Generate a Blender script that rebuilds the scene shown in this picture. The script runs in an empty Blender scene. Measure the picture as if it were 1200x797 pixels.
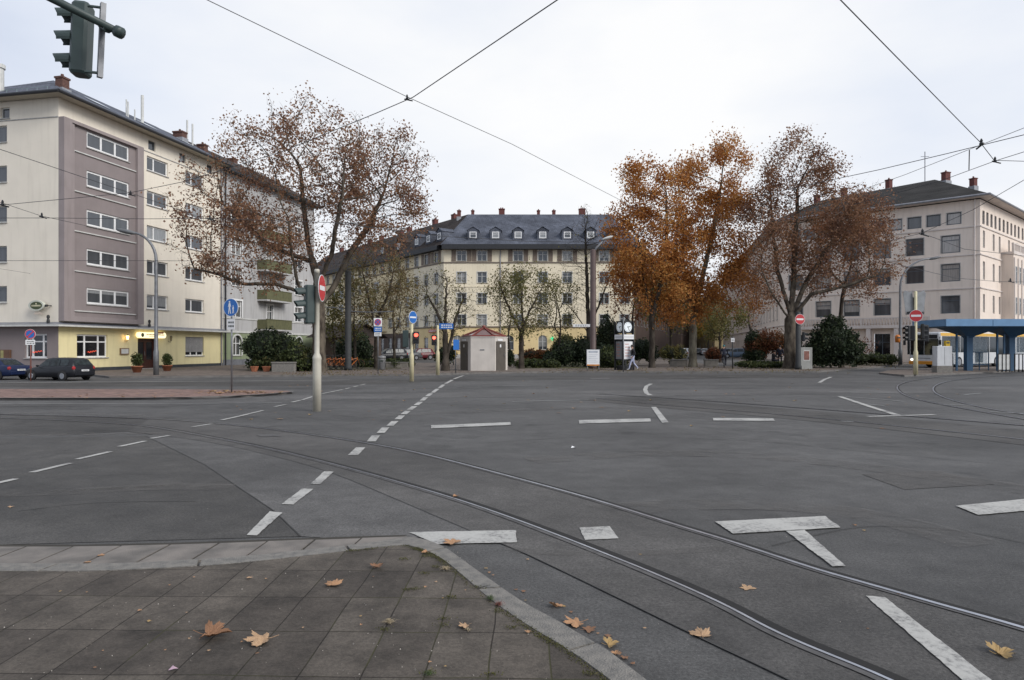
import bpy, math, random
import numpy as np
from mathutils import Vector, Matrix, noise
R = math.radians
random.seed(7); np.random.seed(7)
C = bpy.context.scene.collection
F, HZ, HC = 800.0, 408.0, 1.6      # focal length and horizon in photo pixels, eye height in metres
def P(px, py, z=0.0):              # survey helper: point on the level z seen at photo pixel px, py
    Z = (HC - z) * F / (py - HZ)
    return Vector(((px - 600) * Z / F, Z, z))
def D(px, py, Z):                  # survey helper: point at distance Z
    return Vector(((px - 600) * Z / F, Z, HC + (HZ - py) * Z / F))

# ------------------------------------------------------------------ materials
MATS = {}
def _nt(name):
    m = bpy.data.materials.new(name); m.use_nodes = True
    nt = m.node_tree; b = nt.nodes['Principled BSDF']
    return m, nt, b
def mat(name, col, rough=0.7, metal=0.0, var=0.12, scale=3.0, bump=0.0, bscale=40.0, emit=0.0, col2=None, spec=0.5, grime=0.0):
    """plain painted / rendered surface with soft tone variation"""
    if name in MATS: return MATS[name]
    m, nt, b = _nt(name); N = nt.nodes; L = nt.links
    tc = N.new('ShaderNodeTexCoord')
    n1 = N.new('ShaderNodeTexNoise'); n1.inputs['Scale'].default_value = scale; n1.inputs['Detail'].default_value = 6
    L.new(tc.outputs['Object'], n1.inputs['Vector'])
    r = N.new('ShaderNodeValToRGB')
    c2 = col2 or tuple(c * (1 - 2.2 * var) for c in col)
    r.color_ramp.elements[0].color = (*c2, 1); r.color_ramp.elements[0].position = .32
    r.color_ramp.elements[1].color = (*col, 1); r.color_ramp.elements[1].position = .62
    L.new(n1.outputs['Fac'], r.inputs['Fac'])
    out = r.outputs['Color']
    if grime:
        mp = N.new('ShaderNodeMapping'); mp.inputs['Scale'].default_value = (2.2, 2.2, .22)
        L.new(tc.outputs['Object'], mp.inputs['Vector'])
        n2 = N.new('ShaderNodeTexNoise'); n2.inputs['Scale'].default_value = 1.6; n2.inputs['Detail'].default_value = 5
        L.new(mp.outputs['Vector'], n2.inputs['Vector'])
        r2 = N.new('ShaderNodeMapRange'); r2.inputs['From Min'].default_value = .5; r2.inputs['From Max'].default_value = .75
        r2.inputs['To Max'].default_value = grime
        L.new(n2.outputs['Fac'], r2.inputs['Value'])
        mx = N.new('ShaderNodeMixRGB'); mx.blend_type = 'MULTIPLY'; mx.inputs['Color2'].default_value = (.45, .42, .38, 1)
        L.new(r2.outputs['Result'], mx.inputs['Fac']); L.new(out, mx.inputs['Color1']); out = mx.outputs['Color']
    L.new(out, b.inputs['Base Color'])
    b.inputs['Roughness'].default_value = rough; b.inputs['Metallic'].default_value = metal
    b.inputs['Specular IOR Level'].default_value = spec
    if emit:
        L.new(out, b.inputs['Emission Color']); b.inputs['Emission Strength'].default_value = emit
    if bump:
        n3 = N.new('ShaderNodeTexNoise'); n3.inputs['Scale'].default_value = bscale; n3.inputs['Detail'].default_value = 4
        L.new(tc.outputs['Object'], n3.inputs['Vector'])
        bp = N.new('ShaderNodeBump'); bp.inputs['Strength'].default_value = bump; bp.inputs['Distance'].default_value = .02
        L.new(n3.outputs['Fac'], bp.inputs['Height']); L.new(bp.outputs['Normal'], b.inputs['Normal'])
    MATS[name] = m
    return m

def asphalt(name, base, tint=(1.03, 1, .965), blot=.35, seed=0.0):
    m, nt, b = _nt(name); N = nt.nodes; L = nt.links
    g = N.new('ShaderNodeNewGeometry')
    mp = N.new('ShaderNodeMapping'); mp.inputs['Location'].default_value = (seed, seed * .7, 0)
    L.new(g.outputs['Position'], mp.inputs['Vector'])
    def nz(sc, det=5, rough=.55, vec=None):
        n = N.new('ShaderNodeTexNoise'); n.inputs['Scale'].default_value = sc; n.inputs['Detail'].default_value = det
        n.inputs['Roughness'].default_value = rough
        L.new(vec or mp.outputs['Vector'], n.inputs['Vector']); return n.outputs['Fac']
    def mr(v, a, bb, c, d):
        x = N.new('ShaderNodeMapRange'); L.new(v, x.inputs['Value'])
        for k, q in zip(('From Min', 'From Max', 'To Min', 'To Max'), (a, bb, c, d)): x.inputs[k].default_value = q
        return x.outputs['Result']
    def mul(a, c):
        x = N.new('ShaderNodeMath'); x.operation = 'MULTIPLY'; L.new(a, x.inputs[0]); L.new(c, x.inputs[1]); return x.outputs[0]
    big = mr(nz(.30, 5, .6), .32, .68, 1 - blot * .62, 1 + blot * .62)
    mid = mr(nz(2.4, 8, .72), .3, .7, .74, 1.26)
    fine = mr(nz(48, 4, .85), .30, .70, .45, 1.6)
    # stretched wheel streaks
    m2 = N.new('ShaderNodeMapping'); m2.inputs['Scale'].default_value = (.05, .7, 1); m2.inputs['Rotation'].default_value = (0, 0, R(8))
    L.new(g.outputs['Position'], m2.inputs['Vector'])
    st = mr(nz(1.0, 4, .5, m2.outputs['Vector']), .35, .65, .9, 1.1)
    v = N.new('ShaderNodeTexVoronoi'); v.inputs['Scale'].default_value = 55
    L.new(mp.outputs['Vector'], v.inputs['Vector'])
    sp = mr(v.outputs['Distance'], 0, .2, 2.3, 1.0)
    f = mul(mul(mul(big, mid), mul(fine, st)), sp)
    # dark oil spots
    oil = mr(nz(1.1, 4, .5), .60, .72, 1.0, .62)
    f = mul(f, oil)
    cm = N.new('ShaderNodeMixRGB'); cm.blend_type = 'MULTIPLY'; cm.inputs['Fac'].default_value = 1
    cm.inputs['Color1'].default_value = (base * tint[0], base * tint[1], base * tint[2], 1)
    L.new(f, cm.inputs['Color2']); L.new(cm.outputs['Color'], b.inputs['Base Color'])
    rr = mr(nz(1.2, 4), .3, .7, .62, .85); L.new(rr, b.inputs['Roughness'])
    b.inputs['Specular IOR Level'].default_value = .35
    bp = N.new('ShaderNodeBump'); bp.inputs['Strength'].default_value = .8; bp.inputs['Distance'].default_value = .008
    L.new(nz(60, 4, .8), bp.inputs['Height']); L.new(bp.outputs['Normal'], b.inputs['Normal'])
    MATS[name] = m
    return m

def paint_mark(name, col=(.45, .44, .41), worn=1.05):
    """road paint, worn through to dark asphalt at noise threshold"""
    m, nt, b = _nt(name); N = nt.nodes; L = nt.links
    g = N.new('ShaderNodeNewGeometry')
    n = N.new('ShaderNodeTexNoise'); n.inputs['Scale'].default_value = 26; n.inputs['Detail'].default_value = 8; n.inputs['Roughness'].default_value = .75
    L.new(g.outputs['Position'], n.inputs['Vector'])
    nl = N.new('ShaderNodeTexNoise'); nl.inputs['Scale'].default_value = 2.3; nl.inputs['Detail'].default_value = 3; L.new(g.outputs['Position'], nl.inputs['Vector'])
    am = N.new('ShaderNodeMath'); am.operation = 'MULTIPLY_ADD'; am.inputs[1].default_value = .62; L.new(n.outputs['Fac'], am.inputs[0])
    a2 = N.new('ShaderNodeMath'); a2.operation = 'MULTIPLY'; a2.inputs[1].default_value = .42; L.new(nl.outputs['Fac'], a2.inputs[0]); L.new(a2.outputs[0], am.inputs[2])
    r = N.new('ShaderNodeValToRGB')
    e = r.color_ramp.elements
    e[0].position = .36 + .06*worn; e[0].color = (.16, .155, .15, 1); e[1].position = .42 + .10 * worn; e[1].color = (*[c * .82 for c in col], 1)
    x = e.new(.7); x.color = (*col, 1)
    L.new(am.outputs[0], r.inputs['Fac']); L.new(r.outputs['Color'], b.inputs['Base Color'])
    b.inputs['Roughness'].default_value = .75
    MATS[name] = m; return m

def paving(name, w, h, ang, ox, oy, c1, c2, mortar, moss=0.0, mw=.012):
    m, nt, b = _nt(name); N = nt.nodes; L = nt.links
    g = N.new('ShaderNodeNewGeometry')
    mp = N.new('ShaderNodeMapping'); mp.vector_type = 'TEXTURE'
    mp.inputs['Location'].default_value = (ox, oy, 0); mp.inputs['Rotation'].default_value = (0, 0, ang)
    L.new(g.outputs['Position'], mp.inputs['Vector'])
    wob = N.new('ShaderNodeTexNoise'); wob.inputs['Scale'].default_value = 1.7; L.new(mp.outputs['Vector'], wob.inputs['Vector'])
    va = N.new('ShaderNodeVectorMath'); va.operation = 'MULTIPLY_ADD'; va.inputs[1].default_value = (.03, .03, 0)
    L.new(wob.outputs['Color'], va.inputs[0]); L.new(mp.outputs['Vector'], va.inputs[2])
    br = N.new('ShaderNodeTexBrick'); br.offset = 0.0; br.squash = 1
    br.inputs['Scale'].default_value = 1; br.inputs['Brick Width'].default_value = w; br.inputs['Row Height'].default_value = h
    br.inputs['Mortar Size'].default_value = mw; br.inputs['Mortar Smooth'].default_value = .3; br.inputs['Bias'].default_value = 0
    br.inputs['Color1'].default_value = (*c1, 1); br.inputs['Color2'].default_value = (*c2, 1); br.inputs['Mortar'].default_value = (*mortar, 1)
    L.new(va.outputs[0], br.inputs['Vector'])
    n1 = N.new('ShaderNodeTexNoise'); n1.inputs['Scale'].default_value = 60; n1.inputs['Detail'].default_value = 4; n1.inputs['Roughness'].default_value = .8
    L.new(g.outputs['Position'], n1.inputs['Vector'])
    n2 = N.new('ShaderNodeTexNoise'); n2.inputs['Scale'].default_value = 3.1; n2.inputs['Detail'].default_value = 7; n2.inputs['Roughness'].default_value = .68
    L.new(g.outputs['Position'], n2.inputs['Vector'])
    def mr(v, a, bb, c, d):
        x = N.new('ShaderNodeMapRange'); L.new(v, x.inputs['Value'])
        for k, q in zip(('From Min', 'From Max', 'To Min', 'To Max'), (a, bb, c, d)): x.inputs[k].default_value = q
        return x.outputs['Result']
    mu = N.new('ShaderNodeMath'); mu.operation = 'MULTIPLY'
    L.new(mr(n1.outputs['Fac'], .3, .7, .62, 1.38), mu.inputs[0]); L.new(mr(n2.outputs['Fac'], .3, .7, .5, 1.5), mu.inputs[1])
    cm = N.new('ShaderNodeMixRGB'); cm.blend_type = 'MULTIPLY'; cm.inputs['Fac'].default_value = 1
    L.new(br.outputs['Color'], cm.inputs['Color1']); L.new(mu.outputs[0], cm.inputs['Color2'])
    out = cm.outputs['Color']
    if moss:
        n3 = N.new('ShaderNodeTexNoise'); n3.inputs['Scale'].default_value = 2.3; n3.inputs['Detail'].default_value = 6
        L.new(g.outputs['Position'], n3.inputs['Vector'])
        br2 = N.new('ShaderNodeTexBrick'); br2.offset = 0.0
        br2.inputs['Scale'].default_value = 1; br2.inputs['Brick Width'].default_value = w; br2.inputs['Row Height'].default_value = h
        br2.inputs['Mortar Size'].default_value = mw * 1.5; br2.inputs['Mortar Smooth'].default_value = .8
        L.new(va.outputs[0], br2.inputs['Vector'])
        # more moss to the right (towards the kerb)
        sx = N.new('ShaderNodeSeparateXYZ'); L.new(g.outputs['Position'], sx.inputs[0])
        gx = mr(sx.outputs['X'], -1.6, .1, .0, .16)
        ad = N.new('ShaderNodeMath'); ad.operation = 'ADD'; L.new(n3.outputs['Fac'], ad.inputs[0]); L.new(gx, ad.inputs[1])
        m3 = N.new('ShaderNodeMath'); m3.operation = 'MULTIPLY'; L.new(mr(ad.outputs[0], .52, .66, 0, moss), m3.inputs[0]); L.new(br2.outputs['Fac'], m3.inputs[1])
        mm = N.new('ShaderNodeMixRGB'); mm.inputs['Color2'].default_value = (.050, .048, .020, 1)
        L.new(m3.outputs[0], mm.inputs['Fac']); L.new(out, mm.inputs['Color1']); out = mm.outputs['Color']
    L.new(out, b.inputs['Base Color']); b.inputs['Roughness'].default_value = .82; b.inputs['Specular IOR Level'].default_value = .3
    s = N.new('ShaderNodeMath'); s.operation = 'MULTIPLY_ADD'; s.inputs[1].default_value = -1.2
    L.new(br.outputs['Fac'], s.inputs[0]); L.new(n1.outputs['Fac'], s.inputs[2])
    bp = N.new('ShaderNodeBump'); bp.inputs['Strength'].default_value = .6; bp.inputs['Distance'].default_value = .006
    L.new(s.outputs[0], bp.inputs['Height']); L.new(bp.outputs['Normal'], b.inputs['Normal'])
    MATS[name] = m; return m

def leafmat(name, cols, trans=.35):
    m, nt, b = _nt(name); N = nt.nodes; L = nt.links
    g = N.new('ShaderNodeNewGeometry')
    r = N.new('ShaderNodeValToRGB'); e = r.color_ramp.elements
    e[0].color = (*cols[0], 1); e[0].position = 0; e[1].color = (*cols[-1], 1); e[1].position = 1
    for i, c in enumerate(cols[1:-1]):
        x = e.new((i + 1) / (len(cols) - 1)); x.color = (*c, 1)
    n = N.new('ShaderNodeTexNoise'); n.inputs['Scale'].default_value = .55; n.inputs['Detail'].default_value = 3
    L.new(g.outputs['Position'], n.inputs['Vector'])
    a = N.new('ShaderNodeMath'); a.operation = 'MULTIPLY_ADD'; a.inputs[1].default_value = .55
    L.new(g.outputs['Random Per Island'], a.inputs[0])
    x = N.new('ShaderNodeMapRange'); x.inputs['From Min'].default_value = .3; x.inputs['From Max'].default_value = .7; x.inputs['To Max'].default_value = .5
    L.new(n.outputs['Fac'], x.inputs['Value']); L.new(x.outputs['Result'], a.inputs[2])
    L.new(a.outputs[0], r.inputs['Fac'])
    L.new(r.outputs['Color'], b.inputs['Base Color']); b.inputs['Roughness'].default_value = .6; b.inputs['Specular IOR Level'].default_value = .25
    tr = N.new('ShaderNodeBsdfTranslucent'); L.new(r.outputs['Color'], tr.inputs['Color'])
    mx = N.new('ShaderNodeMixShader'); mx.inputs['Fac'].default_value = trans
    L.new(b.outputs[0], mx.inputs[1]); L.new(tr.outputs[0], mx.inputs[2])
    L.new(mx.outputs[0], N['Material Output'].inputs['Surface'])
    MATS[name] = m; return m

def panemat(name, dark, curtain, amount=.5, fine=True):
    """window glass: reflective, dark room with a blind or net curtain lowered to a different height in every window"""
    m, nt, b = _nt(name); N = nt.nodes; L = nt.links
    def math_(op, a, c):
        x = N.new('ShaderNodeMath'); x.operation = op
        for k, v in enumerate((a, c)):
            if isinstance(v, (int, float)): x.inputs[k].default_value = v
            else: L.new(v, x.inputs[k])
        return x.outputs[0]
    oi = N.new('ShaderNodeObjectInfo'); tc = N.new('ShaderNodeTexCoord')
    sx = N.new('ShaderNodeSeparateXYZ'); L.new(tc.outputs['Object'], sx.inputs[0])
    rnd = oi.outputs['Random']; r2 = math_('FRACT', math_('MULTIPLY', rnd, 17.3), 0); r3 = math_('FRACT', math_('MULTIPLY', rnd, 91.7), 0)
    # blind edge height between the sill and above the lintel
    edge = math_('MULTIPLY', r2, 2.6); blind = math_('GREATER_THAN', sx.outputs['Z'], edge)
    on = math_('LESS_THAN', r3, amount); blind = math_('MULTIPLY', blind, on)
    cx = N.new('ShaderNodeCombineXYZ'); L.new(math_('ADD', sx.outputs['X'], math_('MULTIPLY', rnd, 37.0)), cx.inputs[0]); L.new(math_('MULTIPLY', sx.outputs['Z'], .06), cx.inputs[2])
    n2 = N.new('ShaderNodeTexNoise'); n2.inputs['Scale'].default_value = 14; n2.inputs['Detail'].default_value = 3; L.new(cx.outputs[0], n2.inputs['Vector'])
    fold = N.new('ShaderNodeMapRange'); fold.inputs['From Min'].default_value = .3; fold.inputs['From Max'].default_value = .7
    fold.inputs['To Min'].default_value = .7; fold.inputs['To Max'].default_value = 1.1; L.new(n2.outputs['Fac'], fold.inputs['Value'])
    cc = N.new('ShaderNodeMixRGB'); cc.blend_type = 'MULTIPLY'; cc.inputs['Fac'].default_value = 1
    cc.inputs['Color1'].default_value = (*curtain, 1); L.new(fold.outputs[0], cc.inputs['Color2'])
    # the dark room: soft shapes behind the glass
    n3 = N.new('ShaderNodeTexNoise'); n3.inputs['Scale'].default_value = 2.1; L.new(cx.outputs[0], n3.inputs['Vector'])
    dk = N.new('ShaderNodeMixRGB'); dk.inputs['Color1'].default_value = (*[c*.5 for c in dark], 1); dk.inputs['Color2'].default_value = (*[min(1, c*1.8) for c in dark], 1); L.new(n3.outputs['Fac'], dk.inputs['Fac'])
    mx = N.new('ShaderNodeMixRGB'); L.new(dk.outputs[0], mx.inputs['Color1']); L.new(blind, mx.inputs['Fac']); L.new(cc.outputs[0], mx.inputs['Color2'])
    L.new(mx.outputs[0], b.inputs['Base Color'])
    b.inputs['Roughness'].default_value = .05; b.inputs['Specular IOR Level'].default_value = .9
    nb = N.new('ShaderNodeTexNoise'); nb.inputs['Scale'].default_value = 1.4; L.new(cx.outputs[0], nb.inputs['Vector'])
    bp = N.new('ShaderNodeBump'); bp.inputs['Strength'].default_value = .12; bp.inputs['Distance'].default_value = .05
    L.new(nb.outputs['Fac'], bp.inputs['Height']); L.new(bp.outputs['Normal'], b.inputs['Normal'])
    MATS[name] = m; return m

def barkmat(name, c1, c2, sc=5.0):
    m, nt, b = _nt(name); N = nt.nodes; L = nt.links
    tc = N.new('ShaderNodeTexCoord')
    mp = N.new('ShaderNodeMapping'); mp.inputs['Scale'].default_value = (1, 1, .45); L.new(tc.outputs['Object'], mp.inputs['Vector'])
    n = N.new('ShaderNodeTexNoise'); n.inputs['Scale'].default_value = sc; n.inputs['Detail'].default_value = 6; n.inputs['Roughness'].default_value = .65
    L.new(mp.outputs['Vector'], n.inputs['Vector'])
    r = N.new('ShaderNodeValToRGB'); r.color_ramp.elements[0].position = .4; r.color_ramp.elements[1].position = .62
    r.color_ramp.elements[0].color = (*c1, 1); r.color_ramp.elements[1].color = (*c2, 1)
    L.new(n.outputs['Fac'], r.inputs['Fac']); L.new(r.outputs['Color'], b.inputs['Base Color'])
    b.inputs['Roughness'].default_value = .9; b.inputs['Specular IOR Level'].default_value = .2
    bp = N.new('ShaderNodeBump'); bp.inputs['Strength'].default_value = .6; bp.inputs['Distance'].default_value = .03
    L.new(n.outputs['Fac'], bp.inputs['Height']); L.new(bp.outputs['Normal'], b.inputs['Normal'])
    MATS[name] = m; return m

def slatemat(name, c, w=.3, h=.2):
    m, nt, b = _nt(name); N = nt.nodes; L = nt.links
    g = N.new('ShaderNodeNewGeometry'); sx = N.new('ShaderNodeSeparateXYZ'); L.new(g.outputs['Position'], sx.inputs[0])
    ad = N.new('ShaderNodeMath'); ad.operation = 'ADD'; L.new(sx.outputs['X'], ad.inputs[0]); L.new(sx.outputs['Y'], ad.inputs[1])
    cx = N.new('ShaderNodeCombineXYZ'); L.new(ad.outputs[0], cx.inputs[0]); L.new(sx.outputs['Z'], cx.inputs[1])
    br = N.new('ShaderNodeTexBrick'); br.inputs['Scale'].default_value = 1; br.inputs['Brick Width'].default_value = w; br.inputs['Row Height'].default_value = h
    br.inputs['Mortar Size'].default_value = .012
    br.inputs['Color1'].default_value = (*c, 1); br.inputs['Color2'].default_value = (*[q * .72 for q in c], 1); br.inputs['Mortar'].default_value = (*[q * .45 for q in c], 1)
    L.new(cx.outputs[0], br.inputs['Vector'])
    n = N.new('ShaderNodeTexNoise'); n.inputs['Scale'].default_value = .5; n.inputs['Detail'].default_value = 7; L.new(g.outputs['Position'], n.inputs['Vector'])
    r = N.new('ShaderNodeMapRange'); r.inputs['From Min'].default_value = .3; r.inputs['From Max'].default_value = .7; r.inputs['To Min'].default_value = .7; r.inputs['To Max'].default_value = 1.35
    L.new(n.outputs['Fac'], r.inputs['Value'])
    mx = N.new('ShaderNodeMixRGB'); mx.blend_type = 'MULTIPLY'; mx.inputs['Fac'].default_value = 1
    L.new(br.outputs['Color'], mx.inputs['Color1']); L.new(r.outputs[0], mx.inputs['Color2']); L.new(mx.outputs[0], b.inputs['Base Color'])
    b.inputs['Roughness'].default_value = .85; b.inputs['Specular IOR Level'].default_value = .12
    bp = N.new('ShaderNodeBump'); bp.inputs['Strength'].default_value = .5; bp.inputs['Distance'].default_value = .03; bp.invert = True
    L.new(br.outputs['Fac'], bp.inputs['Height']); L.new(bp.outputs['Normal'], b.inputs['Normal'])
    MATS[name] = m; return m

def dustmat(name, col, lo=.45, hi=.62, sc=3.0, amax=.55):
    """pale dust and tyre polish lying on the asphalt, broken up by noise"""
    m, nt, b = _nt(name); N = nt.nodes; L = nt.links
    g = N.new('ShaderNodeNewGeometry'); n = N.new('ShaderNodeTexNoise'); n.inputs['Scale'].default_value = sc; n.inputs['Detail'].default_value = 9; n.inputs['Roughness'].default_value = .75
    L.new(g.outputs['Position'], n.inputs['Vector'])
    r = N.new('ShaderNodeMapRange'); r.inputs['From Min'].default_value = lo; r.inputs['From Max'].default_value = hi; r.inputs['To Max'].default_value = amax
    L.new(n.outputs['Fac'], r.inputs['Value']); L.new(r.outputs[0], b.inputs['Alpha'])
    b.inputs['Base Color'].default_value = (*col, 1); b.inputs['Roughness'].default_value = .85
    n2 = N.new('ShaderNodeTexNoise'); n2.inputs['Scale'].default_value = 60; L.new(g.outputs['Position'], n2.inputs['Vector'])
    c = N.new('ShaderNodeMixRGB'); c.inputs['Color1'].default_value = (*[q*.6 for q in col], 1); c.inputs['Color2'].default_value = (*[q*1.3 for q in col], 1)
    L.new(n2.outputs['Fac'], c.inputs['Fac']); L.new(c.outputs[0], b.inputs['Base Color'])
    MATS[name] = m; return m
# ------------------------------------------------------------------ mesh builder
class MB:
    def __init__(s, M=None): s.v = []; s.f = []; s.mi = []; s.sm = []; s.M = M or Matrix(); s.m = 0; s.smooth = False
    def pt(s, p): s.v.append(tuple(s.M @ Vector(p))); return len(s.v) - 1
    def face(s, idx): s.f.append(tuple(idx)); s.mi.append(s.m); s.sm.append(s.smooth)
    def poly(s, pts): s.face([s.pt(p) for p in pts])
    def box(s, x0, y0, z0, x1, y1, z1):
        a = [s.pt(p) for p in ((x0,y0,z0),(x1,y0,z0),(x1,y1,z0),(x0,y1,z0),(x0,y0,z1),(x1,y0,z1),(x1,y1,z1),(x0,y1,z1))]
        for q in ((0,3,2,1),(4,5,6,7),(0,1,5,4),(1,2,6,5),(2,3,7,6),(3,0,4,7)): s.face([a[i] for i in q])
    def bbox(s, x0, y0, z0, x1, y1, z1, c=.01):
        """box with chamfered vertical and top edges"""
        s.loft([([(x0+c,y0),(x1-c,y0),(x1,y0+c),(x1,y1-c),(x1-c,y1),(x0+c,y1),(x0,y1-c),(x0,y0+c)], z0),
                ([(x0+c,y0),(x1-c,y0),(x1,y0+c),(x1,y1-c),(x1-c,y1),(x0+c,y1),(x0,y1-c),(x0,y0+c)], z1-c),
                ([(x0+2*c,y0+c),(x1-2*c,y0+c),(x1-c,y0+2*c),(x1-c,y1-2*c),(x1-2*c,y1-c),(x0+2*c,y1-c),(x0+c,y1-2*c),(x0+c,y0+2*c)], z1)])
    def loft(s, secs):
        rings = [[s.pt((x, y, z)) for x, y in ring] for ring, z in secs]
        n = len(rings[0])
        for a, b in zip(rings, rings[1:]):
            for i in range(n): s.face((a[i], a[(i+1) % n], b[(i+1) % n], b[i]))
        s.face(rings[0][::-1]); s.face(rings[-1])
    def prism(s, pts, z0, z1):
        s.loft([(pts, z0), (pts, z1)])
    def prism_y(s, pts, y0, y1):      # polygon in x,z extruded along y
        a = [s.pt((x, y0, z)) for x, z in pts]; b = [s.pt((x, y1, z)) for x, z in pts]; n = len(a)
        for i in range(n): s.face((a[i], a[(i+1) % n], b[(i+1) % n], b[i]))
        s.face(a[::-1]); s.face(b)
    def tube(s, pts, r, n=8, cap=True):
        pts = [Vector(p) for p in pts]; m = len(pts)
        rr = r if isinstance(r, (list, tuple)) else [r] * m
        rings = []; prev = None
        for i, p in enumerate(pts):
            t = (pts[min(i+1, m-1)] - pts[max(i-1, 0)])
            if t.length < 1e-9: t = Vector((0, 0, 1))
            t.normalize()
            if prev is None:
                a = Vector((1, 0, 0)) if abs(t.x) < .8 else Vector((0, 1, 0))
                u = t.cross(a).normalized()
            else:
                u = prev - t * prev.dot(t)
                u = u.normalized() if u.length > 1e-6 else t.orthogonal().normalized()
            prev = u; w = t.cross(u)
            rings.append([s.pt(p + (u * math.cos(2*math.pi*k/n) + w * math.sin(2*math.pi*k/n)) * rr[i]) for k in range(n)])
        for a, b in zip(rings, rings[1:]):
            for k in range(n): s.face((a[k], a[(k+1) % n], b[(k+1) % n], b[k]))
        if cap: s.face(rings[0][::-1]); s.face(rings[-1])
    def lathe(s, prof, n=16, c=(0, 0), axis='z'):
        rings = []
        for r, h in prof:
            ring = []
            for k in range(n):
                a = 2*math.pi*k/n; x, y = r*math.cos(a), r*math.sin(a)
                ring.append(s.pt((c[0]+x, c[1]+y, h) if axis == 'z' else ((c[0]+x, h, c[1]+y) if axis == 'y' else (h, c[0]+x, c[1]+y))))
            rings.append(ring)
        for a, b in zip(rings, rings[1:]):
            for k in range(n): s.face((a[k], a[(k+1) % n], b[(k+1) % n], b[k]))
        s.face(rings[0][::-1]); s.face(rings[-1])
    def ribbon(s, pts, w, z=None):
        """flat strip on the ground along pts, width w"""
        pts = [Vector(p) for p in pts]
        L_, R_ = [], []
        for i, p in enumerate(pts):
            t = pts[min(i+1, len(pts)-1)] - pts[max(i-1, 0)]; t.z = 0; t.normalize()
            nn = Vector((-t.y, t.x, 0)); ww = w[i] if isinstance(w, (list, tuple)) else w
            zz = p.z if z is None else z
            L_.append(s.pt((p.x+nn.x*ww/2, p.y+nn.y*ww/2, zz))); R_.append(s.pt((p.x-nn.x*ww/2, p.y-nn.y*ww/2, zz)))
        for i in range(len(pts)-1): s.face((R_[i], R_[i+1], L_[i+1], L_[i]))
    def ball(s, c, r, n=10, m=7):
        rr = r if isinstance(r, (tuple, list)) else (r, r, r)
        rings = []
        for j in range(1, m):
            th = math.pi*j/m
            rings.append([s.pt((c[0]+rr[0]*math.sin(th)*math.cos(2*math.pi*k/n), c[1]+rr[1]*math.sin(th)*math.sin(2*math.pi*k/n), c[2]+rr[2]*math.cos(th))) for k in range(n)])
        t = s.pt((c[0], c[1], c[2]+rr[2])); b = s.pt((c[0], c[1], c[2]-rr[2]))
        for k in range(n): s.face((t, rings[0][k], rings[0][(k+1) % n])); s.face((b, rings[-1][(k+1) % n], rings[-1][k]))
        for a, q in zip(rings, rings[1:]):
            for k in range(n): s.face((a[k], q[k], q[(k+1) % n], a[(k+1) % n]))
    def build(s, name, mats, parent=None, label=None):
        me = bpy.data.meshes.new(name); me.from_pydata(s.v, [], s.f)
        for m_ in (mats if isinstance(mats, (list, tuple)) else [mats]): me.materials.append(m_)
        me.polygons.foreach_set('material_index', s.mi); me.polygons.foreach_set('use_smooth', s.sm)
        me.update()
        o = bpy.data.objects.new(name, me); C.objects.link(o)
        if parent: put(o, parent)
        if label: o['label'] = label
        return o

def wloc(o):
    v = Vector((0, 0, 0))
    while o: v += Vector(o.location); o = o.parent
    return v
def put(o, parent):
    """parent a mesh written in world coordinates below an unrotated thing"""
    o.parent = parent
    if not parent.get('_local'): o.location = -wloc(parent)
def thing(name, label, cat, loc=(0, 0, 0), group=None, local=False, rz=0.0):
    o = bpy.data.objects.new(name, None); C.objects.link(o); o.location = loc; o.rotation_euler.z = rz
    o.empty_display_size = .3
    o['label'] = label; o['category'] = cat
    if group: o['group'] = group
    if local: o['_local'] = 1
    return o
def child(name, bm, mats, parent, label=None, loc=(0, 0, 0), rz=0.0):
    """part written in its parent's own coordinates"""
    o = bm.build(name, mats); o.parent = parent; o.location = loc; o.rotation_euler.z = rz
    if label: o['label'] = label
    return o
def tag(o, label=None, cat=None, group=None, kind=None):
    if label: o['label'] = label
    if cat: o['category'] = cat
    if group: o['group'] = group
    if kind: o['kind'] = kind
    return o
def kids(o): return [c for c in bpy.data.objects if c.parent is o]
def dup(o, loc=None, rz=None, label=None, parent=None, cmap=None, mats=None):
    c = o.copy(); C.objects.link(c)
    if loc is not None: c.location = loc
    if rz is not None: c.rotation_euler.z = rz
    if label: c['label'] = label
    c.parent = parent
    for k in kids(o): dup(k, parent=c)
    return c
def struct(o): o['kind'] = 'structure'; return o
# ------------------------------------------------------------------ camera, light, sky
cam = bpy.data.cameras.new('camera'); co = bpy.data.objects.new('camera', cam); C.objects.link(co)
co.location = (0, 0, HC); co.rotation_euler = (R(90), 0, 0)
cam.sensor_fit = 'HORIZONTAL'; cam.sensor_width = 36; cam.lens = 24.0; cam.shift_y = 9.5 / 1200
cam.clip_start = .05; cam.clip_end = 5000
bpy.context.scene.camera = co
sc = bpy.context.scene
sc.view_settings.view_transform = 'Standard'; sc.view_settings.look = 'None'; sc.view_settings.exposure = 0
SUN_EL, SUN_AZ = R(34), R(124)      # azimuth clockwise from +Y
s = bpy.data.lights.new('sun', 'SUN'); s.energy = 2.75; s.angle = R(30); s.color = (1, .965, .92)
so = bpy.data.objects.new('sun', s); C.objects.link(so)
dv = Vector((math.sin(SUN_AZ)*math.cos(SUN_EL), math.cos(SUN_AZ)*math.cos(SUN_EL), math.sin(SUN_EL)))
so.rotation_euler = dv.to_track_quat('Z', 'Y').to_euler()
w = bpy.data.worlds.new('World'); sc.world = w; w.use_nodes = True
nt = w.node_tree; N = nt.nodes; L = nt.links
for n in list(N): N.remove(n)
sky = N.new('ShaderNodeTexSky'); sky.sky_type = 'NISHITA'; sky.sun_disc = False; sky.sun_elevation = SUN_EL; sky.sun_rotation = SUN_AZ
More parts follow.
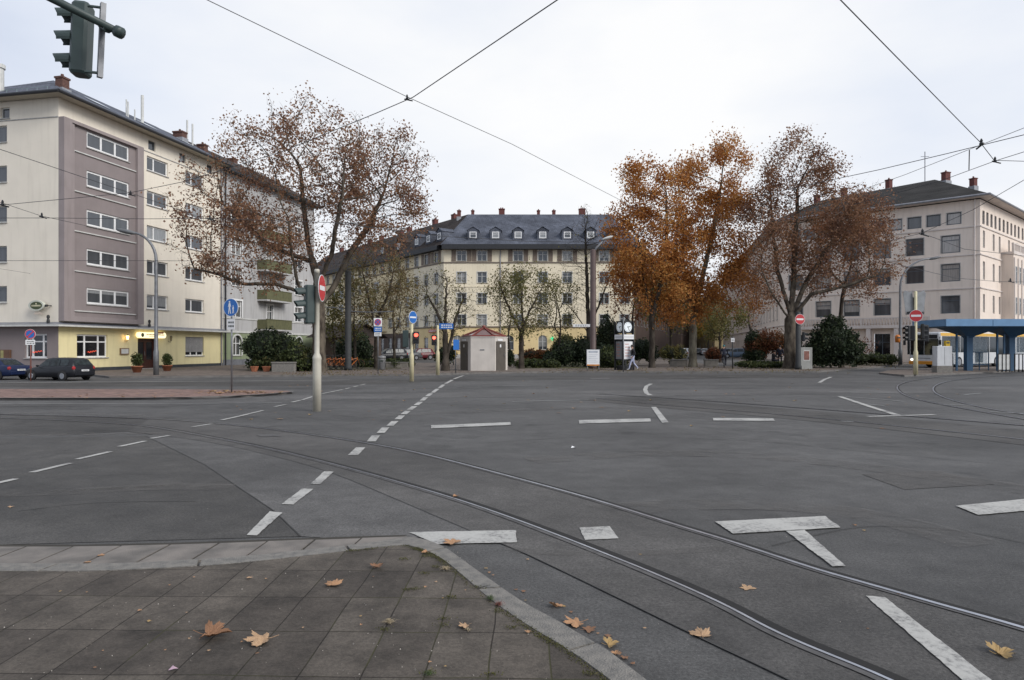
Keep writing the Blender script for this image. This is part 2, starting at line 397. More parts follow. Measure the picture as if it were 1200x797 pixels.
b1 = N.new('ShaderNodeBackground'); b1.inputs['Strength'].default_value = .1; L.new(sky.outputs[0], b1.inputs['Color'])
tc = N.new('ShaderNodeTexCoord')
mp = N.new('ShaderNodeMapping'); mp.inputs['Scale'].default_value = (1, 1, 2.6); mp.inputs['Location'].default_value = (3.1, 1.2, .4)
L.new(tc.outputs['Generated'], mp.inputs['Vector'])
cn = N.new('ShaderNodeTexNoise'); cn.inputs['Scale'].default_value = 1.9; cn.inputs['Detail'].default_value = 7; cn.inputs['Roughness'].default_value = .5
L.new(mp.outputs[0], cn.inputs['Vector'])
# brighter where the hidden sun stands, behind the square
dot = N.new('ShaderNodeVectorMath'); dot.operation = 'DOT_PRODUCT'; dot.inputs[1].default_value = Vector((.02, .93, .30)).normalized()
L.new(tc.outputs['Generated'], dot.inputs[0])
mr = N.new('ShaderNodeMapRange'); mr.inputs['From Min'].default_value = .70; mr.inputs['From Max'].default_value = 1.0; mr.inputs['To Min'].default_value = 0; mr.inputs['To Max'].default_value = .36
L.new(dot.outputs['Value'], mr.inputs['Value'])
ad = N.new('ShaderNodeMath'); ad.operation = 'ADD'; L.new(cn.outputs['Fac'], ad.inputs[0]); L.new(mr.outputs[0], ad.inputs[1])
rp = N.new('ShaderNodeValToRGB'); e = rp.color_ramp.elements
e[0].position = .30; e[0].color = (.56, .63, .78, 1); e[1].position = .95; e[1].color = (1.0, 1.0, 1.0, 1)
x = e.new(.62); x.color = (.78, .83, .93, 1)
L.new(ad.outputs[0], rp.inputs['Fac'])
b2 = N.new('ShaderNodeBackground'); b2.inputs['Strength'].default_value = 1.05; L.new(rp.outputs[0], b2.inputs['Color'])
mx = N.new('ShaderNodeMixShader'); mx.inputs['Fac'].default_value = .93
L.new(b1.outputs[0], mx.inputs[1]); L.new(b2.outputs[0], mx.inputs[2])
out = N.new('ShaderNodeOutputWorld'); L.new(mx.outputs[0], out.inputs['Surface'])

# ------------------------------------------------------------------ materials
A_MAIN = asphalt('asphalt', .070, blot=.45)
A_DARK = asphalt('asphalt_dark', .052, (1.06, 1, .93), .6, 31)
A_BAND = asphalt('asphalt_band', .067, (1.06, 1, .94), .45, 12)
A_LIGHT = asphalt('asphalt_light', .082, (1.04, 1, .96), .45, 55)
MARK = paint_mark('road_paint'); MARK_OLD = paint_mark('road_paint_old', (.30, .30, .29), 1.0)
SEAM = mat('tar', (.036, .035, .034), .6, var=.2)
SEAM2 = mat('seam', (.052, .05, .048), .8, var=.2)
STEEL = mat('rail_steel', (.50, .52, .58), .30, 1.0, var=.12, scale=5)
LIPST = mat('rail_side', (.105, .10, .098), .6, .3, var=.2, scale=8)
GROOVE = mat('rail_groove', (.012, .011, .010), .9)
KERB = mat('kerb_concrete', (.215, .20, .178), .85, var=.14, scale=14, bump=.8, bscale=90, col2=(.135, .13, .12))
GUTTER = mat('gutter_concrete', (.20, .178, .157), .85, var=.14, scale=4, bump=.4, bscale=90, col2=(.11, .10, .09))
KERB_F = mat('kerb_far', (.16, .15, .14), .85, var=.15, scale=3)
PAVE_F = paving('far_paving', .5, .5, R(3), 0, 0, (.155, .125, .105), (.135, .11, .09), (.09, .07, .06), 0, .02)
PINK = paving('pink_brick', .22, .11, R(0), 0, 0, (.23, .145, .12), (.195, .125, .105), (.12, .09, .075), 0, .008)
c0 = P(503.8, 784.6, .06); c1 = P(528.8, 701, .06); r0 = P(500, 740, .06)
ang = math.atan2(c1.y - c0.y, c1.x - c0.x) - math.pi/2
org = Matrix.Rotation(ang, 2) @ Vector((0, 0))
# lattice origin: on the column line at the height of the row line
t_ = (r0.y - c0.y) / (c1.y - c0.y); oo = c0 + (c1 - c0) * t_
SLABW = .298; SLABH = .505
PAVE = paving('sidewalk_slabs', SLABW, SLABH, ang, oo.x, oo.y, (.086, .073, .060), (.056, .047, .039), (.020, .016, .012), .8, .0045)
PAVE_GAP = mat('joint_sand', (.035, .03, .022), .9)

def sheet(name, pts, z, m, kind='structure'):
    mb = MB(); mb.poly([(p.x, p.y, z) for p in pts]); o = mb.build(name, m); o['kind'] = kind; return o
def raised(name, pts, z0, z1, m, side=None):
    mb = MB(); mb.prism([(p.x, p.y) for p in pts], z0, z1); mb.mi[-1] = 0
    for i in range(len(mb.mi)-1): mb.mi[i] = 1
    return struct(mb.build(name, [m, side or KERB_F]))

# ground: one sheet to the horizon
mb = MB(); n_ = 1500
mb.poly([(-n_, -60, 0), (n_, -60, 0), (n_, 3000, 0), (-n_, 3000, 0)]); struct(mb.build('road', A_MAIN))
# differently aged asphalt
sheet('asphalt_patch', [P(-700, 514), P(0, 514), P(80, 512.5), P(172, 511), P(240, 545), P(322, 600), P(352, 629), P(-40, 640), P(-700, 700)], .004, A_DARK)
sheet('asphalt_patch', [P(-500, 487), P(60, 487), P(200, 493), P(180, 504), P(90, 509), P(-20, 509), P(-500, 509)], .004, A_DARK)
sheet('asphalt_patch', [P(-900, 462+9), P(200, 470), P(345, 463.5), P(600, 459), P(800, 457), P(1300, 452), P(1300, 458), P(800, 464), P(560, 466), P(340, 470), P(200, 476), P(-900, 478)], .004, A_LIGHT)
sheet('asphalt_patch', [P(-600, 451), P(380, 448), P(560, 441), P(960, 439), P(960, 442.5), P(560, 446), P(380, 452), P(-600, 456.5)], .004, A_DARK)

NEAR = [(-260, 484.2), (-120, 487), (0, 490.3), (60, 492.2), (120, 495.5), (175, 500), (240, 511.5), (310, 525), (380, 542), (450, 561), (535, 586), (600, 608.5), (640, 623.5), (675, 637), (720, 655), (762, 672), (844, 708), (900, 738.5), (960, 765), (1050, 802), (1180, 870), (1400, 990)]
FARR = [(-260, 481.3), (-120, 483.5), (0, 486), (60, 487.2), (120, 489), (195, 492), (250, 496.5), (310, 502.5), (400, 515), (475, 528), (540, 544), (600, 560), (695, 586), (792, 616.6), (850, 634), (908, 653), (960, 670), (1013, 685), (1110, 713), (1200, 738), (1400, 800)]
def smooth(pts, k=4):
    """Catmull-Rom through surveyed points"""
    out = []
    for i in range(len(pts)-1):
        p0, p1, p2, p3 = pts[max(i-1, 0)], pts[i], pts[i+1], pts[min(i+2, len(pts)-1)]
        for j in range(k):
            t = j/k
            out.append(.5*((2*p1)+(-p0+p2)*t+(2*p0-5*p1+4*p2-p3)*t*t+(-p0+3*p1-3*p2+p3)*t**3))
    out.append(pts[-1]); return out
def relax(pts, it=3):
    for _ in range(it):
        pts = [pts[0]] + [(pts[i-1]+2*pts[i]+pts[i+1])/4 for i in range(1, len(pts)-1)] + [pts[-1]]
    return pts
near = relax(smooth([P(*p) for p in NEAR])); farr = relax(smooth([P(*p) for p in FARR]))
# track bed of a slightly different asphalt
def offs(pts, d):
    o = []
    for i, p in enumerate(pts):
        t = pts[min(i+1, len(pts)-1)] - pts[max(i-1, 0)]; t.z = 0; t.normalize(); o.append(p + Vector((-t.y, t.x, 0))*d)
    return o
mb = MB()
cl = [min(near, key=lambda q: (q-p).length) for p in farr]
mid = [(a+b)/2 for a, b in zip(cl, farr)]
SE = relax(smooth([P(*p) for p in [(150, 506), (240, 517.5), (310, 532.5), (385, 553), (480, 592.5), (580, 635), (617, 650), (733, 706), (827, 752), (908, 790), (1010, 842), (1200, 945)]]), 2)
def resample(pts, n):
    pts = [Vector((p.x, p.y, 0)) for p in pts]
    d = [0]
    for a, b in zip(pts, pts[1:]): d.append(d[-1] + (b-a).length)
    o = []; j = 0
    for i in range(n):
        s_ = d[-1]*i/(n-1)
        while j < len(d)-2 and d[j+1] < s_: j += 1
        o.append(pts[j].lerp(pts[j+1], min(1, (s_-d[j])/max(1e-9, d[j+1]-d[j]))))
    return o
i0 = min(range(len(farr)), key=lambda k: (farr[k]-P(185, 491.5)).length); SA = resample(SE, 60); SB = resample(farr[i0:], 60)
ia = [mb.pt((p.x, p.y, .005)) for p in SA]; ib = [mb.pt((p.x, p.y, .005)) for p in SB]
for k in range(59): mb.face((ia[k], ia[k+1], ib[k+1], ib[k]))
struct(mb.build('track_bed', A_BAND))
sheet('asphalt_patch', [P(172, 511), P(190, 507.5)] + [p for p in SE[3:] if p.x < P(580, 635).x and p.y > 4.2][::1] + [P(478, 630), P(400, 632), P(352, 629), P(322, 600), P(240, 545)], .0045, A_LIGHT)
DUST = dustmat('road_dust', (.17, .155, .14)); DUSTB = dustmat('road_dust_faint', (.15, .14, .13), .42, .66, 1.6, .5)
def dust(pts, w, m=DUST, z=.0095):
    mb = MB(); mb.ribbon(relax(smooth([P(*p) for p in pts]), 2), w, z); struct(mb.build('dust_streak', m))
dust([(-60, 580), (60, 578), (130, 574), (200, 571), (270, 572)], .35, DUSTB); dust([(60, 576), (140, 573), (210, 569)], .12)
dust([(-40, 512), (60, 510), (150, 508.5), (230, 507)], .25); dust([(0, 485), (60, 484), (140, 487), (220, 491)], .3, DUSTB); dust([(150, 488), (190, 485), (212, 483.5)], .15)
dust([(420, 489), (540, 483), (660, 479), (760, 478)], .5, DUSTB); dust([(600, 470), (700, 472), (790, 471), (900, 470)], .4, DUSTB); dust([(540, 640), (640, 648), (740, 650), (900, 640)], .14, DUSTB)
dust([(700, 600), (840, 590), (1000, 600), (1150, 640)], .5, DUSTB); dust([(620, 540), (800, 530), (1000, 545), (1300, 590)], .6, DUSTB)
for sl in ([(560, 520), (700, 512), (860, 516), (1020, 530), (1210, 548)], [(430, 470), (520, 474), (640, 476), (780, 472)], [(905, 640), (1010, 618), (1120, 622), (1215, 640)], [(20, 600), (110, 590), (230, 588)]):
    mb = MB(); mb.ribbon(relax(smooth([P(*p) for p in sl], 8), 1), .011, .0086); struct(mb.build('tar_seam', SEAM2))
sheet('asphalt_patch', [P(1010, 556), P(1100, 552), P(1165, 568), P(1060, 574)], .0042, A_BAND)
mb = MB(); mb.ribbon(SE, .010, .0085); struct(mb.build('tar_seam', SEAM))
mb = MB(); mb.ribbon([P(*p) for p in [(170,511),(240,545),(322,600),(352,629)]], .012, .0085); struct(mb.build('tar_seam', SEAM2))

def rail(pts, label, side=1, w=.055, hw=.033):
    t = thing('tram_rail', label, 'rail', (pts[len(pts)//2].x, pts[len(pts)//2].y, 0))
    m = MB(); m.ribbon(pts, w*1.9, .0105); put(m.build('rail_bed', LIPST), t)
    m = MB(); m.ribbon(pts, hw, .0145)
    put(m.build('rail_head', STEEL), t)
    m = MB(); m.ribbon(offs(pts, .046*side*w/.055), .058*w/.055, .0125); put(m.build('groove', GROOVE), t)
rail(near, 'near steel tram rail curving past the street corner', 1, .060, .021)
rail(farr, 'far steel tram rail of the curve beside the corner', 1, .052, .034)
T2 = [[(700, 467), (775, 475), (840, 480), (900, 485), (960, 490.5), (1025, 497), (1110, 506), (1200, 515.5), (1400, 540)],
      [(700, 462), (800, 468), (900, 475.5), (1000, 483), (1100, 491), (1200, 499), (1400, 516)]]
T3 = [[(1200, 436.5), (1140, 439), (1100, 442), (1070, 446), (1053, 451), (1052, 457), (1061, 463.5), (1080, 469.5), (1115, 476.5), (1160, 484.5), (1220, 495), (1400, 524)],
      [(1200, 439.5), (1160, 441.5), (1125, 444.7), (1103, 449), (1094, 454), (1095, 460), (1108, 466.5), (1130, 473), (1165, 480.5), (1220, 489), (1400, 514)]]
LB = ['tram rail crossing the middle of the junction towards the right edge', 'second tram rail of the crossing track, the one farther from the camera',
      'outer rail of the tight tram curve in front of the blue shelter', 'inner rail of the tight tram curve in front of the blue shelter']
for pl, lb in zip(T2 + T3, LB):
    rail(relax(smooth([P(*p) for p in pl], 5), 4), lb, 1, .05)
mb = MB(); a_ = relax(smooth([P(*p) for p in T2[0]], 5), 4); b_ = relax(smooth([P(*p) for p in T2[1]], 5), 4)
mb.ribbon(relax(offs(a_, .45), 2), 2.3, .005); struct(mb.build('track_bed', A_DARK))

# painted markings -----------------------------------------------------------
marks = thing('road_markings', 'worn white lane dashes and stop bars painted on the junction', 'road marking'); marks['kind'] = 'structure'
del marks['category']
def ragged(pts, z, amp=.007):
    # worn, slightly frayed outline of a painted mark
    o = []
    for a, c in zip(pts, pts[1:] + pts[:1]):
        L0 = (c-a).length; n = max(1, min(40, int(L0/.03))); nrm = Vector((-(c-a).y, (c-a).x, 0)).normalized()
        for k in range(n):
            p = a.lerp(c, k/n); d = amp*(noise.noise(Vector((p.x*9, p.y*9, 3.3))) + .7*noise.noise(Vector((p.x*31, p.y*31, 1.3)))) if k else 0
            o.append((p.x + nrm.x*d, p.y + nrm.y*d, z))
    return o
def mk(name, quads, m=MARK, z=.0115):
    for q in quads:
        b = MB(); b.poly(ragged([P(*a) for a in q], z)); put(b.build(name, m), marks)
def mline(name, segs, w, m=MARK, z=.0115):
    for sg in segs:
        b = MB(); pts = [P(*a) for a in sg]; b.ribbon(pts, w, z); put(b.build(name, m), marks)
mline('lane_dash', [[(-60, 579), (-25, 571)], [(-12, 569), (19, 562)], [(37, 554.5), (83, 543.5)], [(90, 539), (129, 530)], [(140, 524), (170, 517.5)], [(177, 514.5), (198, 511)]], .095)
mline('lane_dash', [[(226, 500.8), (248, 497.2)], [(260, 492.7), (278.7, 488.6), (308, 481.5)], [(322, 477), (335, 474.5)], [(342, 471.7), (352, 469.5)], [(354, 469), (367, 464.8)], [(377, 461.8), (401.6, 456.8)], [(405, 456), (410, 454.8)], [(414, 453.7), (419.6, 452.4)], [(422, 451.7), (428, 450.3)]], .10)
mline('crossing_dash', [[(413.7, 534), (422.8, 525)], [(435, 518), (440.5, 511)], [(446, 508), (452, 501.5)], [(457, 499.5), (463, 494)], [(466, 492), (471, 487.5)], [(473, 486), (478, 482)], [(480, 480.5), (486, 476.5)], [(487.5, 475.3), (493, 471.3)], [(494.5, 470), (499, 466)], [(500.5, 464.8), (505, 461.5)], [(507, 460.5), (513, 456)], [(515, 455), (520, 451)], [(522, 450), (530, 445.5)], [(532, 444.3), (543, 440.3)]], .15)
mk('lane_dash', [[(289, 628.5), (301, 629), (331, 602), (316, 600.5)], [(330, 592), (343.5, 592.5), (367.5, 574), (354, 573.5)], [(364, 568), (375, 568.5), (391, 553.7), (380, 553.3)]])
mk('stop_bar', [[(505, 499), (598, 495.3), (599, 498.6), (505, 502.6)], [(678, 493), (762, 490.8), (763, 494.6), (679, 497)], [(835, 490.3), (906, 490.8), (908, 493.8), (836, 493.4)],
     [(763, 477.5), (769, 477.3), (783.5, 495.4), (776, 496.2)], [(838, 612.5), (967, 606), (985, 619.5), (859, 626.7)], [(921, 623.6), (943, 622.4), (991, 665), (975.5, 665.4)],
     [(1120, 594), (1200, 586), (1260, 580), (1260, 595), (1200, 600), (1146, 604.6)], [(1014.6, 700), (1037, 702), (1159, 797), (1185, 817), (1150, 817), (1125, 797)],
     [(679, 619.6), (714.7, 618.2), (725, 632.3), (685.5, 634.2)], [(478, 625), (604, 622.8), (606, 637), (512, 639)]])
mline('turn_guide', [[(762, 463.5), (757.5, 461), (756, 457), (757.5, 453), (763, 450)], [(960, 448.8), (966, 445), (974, 442)], [(984, 465), (1020, 477), (1052, 487)]], .16)
mline('turn_guide', [[(1016, 488.6), (1056, 487.6), (1095, 486.4)]], .16)
mline('faded_line', [[(972, 459.5), (1010, 460), (1050, 460.6)], [(990, 465.2), (1030, 468), (1060, 471)], [(1100, 474), (1140, 475.5)], [(1160, 483), (1240, 487)], [(1016, 474), (1036, 476)], [(1130, 463), (1150, 461)],
     [(620, 446.5), (700, 446)], [(740, 444.5), (760, 444.2)], [(780, 443.5), (815, 443)], [(840, 441.5), (862, 441.3)], [(900, 443), (930, 442)], [(560, 453), (640, 451.5)],
     [(-300, 473.4), (0, 473.4), (180, 473.6), (330, 472.6)], [(600, 471), (690, 469)], [(985, 494), (1000, 495)]], .10, MARK_OLD)
mk('manhole_cover', [[(690, 443.4), (712, 443), (716, 444.6), (694, 445)], [(300, 510), (322, 509.6), (330, 512), (306, 512.5)]], LIPST)
# pale concrete gutter line beyond the near lanes on the left
mb = MB(); mb.ribbon([P(*p) for p in [(-400, 454), (-100, 451), (0, 449.2), (120, 448.2), (250, 447.2), (390, 446), (410, 445.6)]], .32, .02)
struct(mb.build('gutter_strip', mat('gutter_far', (.27, .26, .24), .8, var=.15)))

# pavements ------------------------------------------------------------------
kerbline = [P(*p) for p in [(-500, 441), (0, 441), (110, 441.2), (128, 443.4), (200, 443), (390, 441), (470, 441), (560, 438.5), (660, 436.6), (960, 436.5), (1000, 433.6), (1060, 428.2), (1180, 426.4)]]
far = [Vector((260, 75, 0)), Vector((260, 420, 0)), Vector((-260, 420, 0)), Vector((-260, 38, 0))]
raised('pavement', kerbline + far, 0, .10, PAVE_F)
mb = MB(); kl = [p + Vector((0, .09, 0)) for p in kerbline]; mb.ribbon(kl, .14, .104); struct(mb.build('kerb', KERB_F))
raised('traffic_island', [P(*p) for p in [(1030, 438.5), (1060, 441.6), (1124, 438.8), (1200, 435.6), (1400, 431.5), (1500, 427), (1200, 430.2), (1096, 432.6), (1045, 434.6)]], 0, .10, PAVE_F)
med = [P(*p) for p in [(-500, 470), (0, 469), (200, 468.4), (290, 465.6), (335, 462.2), (342, 461), (335, 460), (290, 459), (200, 458.2), (0, 458), (-500, 458)]]
raised('median', med, 0, .07, PINK)
mb = MB(); mb.ribbon([p + Vector((0, 0, 0)) for p in relax(smooth(med[:9]), 1)], .13, .074); struct(mb.build('kerb', KERB_F))
# the right street and the courtyard drive
mb = MB(); mb.poly([(17, 57, .104), (21.5, 57, .104), (28, 84, .104), (48, 170, .104), (90, 330, .104), (78, 330, .104), (37, 170, .104), (21, 84, .104)][::1]); struct(mb.build('side_street', A_LIGHT))
mb = MB(); mb.poly([(-17, 70, .104), (-6, 70, .104), (-8, 95, .104), (-15, 99, .104), (-50, 145, .104), (-58, 140, .104), (-24, 95, .104)]); struct(mb.build('side_street', A_DARK))
SOIL = mat('soil', (.075, .055, .035), .95, var=.2, scale=6, bump=.6, col2=(.05, .055, .02))
LAWN = mat('lawn', (.07, .085, .025), .95, var=.25, scale=9, bump=.8, bscale=60, col2=(.09, .06, .03))
mb = MB(); mb.poly([(p.x, p.y, .106) for p in [P(604, 433.5), P(730, 433), P(733, 430), P(700, 425), P(610, 425)]]); struct(mb.build('lawn', LAWN))
mb = MB(); mb.poly([(p.x, p.y, .106) for p in [P(864, 431.5), P(925, 432.5), P(930, 428), P(925, 424), P(866, 424)]]); struct(mb.build('lawn', LAWN))
mb = MB(); mb.poly([(p.x, p.y, .106) for p in [P(285, 436), P(365, 436), P(470, 434), P(470, 427), P(380, 428), P(300, 431)]]); struct(mb.build('planting_bed', SOIL))
mb = MB(); mb.poly([(p.x, p.y, .106) for p in [P(945, 431), P(1040, 429.5), P(1060, 426.5), P(950, 426.5)]]); struct(mb.build('planting_bed', SOIL))

# foreground corner ------------------------------------------------------------
zt = .06
inner = [(-900, 671), (-300, 670), (0, 669.5), (100, 670), (205, 665.5), (280, 660), (350, 652.5), (410, 645.5), (468, 639.5), (482, 640.5), (497.5, 645), (512, 652), (526.7, 661.7), (568, 697), (593, 716), (631, 741), (660, 758), (714, 797), (820, 880), (1000, 1010)]
outer = [(-900, 662), (-300, 661), (0, 660.5), (115, 661.5), (200, 658.3), (300, 651), (350, 645.5), (430, 637), (470, 631), (486, 630.5), (504, 635), (522, 642.5), (543, 657.5), (581, 684.6), (618, 709), (651.7, 727), (676.7, 742), (710, 761.7), (756, 797), (870, 880), (1060, 1010)]
gut = [(-900, 641), (-300, 640), (0, 640), (100, 640), (200, 638), (300, 634.5), (400, 631), (478, 628.5)]
pi = [P(a, b, zt) for a, b in inner]; po = [P(a, b, zt) for a, b in outer]
def resample(pts, n):
    pts = [Vector((p.x, p.y, 0)) for p in pts]
    d = [0]
    for a, b in zip(pts, pts[1:]): d.append(d[-1] + (b-a).length)
    o = []; j = 0
    for i in range(n):
        s_ = d[-1]*i/(n-1)
        while j < len(d)-2 and d[j+1] < s_: j += 1
        o.append(pts[j].lerp(pts[j+1], min(1, (s_-d[j])/max(1e-9, d[j+1]-d[j]))))
    return o
mb = MB(); mb.prism([(p.x, p.y) for p in pi] + [(3.2, -6), (-12, -6)], 0, zt)
for i in range(len(mb.mi)-1): mb.mi[i] = 1
struct(mb.build('sidewalk', [PAVE, KERB]))
# kerb as separate stones following the curve
kroot = thing('kerb', 'pale concrete kerb stones around the near street corner', 'kerb'); kroot['kind'] = 'structure'; del kroot['category']
# pair outer/inner by hand-surveyed stations
st = [(-9.0, -6.0), ]
segs = []
def station(poly, key):  # point on polyline at fraction measured along x or along arc
    return key
i_s = relax(smooth(pi[1:], 6), 2); o_s = relax(smooth(po[1:], 6), 2)
def nearest(pts, p): return min(pts, key=lambda q: (Vector((q.x, q.y, 0))-Vector((p.x, p.y, 0))).length)
acc = 0; cut = [0]
for k in range(1, len(o_s)):
    acc += (o_s[k]-o_s[k-1]).length
    if acc > .95: cut.append(k); acc = 0
cut.append(len(o_s)-1)
for a, b in zip(cut, cut[1:]):
    if b - a < 1: continue
    oo_ = o_s[a:b+1]
    ii_ = [nearest(i_s, p) for p in oo_]
    g = .022
    t = (oo_[-1]-oo_[0]).normalized()*g*.5
    oo2 = [p.copy() for p in oo_]; ii2 = [p.copy() for p in ii_]
    oo2[0] += t; ii2[0] += t; oo2[-1] -= t; ii2[-1] -= t
    ring = [(p.x, p.y) for p in oo2] + [(p.x, p.y) for p in reversed(ii2)]
    cl_ = []
    for p in ring:
        if not cl_ or (abs(p[0]-cl_[-1][0]) + abs(p[1]-cl_[-1][1])) > .004: cl_.append(p)
    m = MB(); m.prism(cl_, .0, zt + .006 + random.uniform(-.002, .003)); put(m.build('kerb_stone', KERB), kroot)
# gutter slabs, road level
go = relax(smooth([P(a, b, .02) for a, b in gut[1:]], 8), 1); gi = [P(a, b, .02) for a, b in outer[1:9]]; gi = relax(smooth(gi, 8), 1)
groot = thing('gutter', 'row of worn concrete slabs between the kerb and the asphalt', 'gutter'); groot['kind'] = 'structure'; del groot['category']
def atX(pts, X):
    for a, b in zip(pts, pts[1:]):
        if a.x <= X <= b.x: return a.lerp(b, (X-a.x)/(b.x-a.x))
    return pts[0] if X < pts[0].x else pts[-1]
xo = []; X = go[0].x
while X < go[-1].x - .2: xo.append(X); X += .375
xo.append(go[-1].x)
for a, b in zip(xo, xo[1:]):
    sk = .02
    q = [atX(go, a+.010), atX(go, b-.010), atX(gi, b-.010-sk), atX(gi, a+.010-sk)]
    m = MB(); m.prism([(p.x, p.y) for p in q[::-1]], -.01, .018 + random.uniform(-.002, .002)); put(m.build('gutter_slab', GUTTER), groot)
mb = MB(); mb.poly([(p.x, p.y, .0125) for p in [P(a, b) for a, b in gut[1:]] + [P(a, b) for a, b in outer[8:0:-1]]]); struct(mb.build('gutter_joint', PAVE_GAP))
# ------------------------------------------------------------------ building kit
WHITE = mat('white_frame', (.80, .80, .79), .45, var=.05)
OLDWHITE = mat('old_white_frame', (.58, .58, .55), .55, var=.08)
DARKF = mat('dark_frame', (.07, .085, .10), .5, var=.1)
SILL = mat('sill', (.42, .41, .39), .7, var=.12, scale=5)
BRSILL = mat('brown_sill', (.19, .155, .125), .8, var=.15, scale=5)
GL_A = panemat('pane_a', (.055, .06, .066), (.27, .28, .285), .7)
GL_B = panemat('pane_b', (.045, .05, .055), (.26, .26, .25), .55)
GL_C = panemat('pane_c', (.012, .018, .03), (.22, .22, .22), .05)
GL_E = panemat('pane_e', (.06, .062, .065), (.36, .335, .31), .85)
GL_D = mat('dark_glass', (.015, .015, .017), .05, var=.1, spec=.8)
PIPE = mat('zinc', (.28, .28, .30), .45, .4, var=.1)
GUT_D = mat('dark_gutter', (.022, .023, .027), .6, var=.1)
BRICKRED = mat('chimney_brick', (.15, .05, .042), .85, var=.2, scale=9, bump=.5)
CHIMCAP = mat('chimney_flashing', (.30, .31, .33), .6, var=.1)
BRICKDK = mat('chimney_brown', (.13, .065, .05), .85, var=.2, scale=9)

class Fac:
    """a facade: local x along the wall (left to right seen from outside), y inwards, z up"""
    def __init__(s, p0, p1):
        s.p0 = Vector((p0[0], p0[1], 0)); s.p1 = Vector((p1[0], p1[1], 0)); d = s.p1 - s.p0
        s.L = d.length; s.a = math.atan2(d.y, d.x)
        s.M = Matrix.Translation(s.p0) @ Matrix.Rotation(s.a, 4, 'Z')
    def w(s, u, y, z): return s.M @ Vector((u, y, z))
def wall(mb, fc, u0, u1, z0, z1, holes, depth=.16, y=0.0, jamb=True):
    mb.M = fc.M
    hs = [h for h in holes if h[0] >= u0-1e-6 and h[1] <= u1+1e-6 and h[2] >= z0-1e-6 and h[3] <= z1+1e-6]
    us = sorted({u0, u1, *[h[0] for h in hs], *[h[1] for h in hs]}); zs = sorted({z0, z1, *[h[2] for h in hs], *[h[3] for h in hs]})
    for i in range(len(us)-1):
        for j in range(len(zs)-1):
            cu, cz = (us[i]+us[i+1])/2, (zs[j]+zs[j+1])/2
            if any(h[0] < cu < h[1] and h[2] < cz < h[3] for h in hs): continue
            mb.poly([(us[i], y, zs[j]), (us[i+1], y, zs[j]), (us[i+1], y, zs[j+1]), (us[i], y, zs[j+1])])
    for a, b, c, d in hs:
        e = y + depth
        mb.poly([(a, y, c), (a, y, d), (a, e, d), (a, e, c)]); mb.poly([(b, y, d), (b, y, c), (b, e, c), (b, e, d)])
        mb.poly([(a, y, c), (a, e, c), (b, e, c), (b, y, c)]); mb.poly([(a, y, d), (b, y, d), (b, e, d), (a, e, d)])
    mb.M = Matrix()
WC = {}
def window(parent, fc, u0, u1, z0, z1, split=(), transom=None, fm=None, gm=None, y=.12, fw=.065, sill=True, sm=None, name='window', trim=None, blind=0, arch=False, base=0.0):
    """framed window set into its opening; frame > pane, sill, trim"""
    fm = fm or WHITE; gm = gm or GL_A; w, h = u1-u0, z1-z0
    key = (round(w, 2), round(h, 2), tuple(split), transom, fm.name, gm.name, fw, sill, (sm or SILL).name, trim, round(y, 2), arch)
    lw = fc.w(u0, base+y, z0) - wloc(parent)
    if key in WC and not blind:
        src = WC[key]; o = dup(src, loc=lw, rz=fc.a, parent=parent)
        return o
    m = MB(); t = .05
    m.box(0, 0, 0, fw, t, h); m.box(w-fw, 0, 0, w, t, h); m.box(fw, .002, 0, w-fw, t-.002, fw); m.box(fw, .002, h-fw, w-fw, t-.002, h)
    for sp in split: m.box(w*sp-fw*.6, -.004, fw, w*sp+fw*.6, t-.006, h-fw)
    if transom:
        xs = [fw] + [w*sp-fw*.6 for sp in split] ; xe = [w*sp+fw*.6 for sp in split]
        st_ = [fw] + xe; en = [w*sp-fw*.6 for sp in split] + [w-fw]
        for a, b in zip(st_, en): m.box(a, .004, h*transom-fw*.4, b, t-.008, h*transom+fw*.4)
    o = m.build(name, fm); o.parent = parent; o.location = lw; o.rotation_euler.z = fc.a
    g = MB(); g.poly([(fw*.6, t*.6, fw*.6), (w-fw*.6, t*.6, fw*.6), (w-fw*.6, t*.6, h-fw*.6), (fw*.6, t*.6, h-fw*.6)]); child('pane', g, gm, o)
    if sill:
        b = MB(); b.box(-.05, -y-.07, -.06, w+.05, 0, -.002); child('sill', b, sm or SILL, o)
    if trim:
        b = MB(); q = trim
        b.box(-q, -y-.025, -.0, -.0, -y+.02, h+q); b.box(w, -y-.025, 0, w+q, -y+.02, h+q); b.box(0, -y-.025, h, w, -y+.02, h+q)
        child('trim', b, fm if fm is not DARKF else SILL, o)
    if blind:
        b = MB(); hb = h*blind
        n = max(3, int(hb/.09))
        for i in range(n):
            z = h - (i+1)*hb/n
            b.box(.02, -.05, z+.006, w-.02, -.025, z+hb/n)
        child('roller_blind', b, SHUT, o)
    if not blind: WC[key] = o
    return o
SHUT = mat('roller_shutter', (.27, .265, .26), .6, var=.08)
def cols_rows(cols, rows): return [(a, b, c, d) for a, b in cols for c, d in rows]
def arch_fill(mb, fc, a, b, zt, r, y=-.003):
    """corner pieces that turn the top of a square opening into a round arch"""
    mb.M = fc.M; cx = (a+b)/2; n = 7
    for sgn in (-1, 1):
        ex = cx + sgn*(b-a)/2
        arc = [(cx + sgn*(b-a)/2*math.cos(t*math.pi/2/n), y, zt - r + r*math.sin(t*math.pi/2/n)) for t in range(n+1)]
        for i in range(n): 
            p = [(ex, y, zt+.002), arc[i], arc[i+1]]
            mb.poly(p if sgn < 0 else p[::-1])
            q0, q1 = arc[i], arc[i+1]
            mb.poly([q0, q1, (q1[0], y+.14, q1[2]), (q0[0], y+.14, q0[2])])
    mb.M = Matrix()
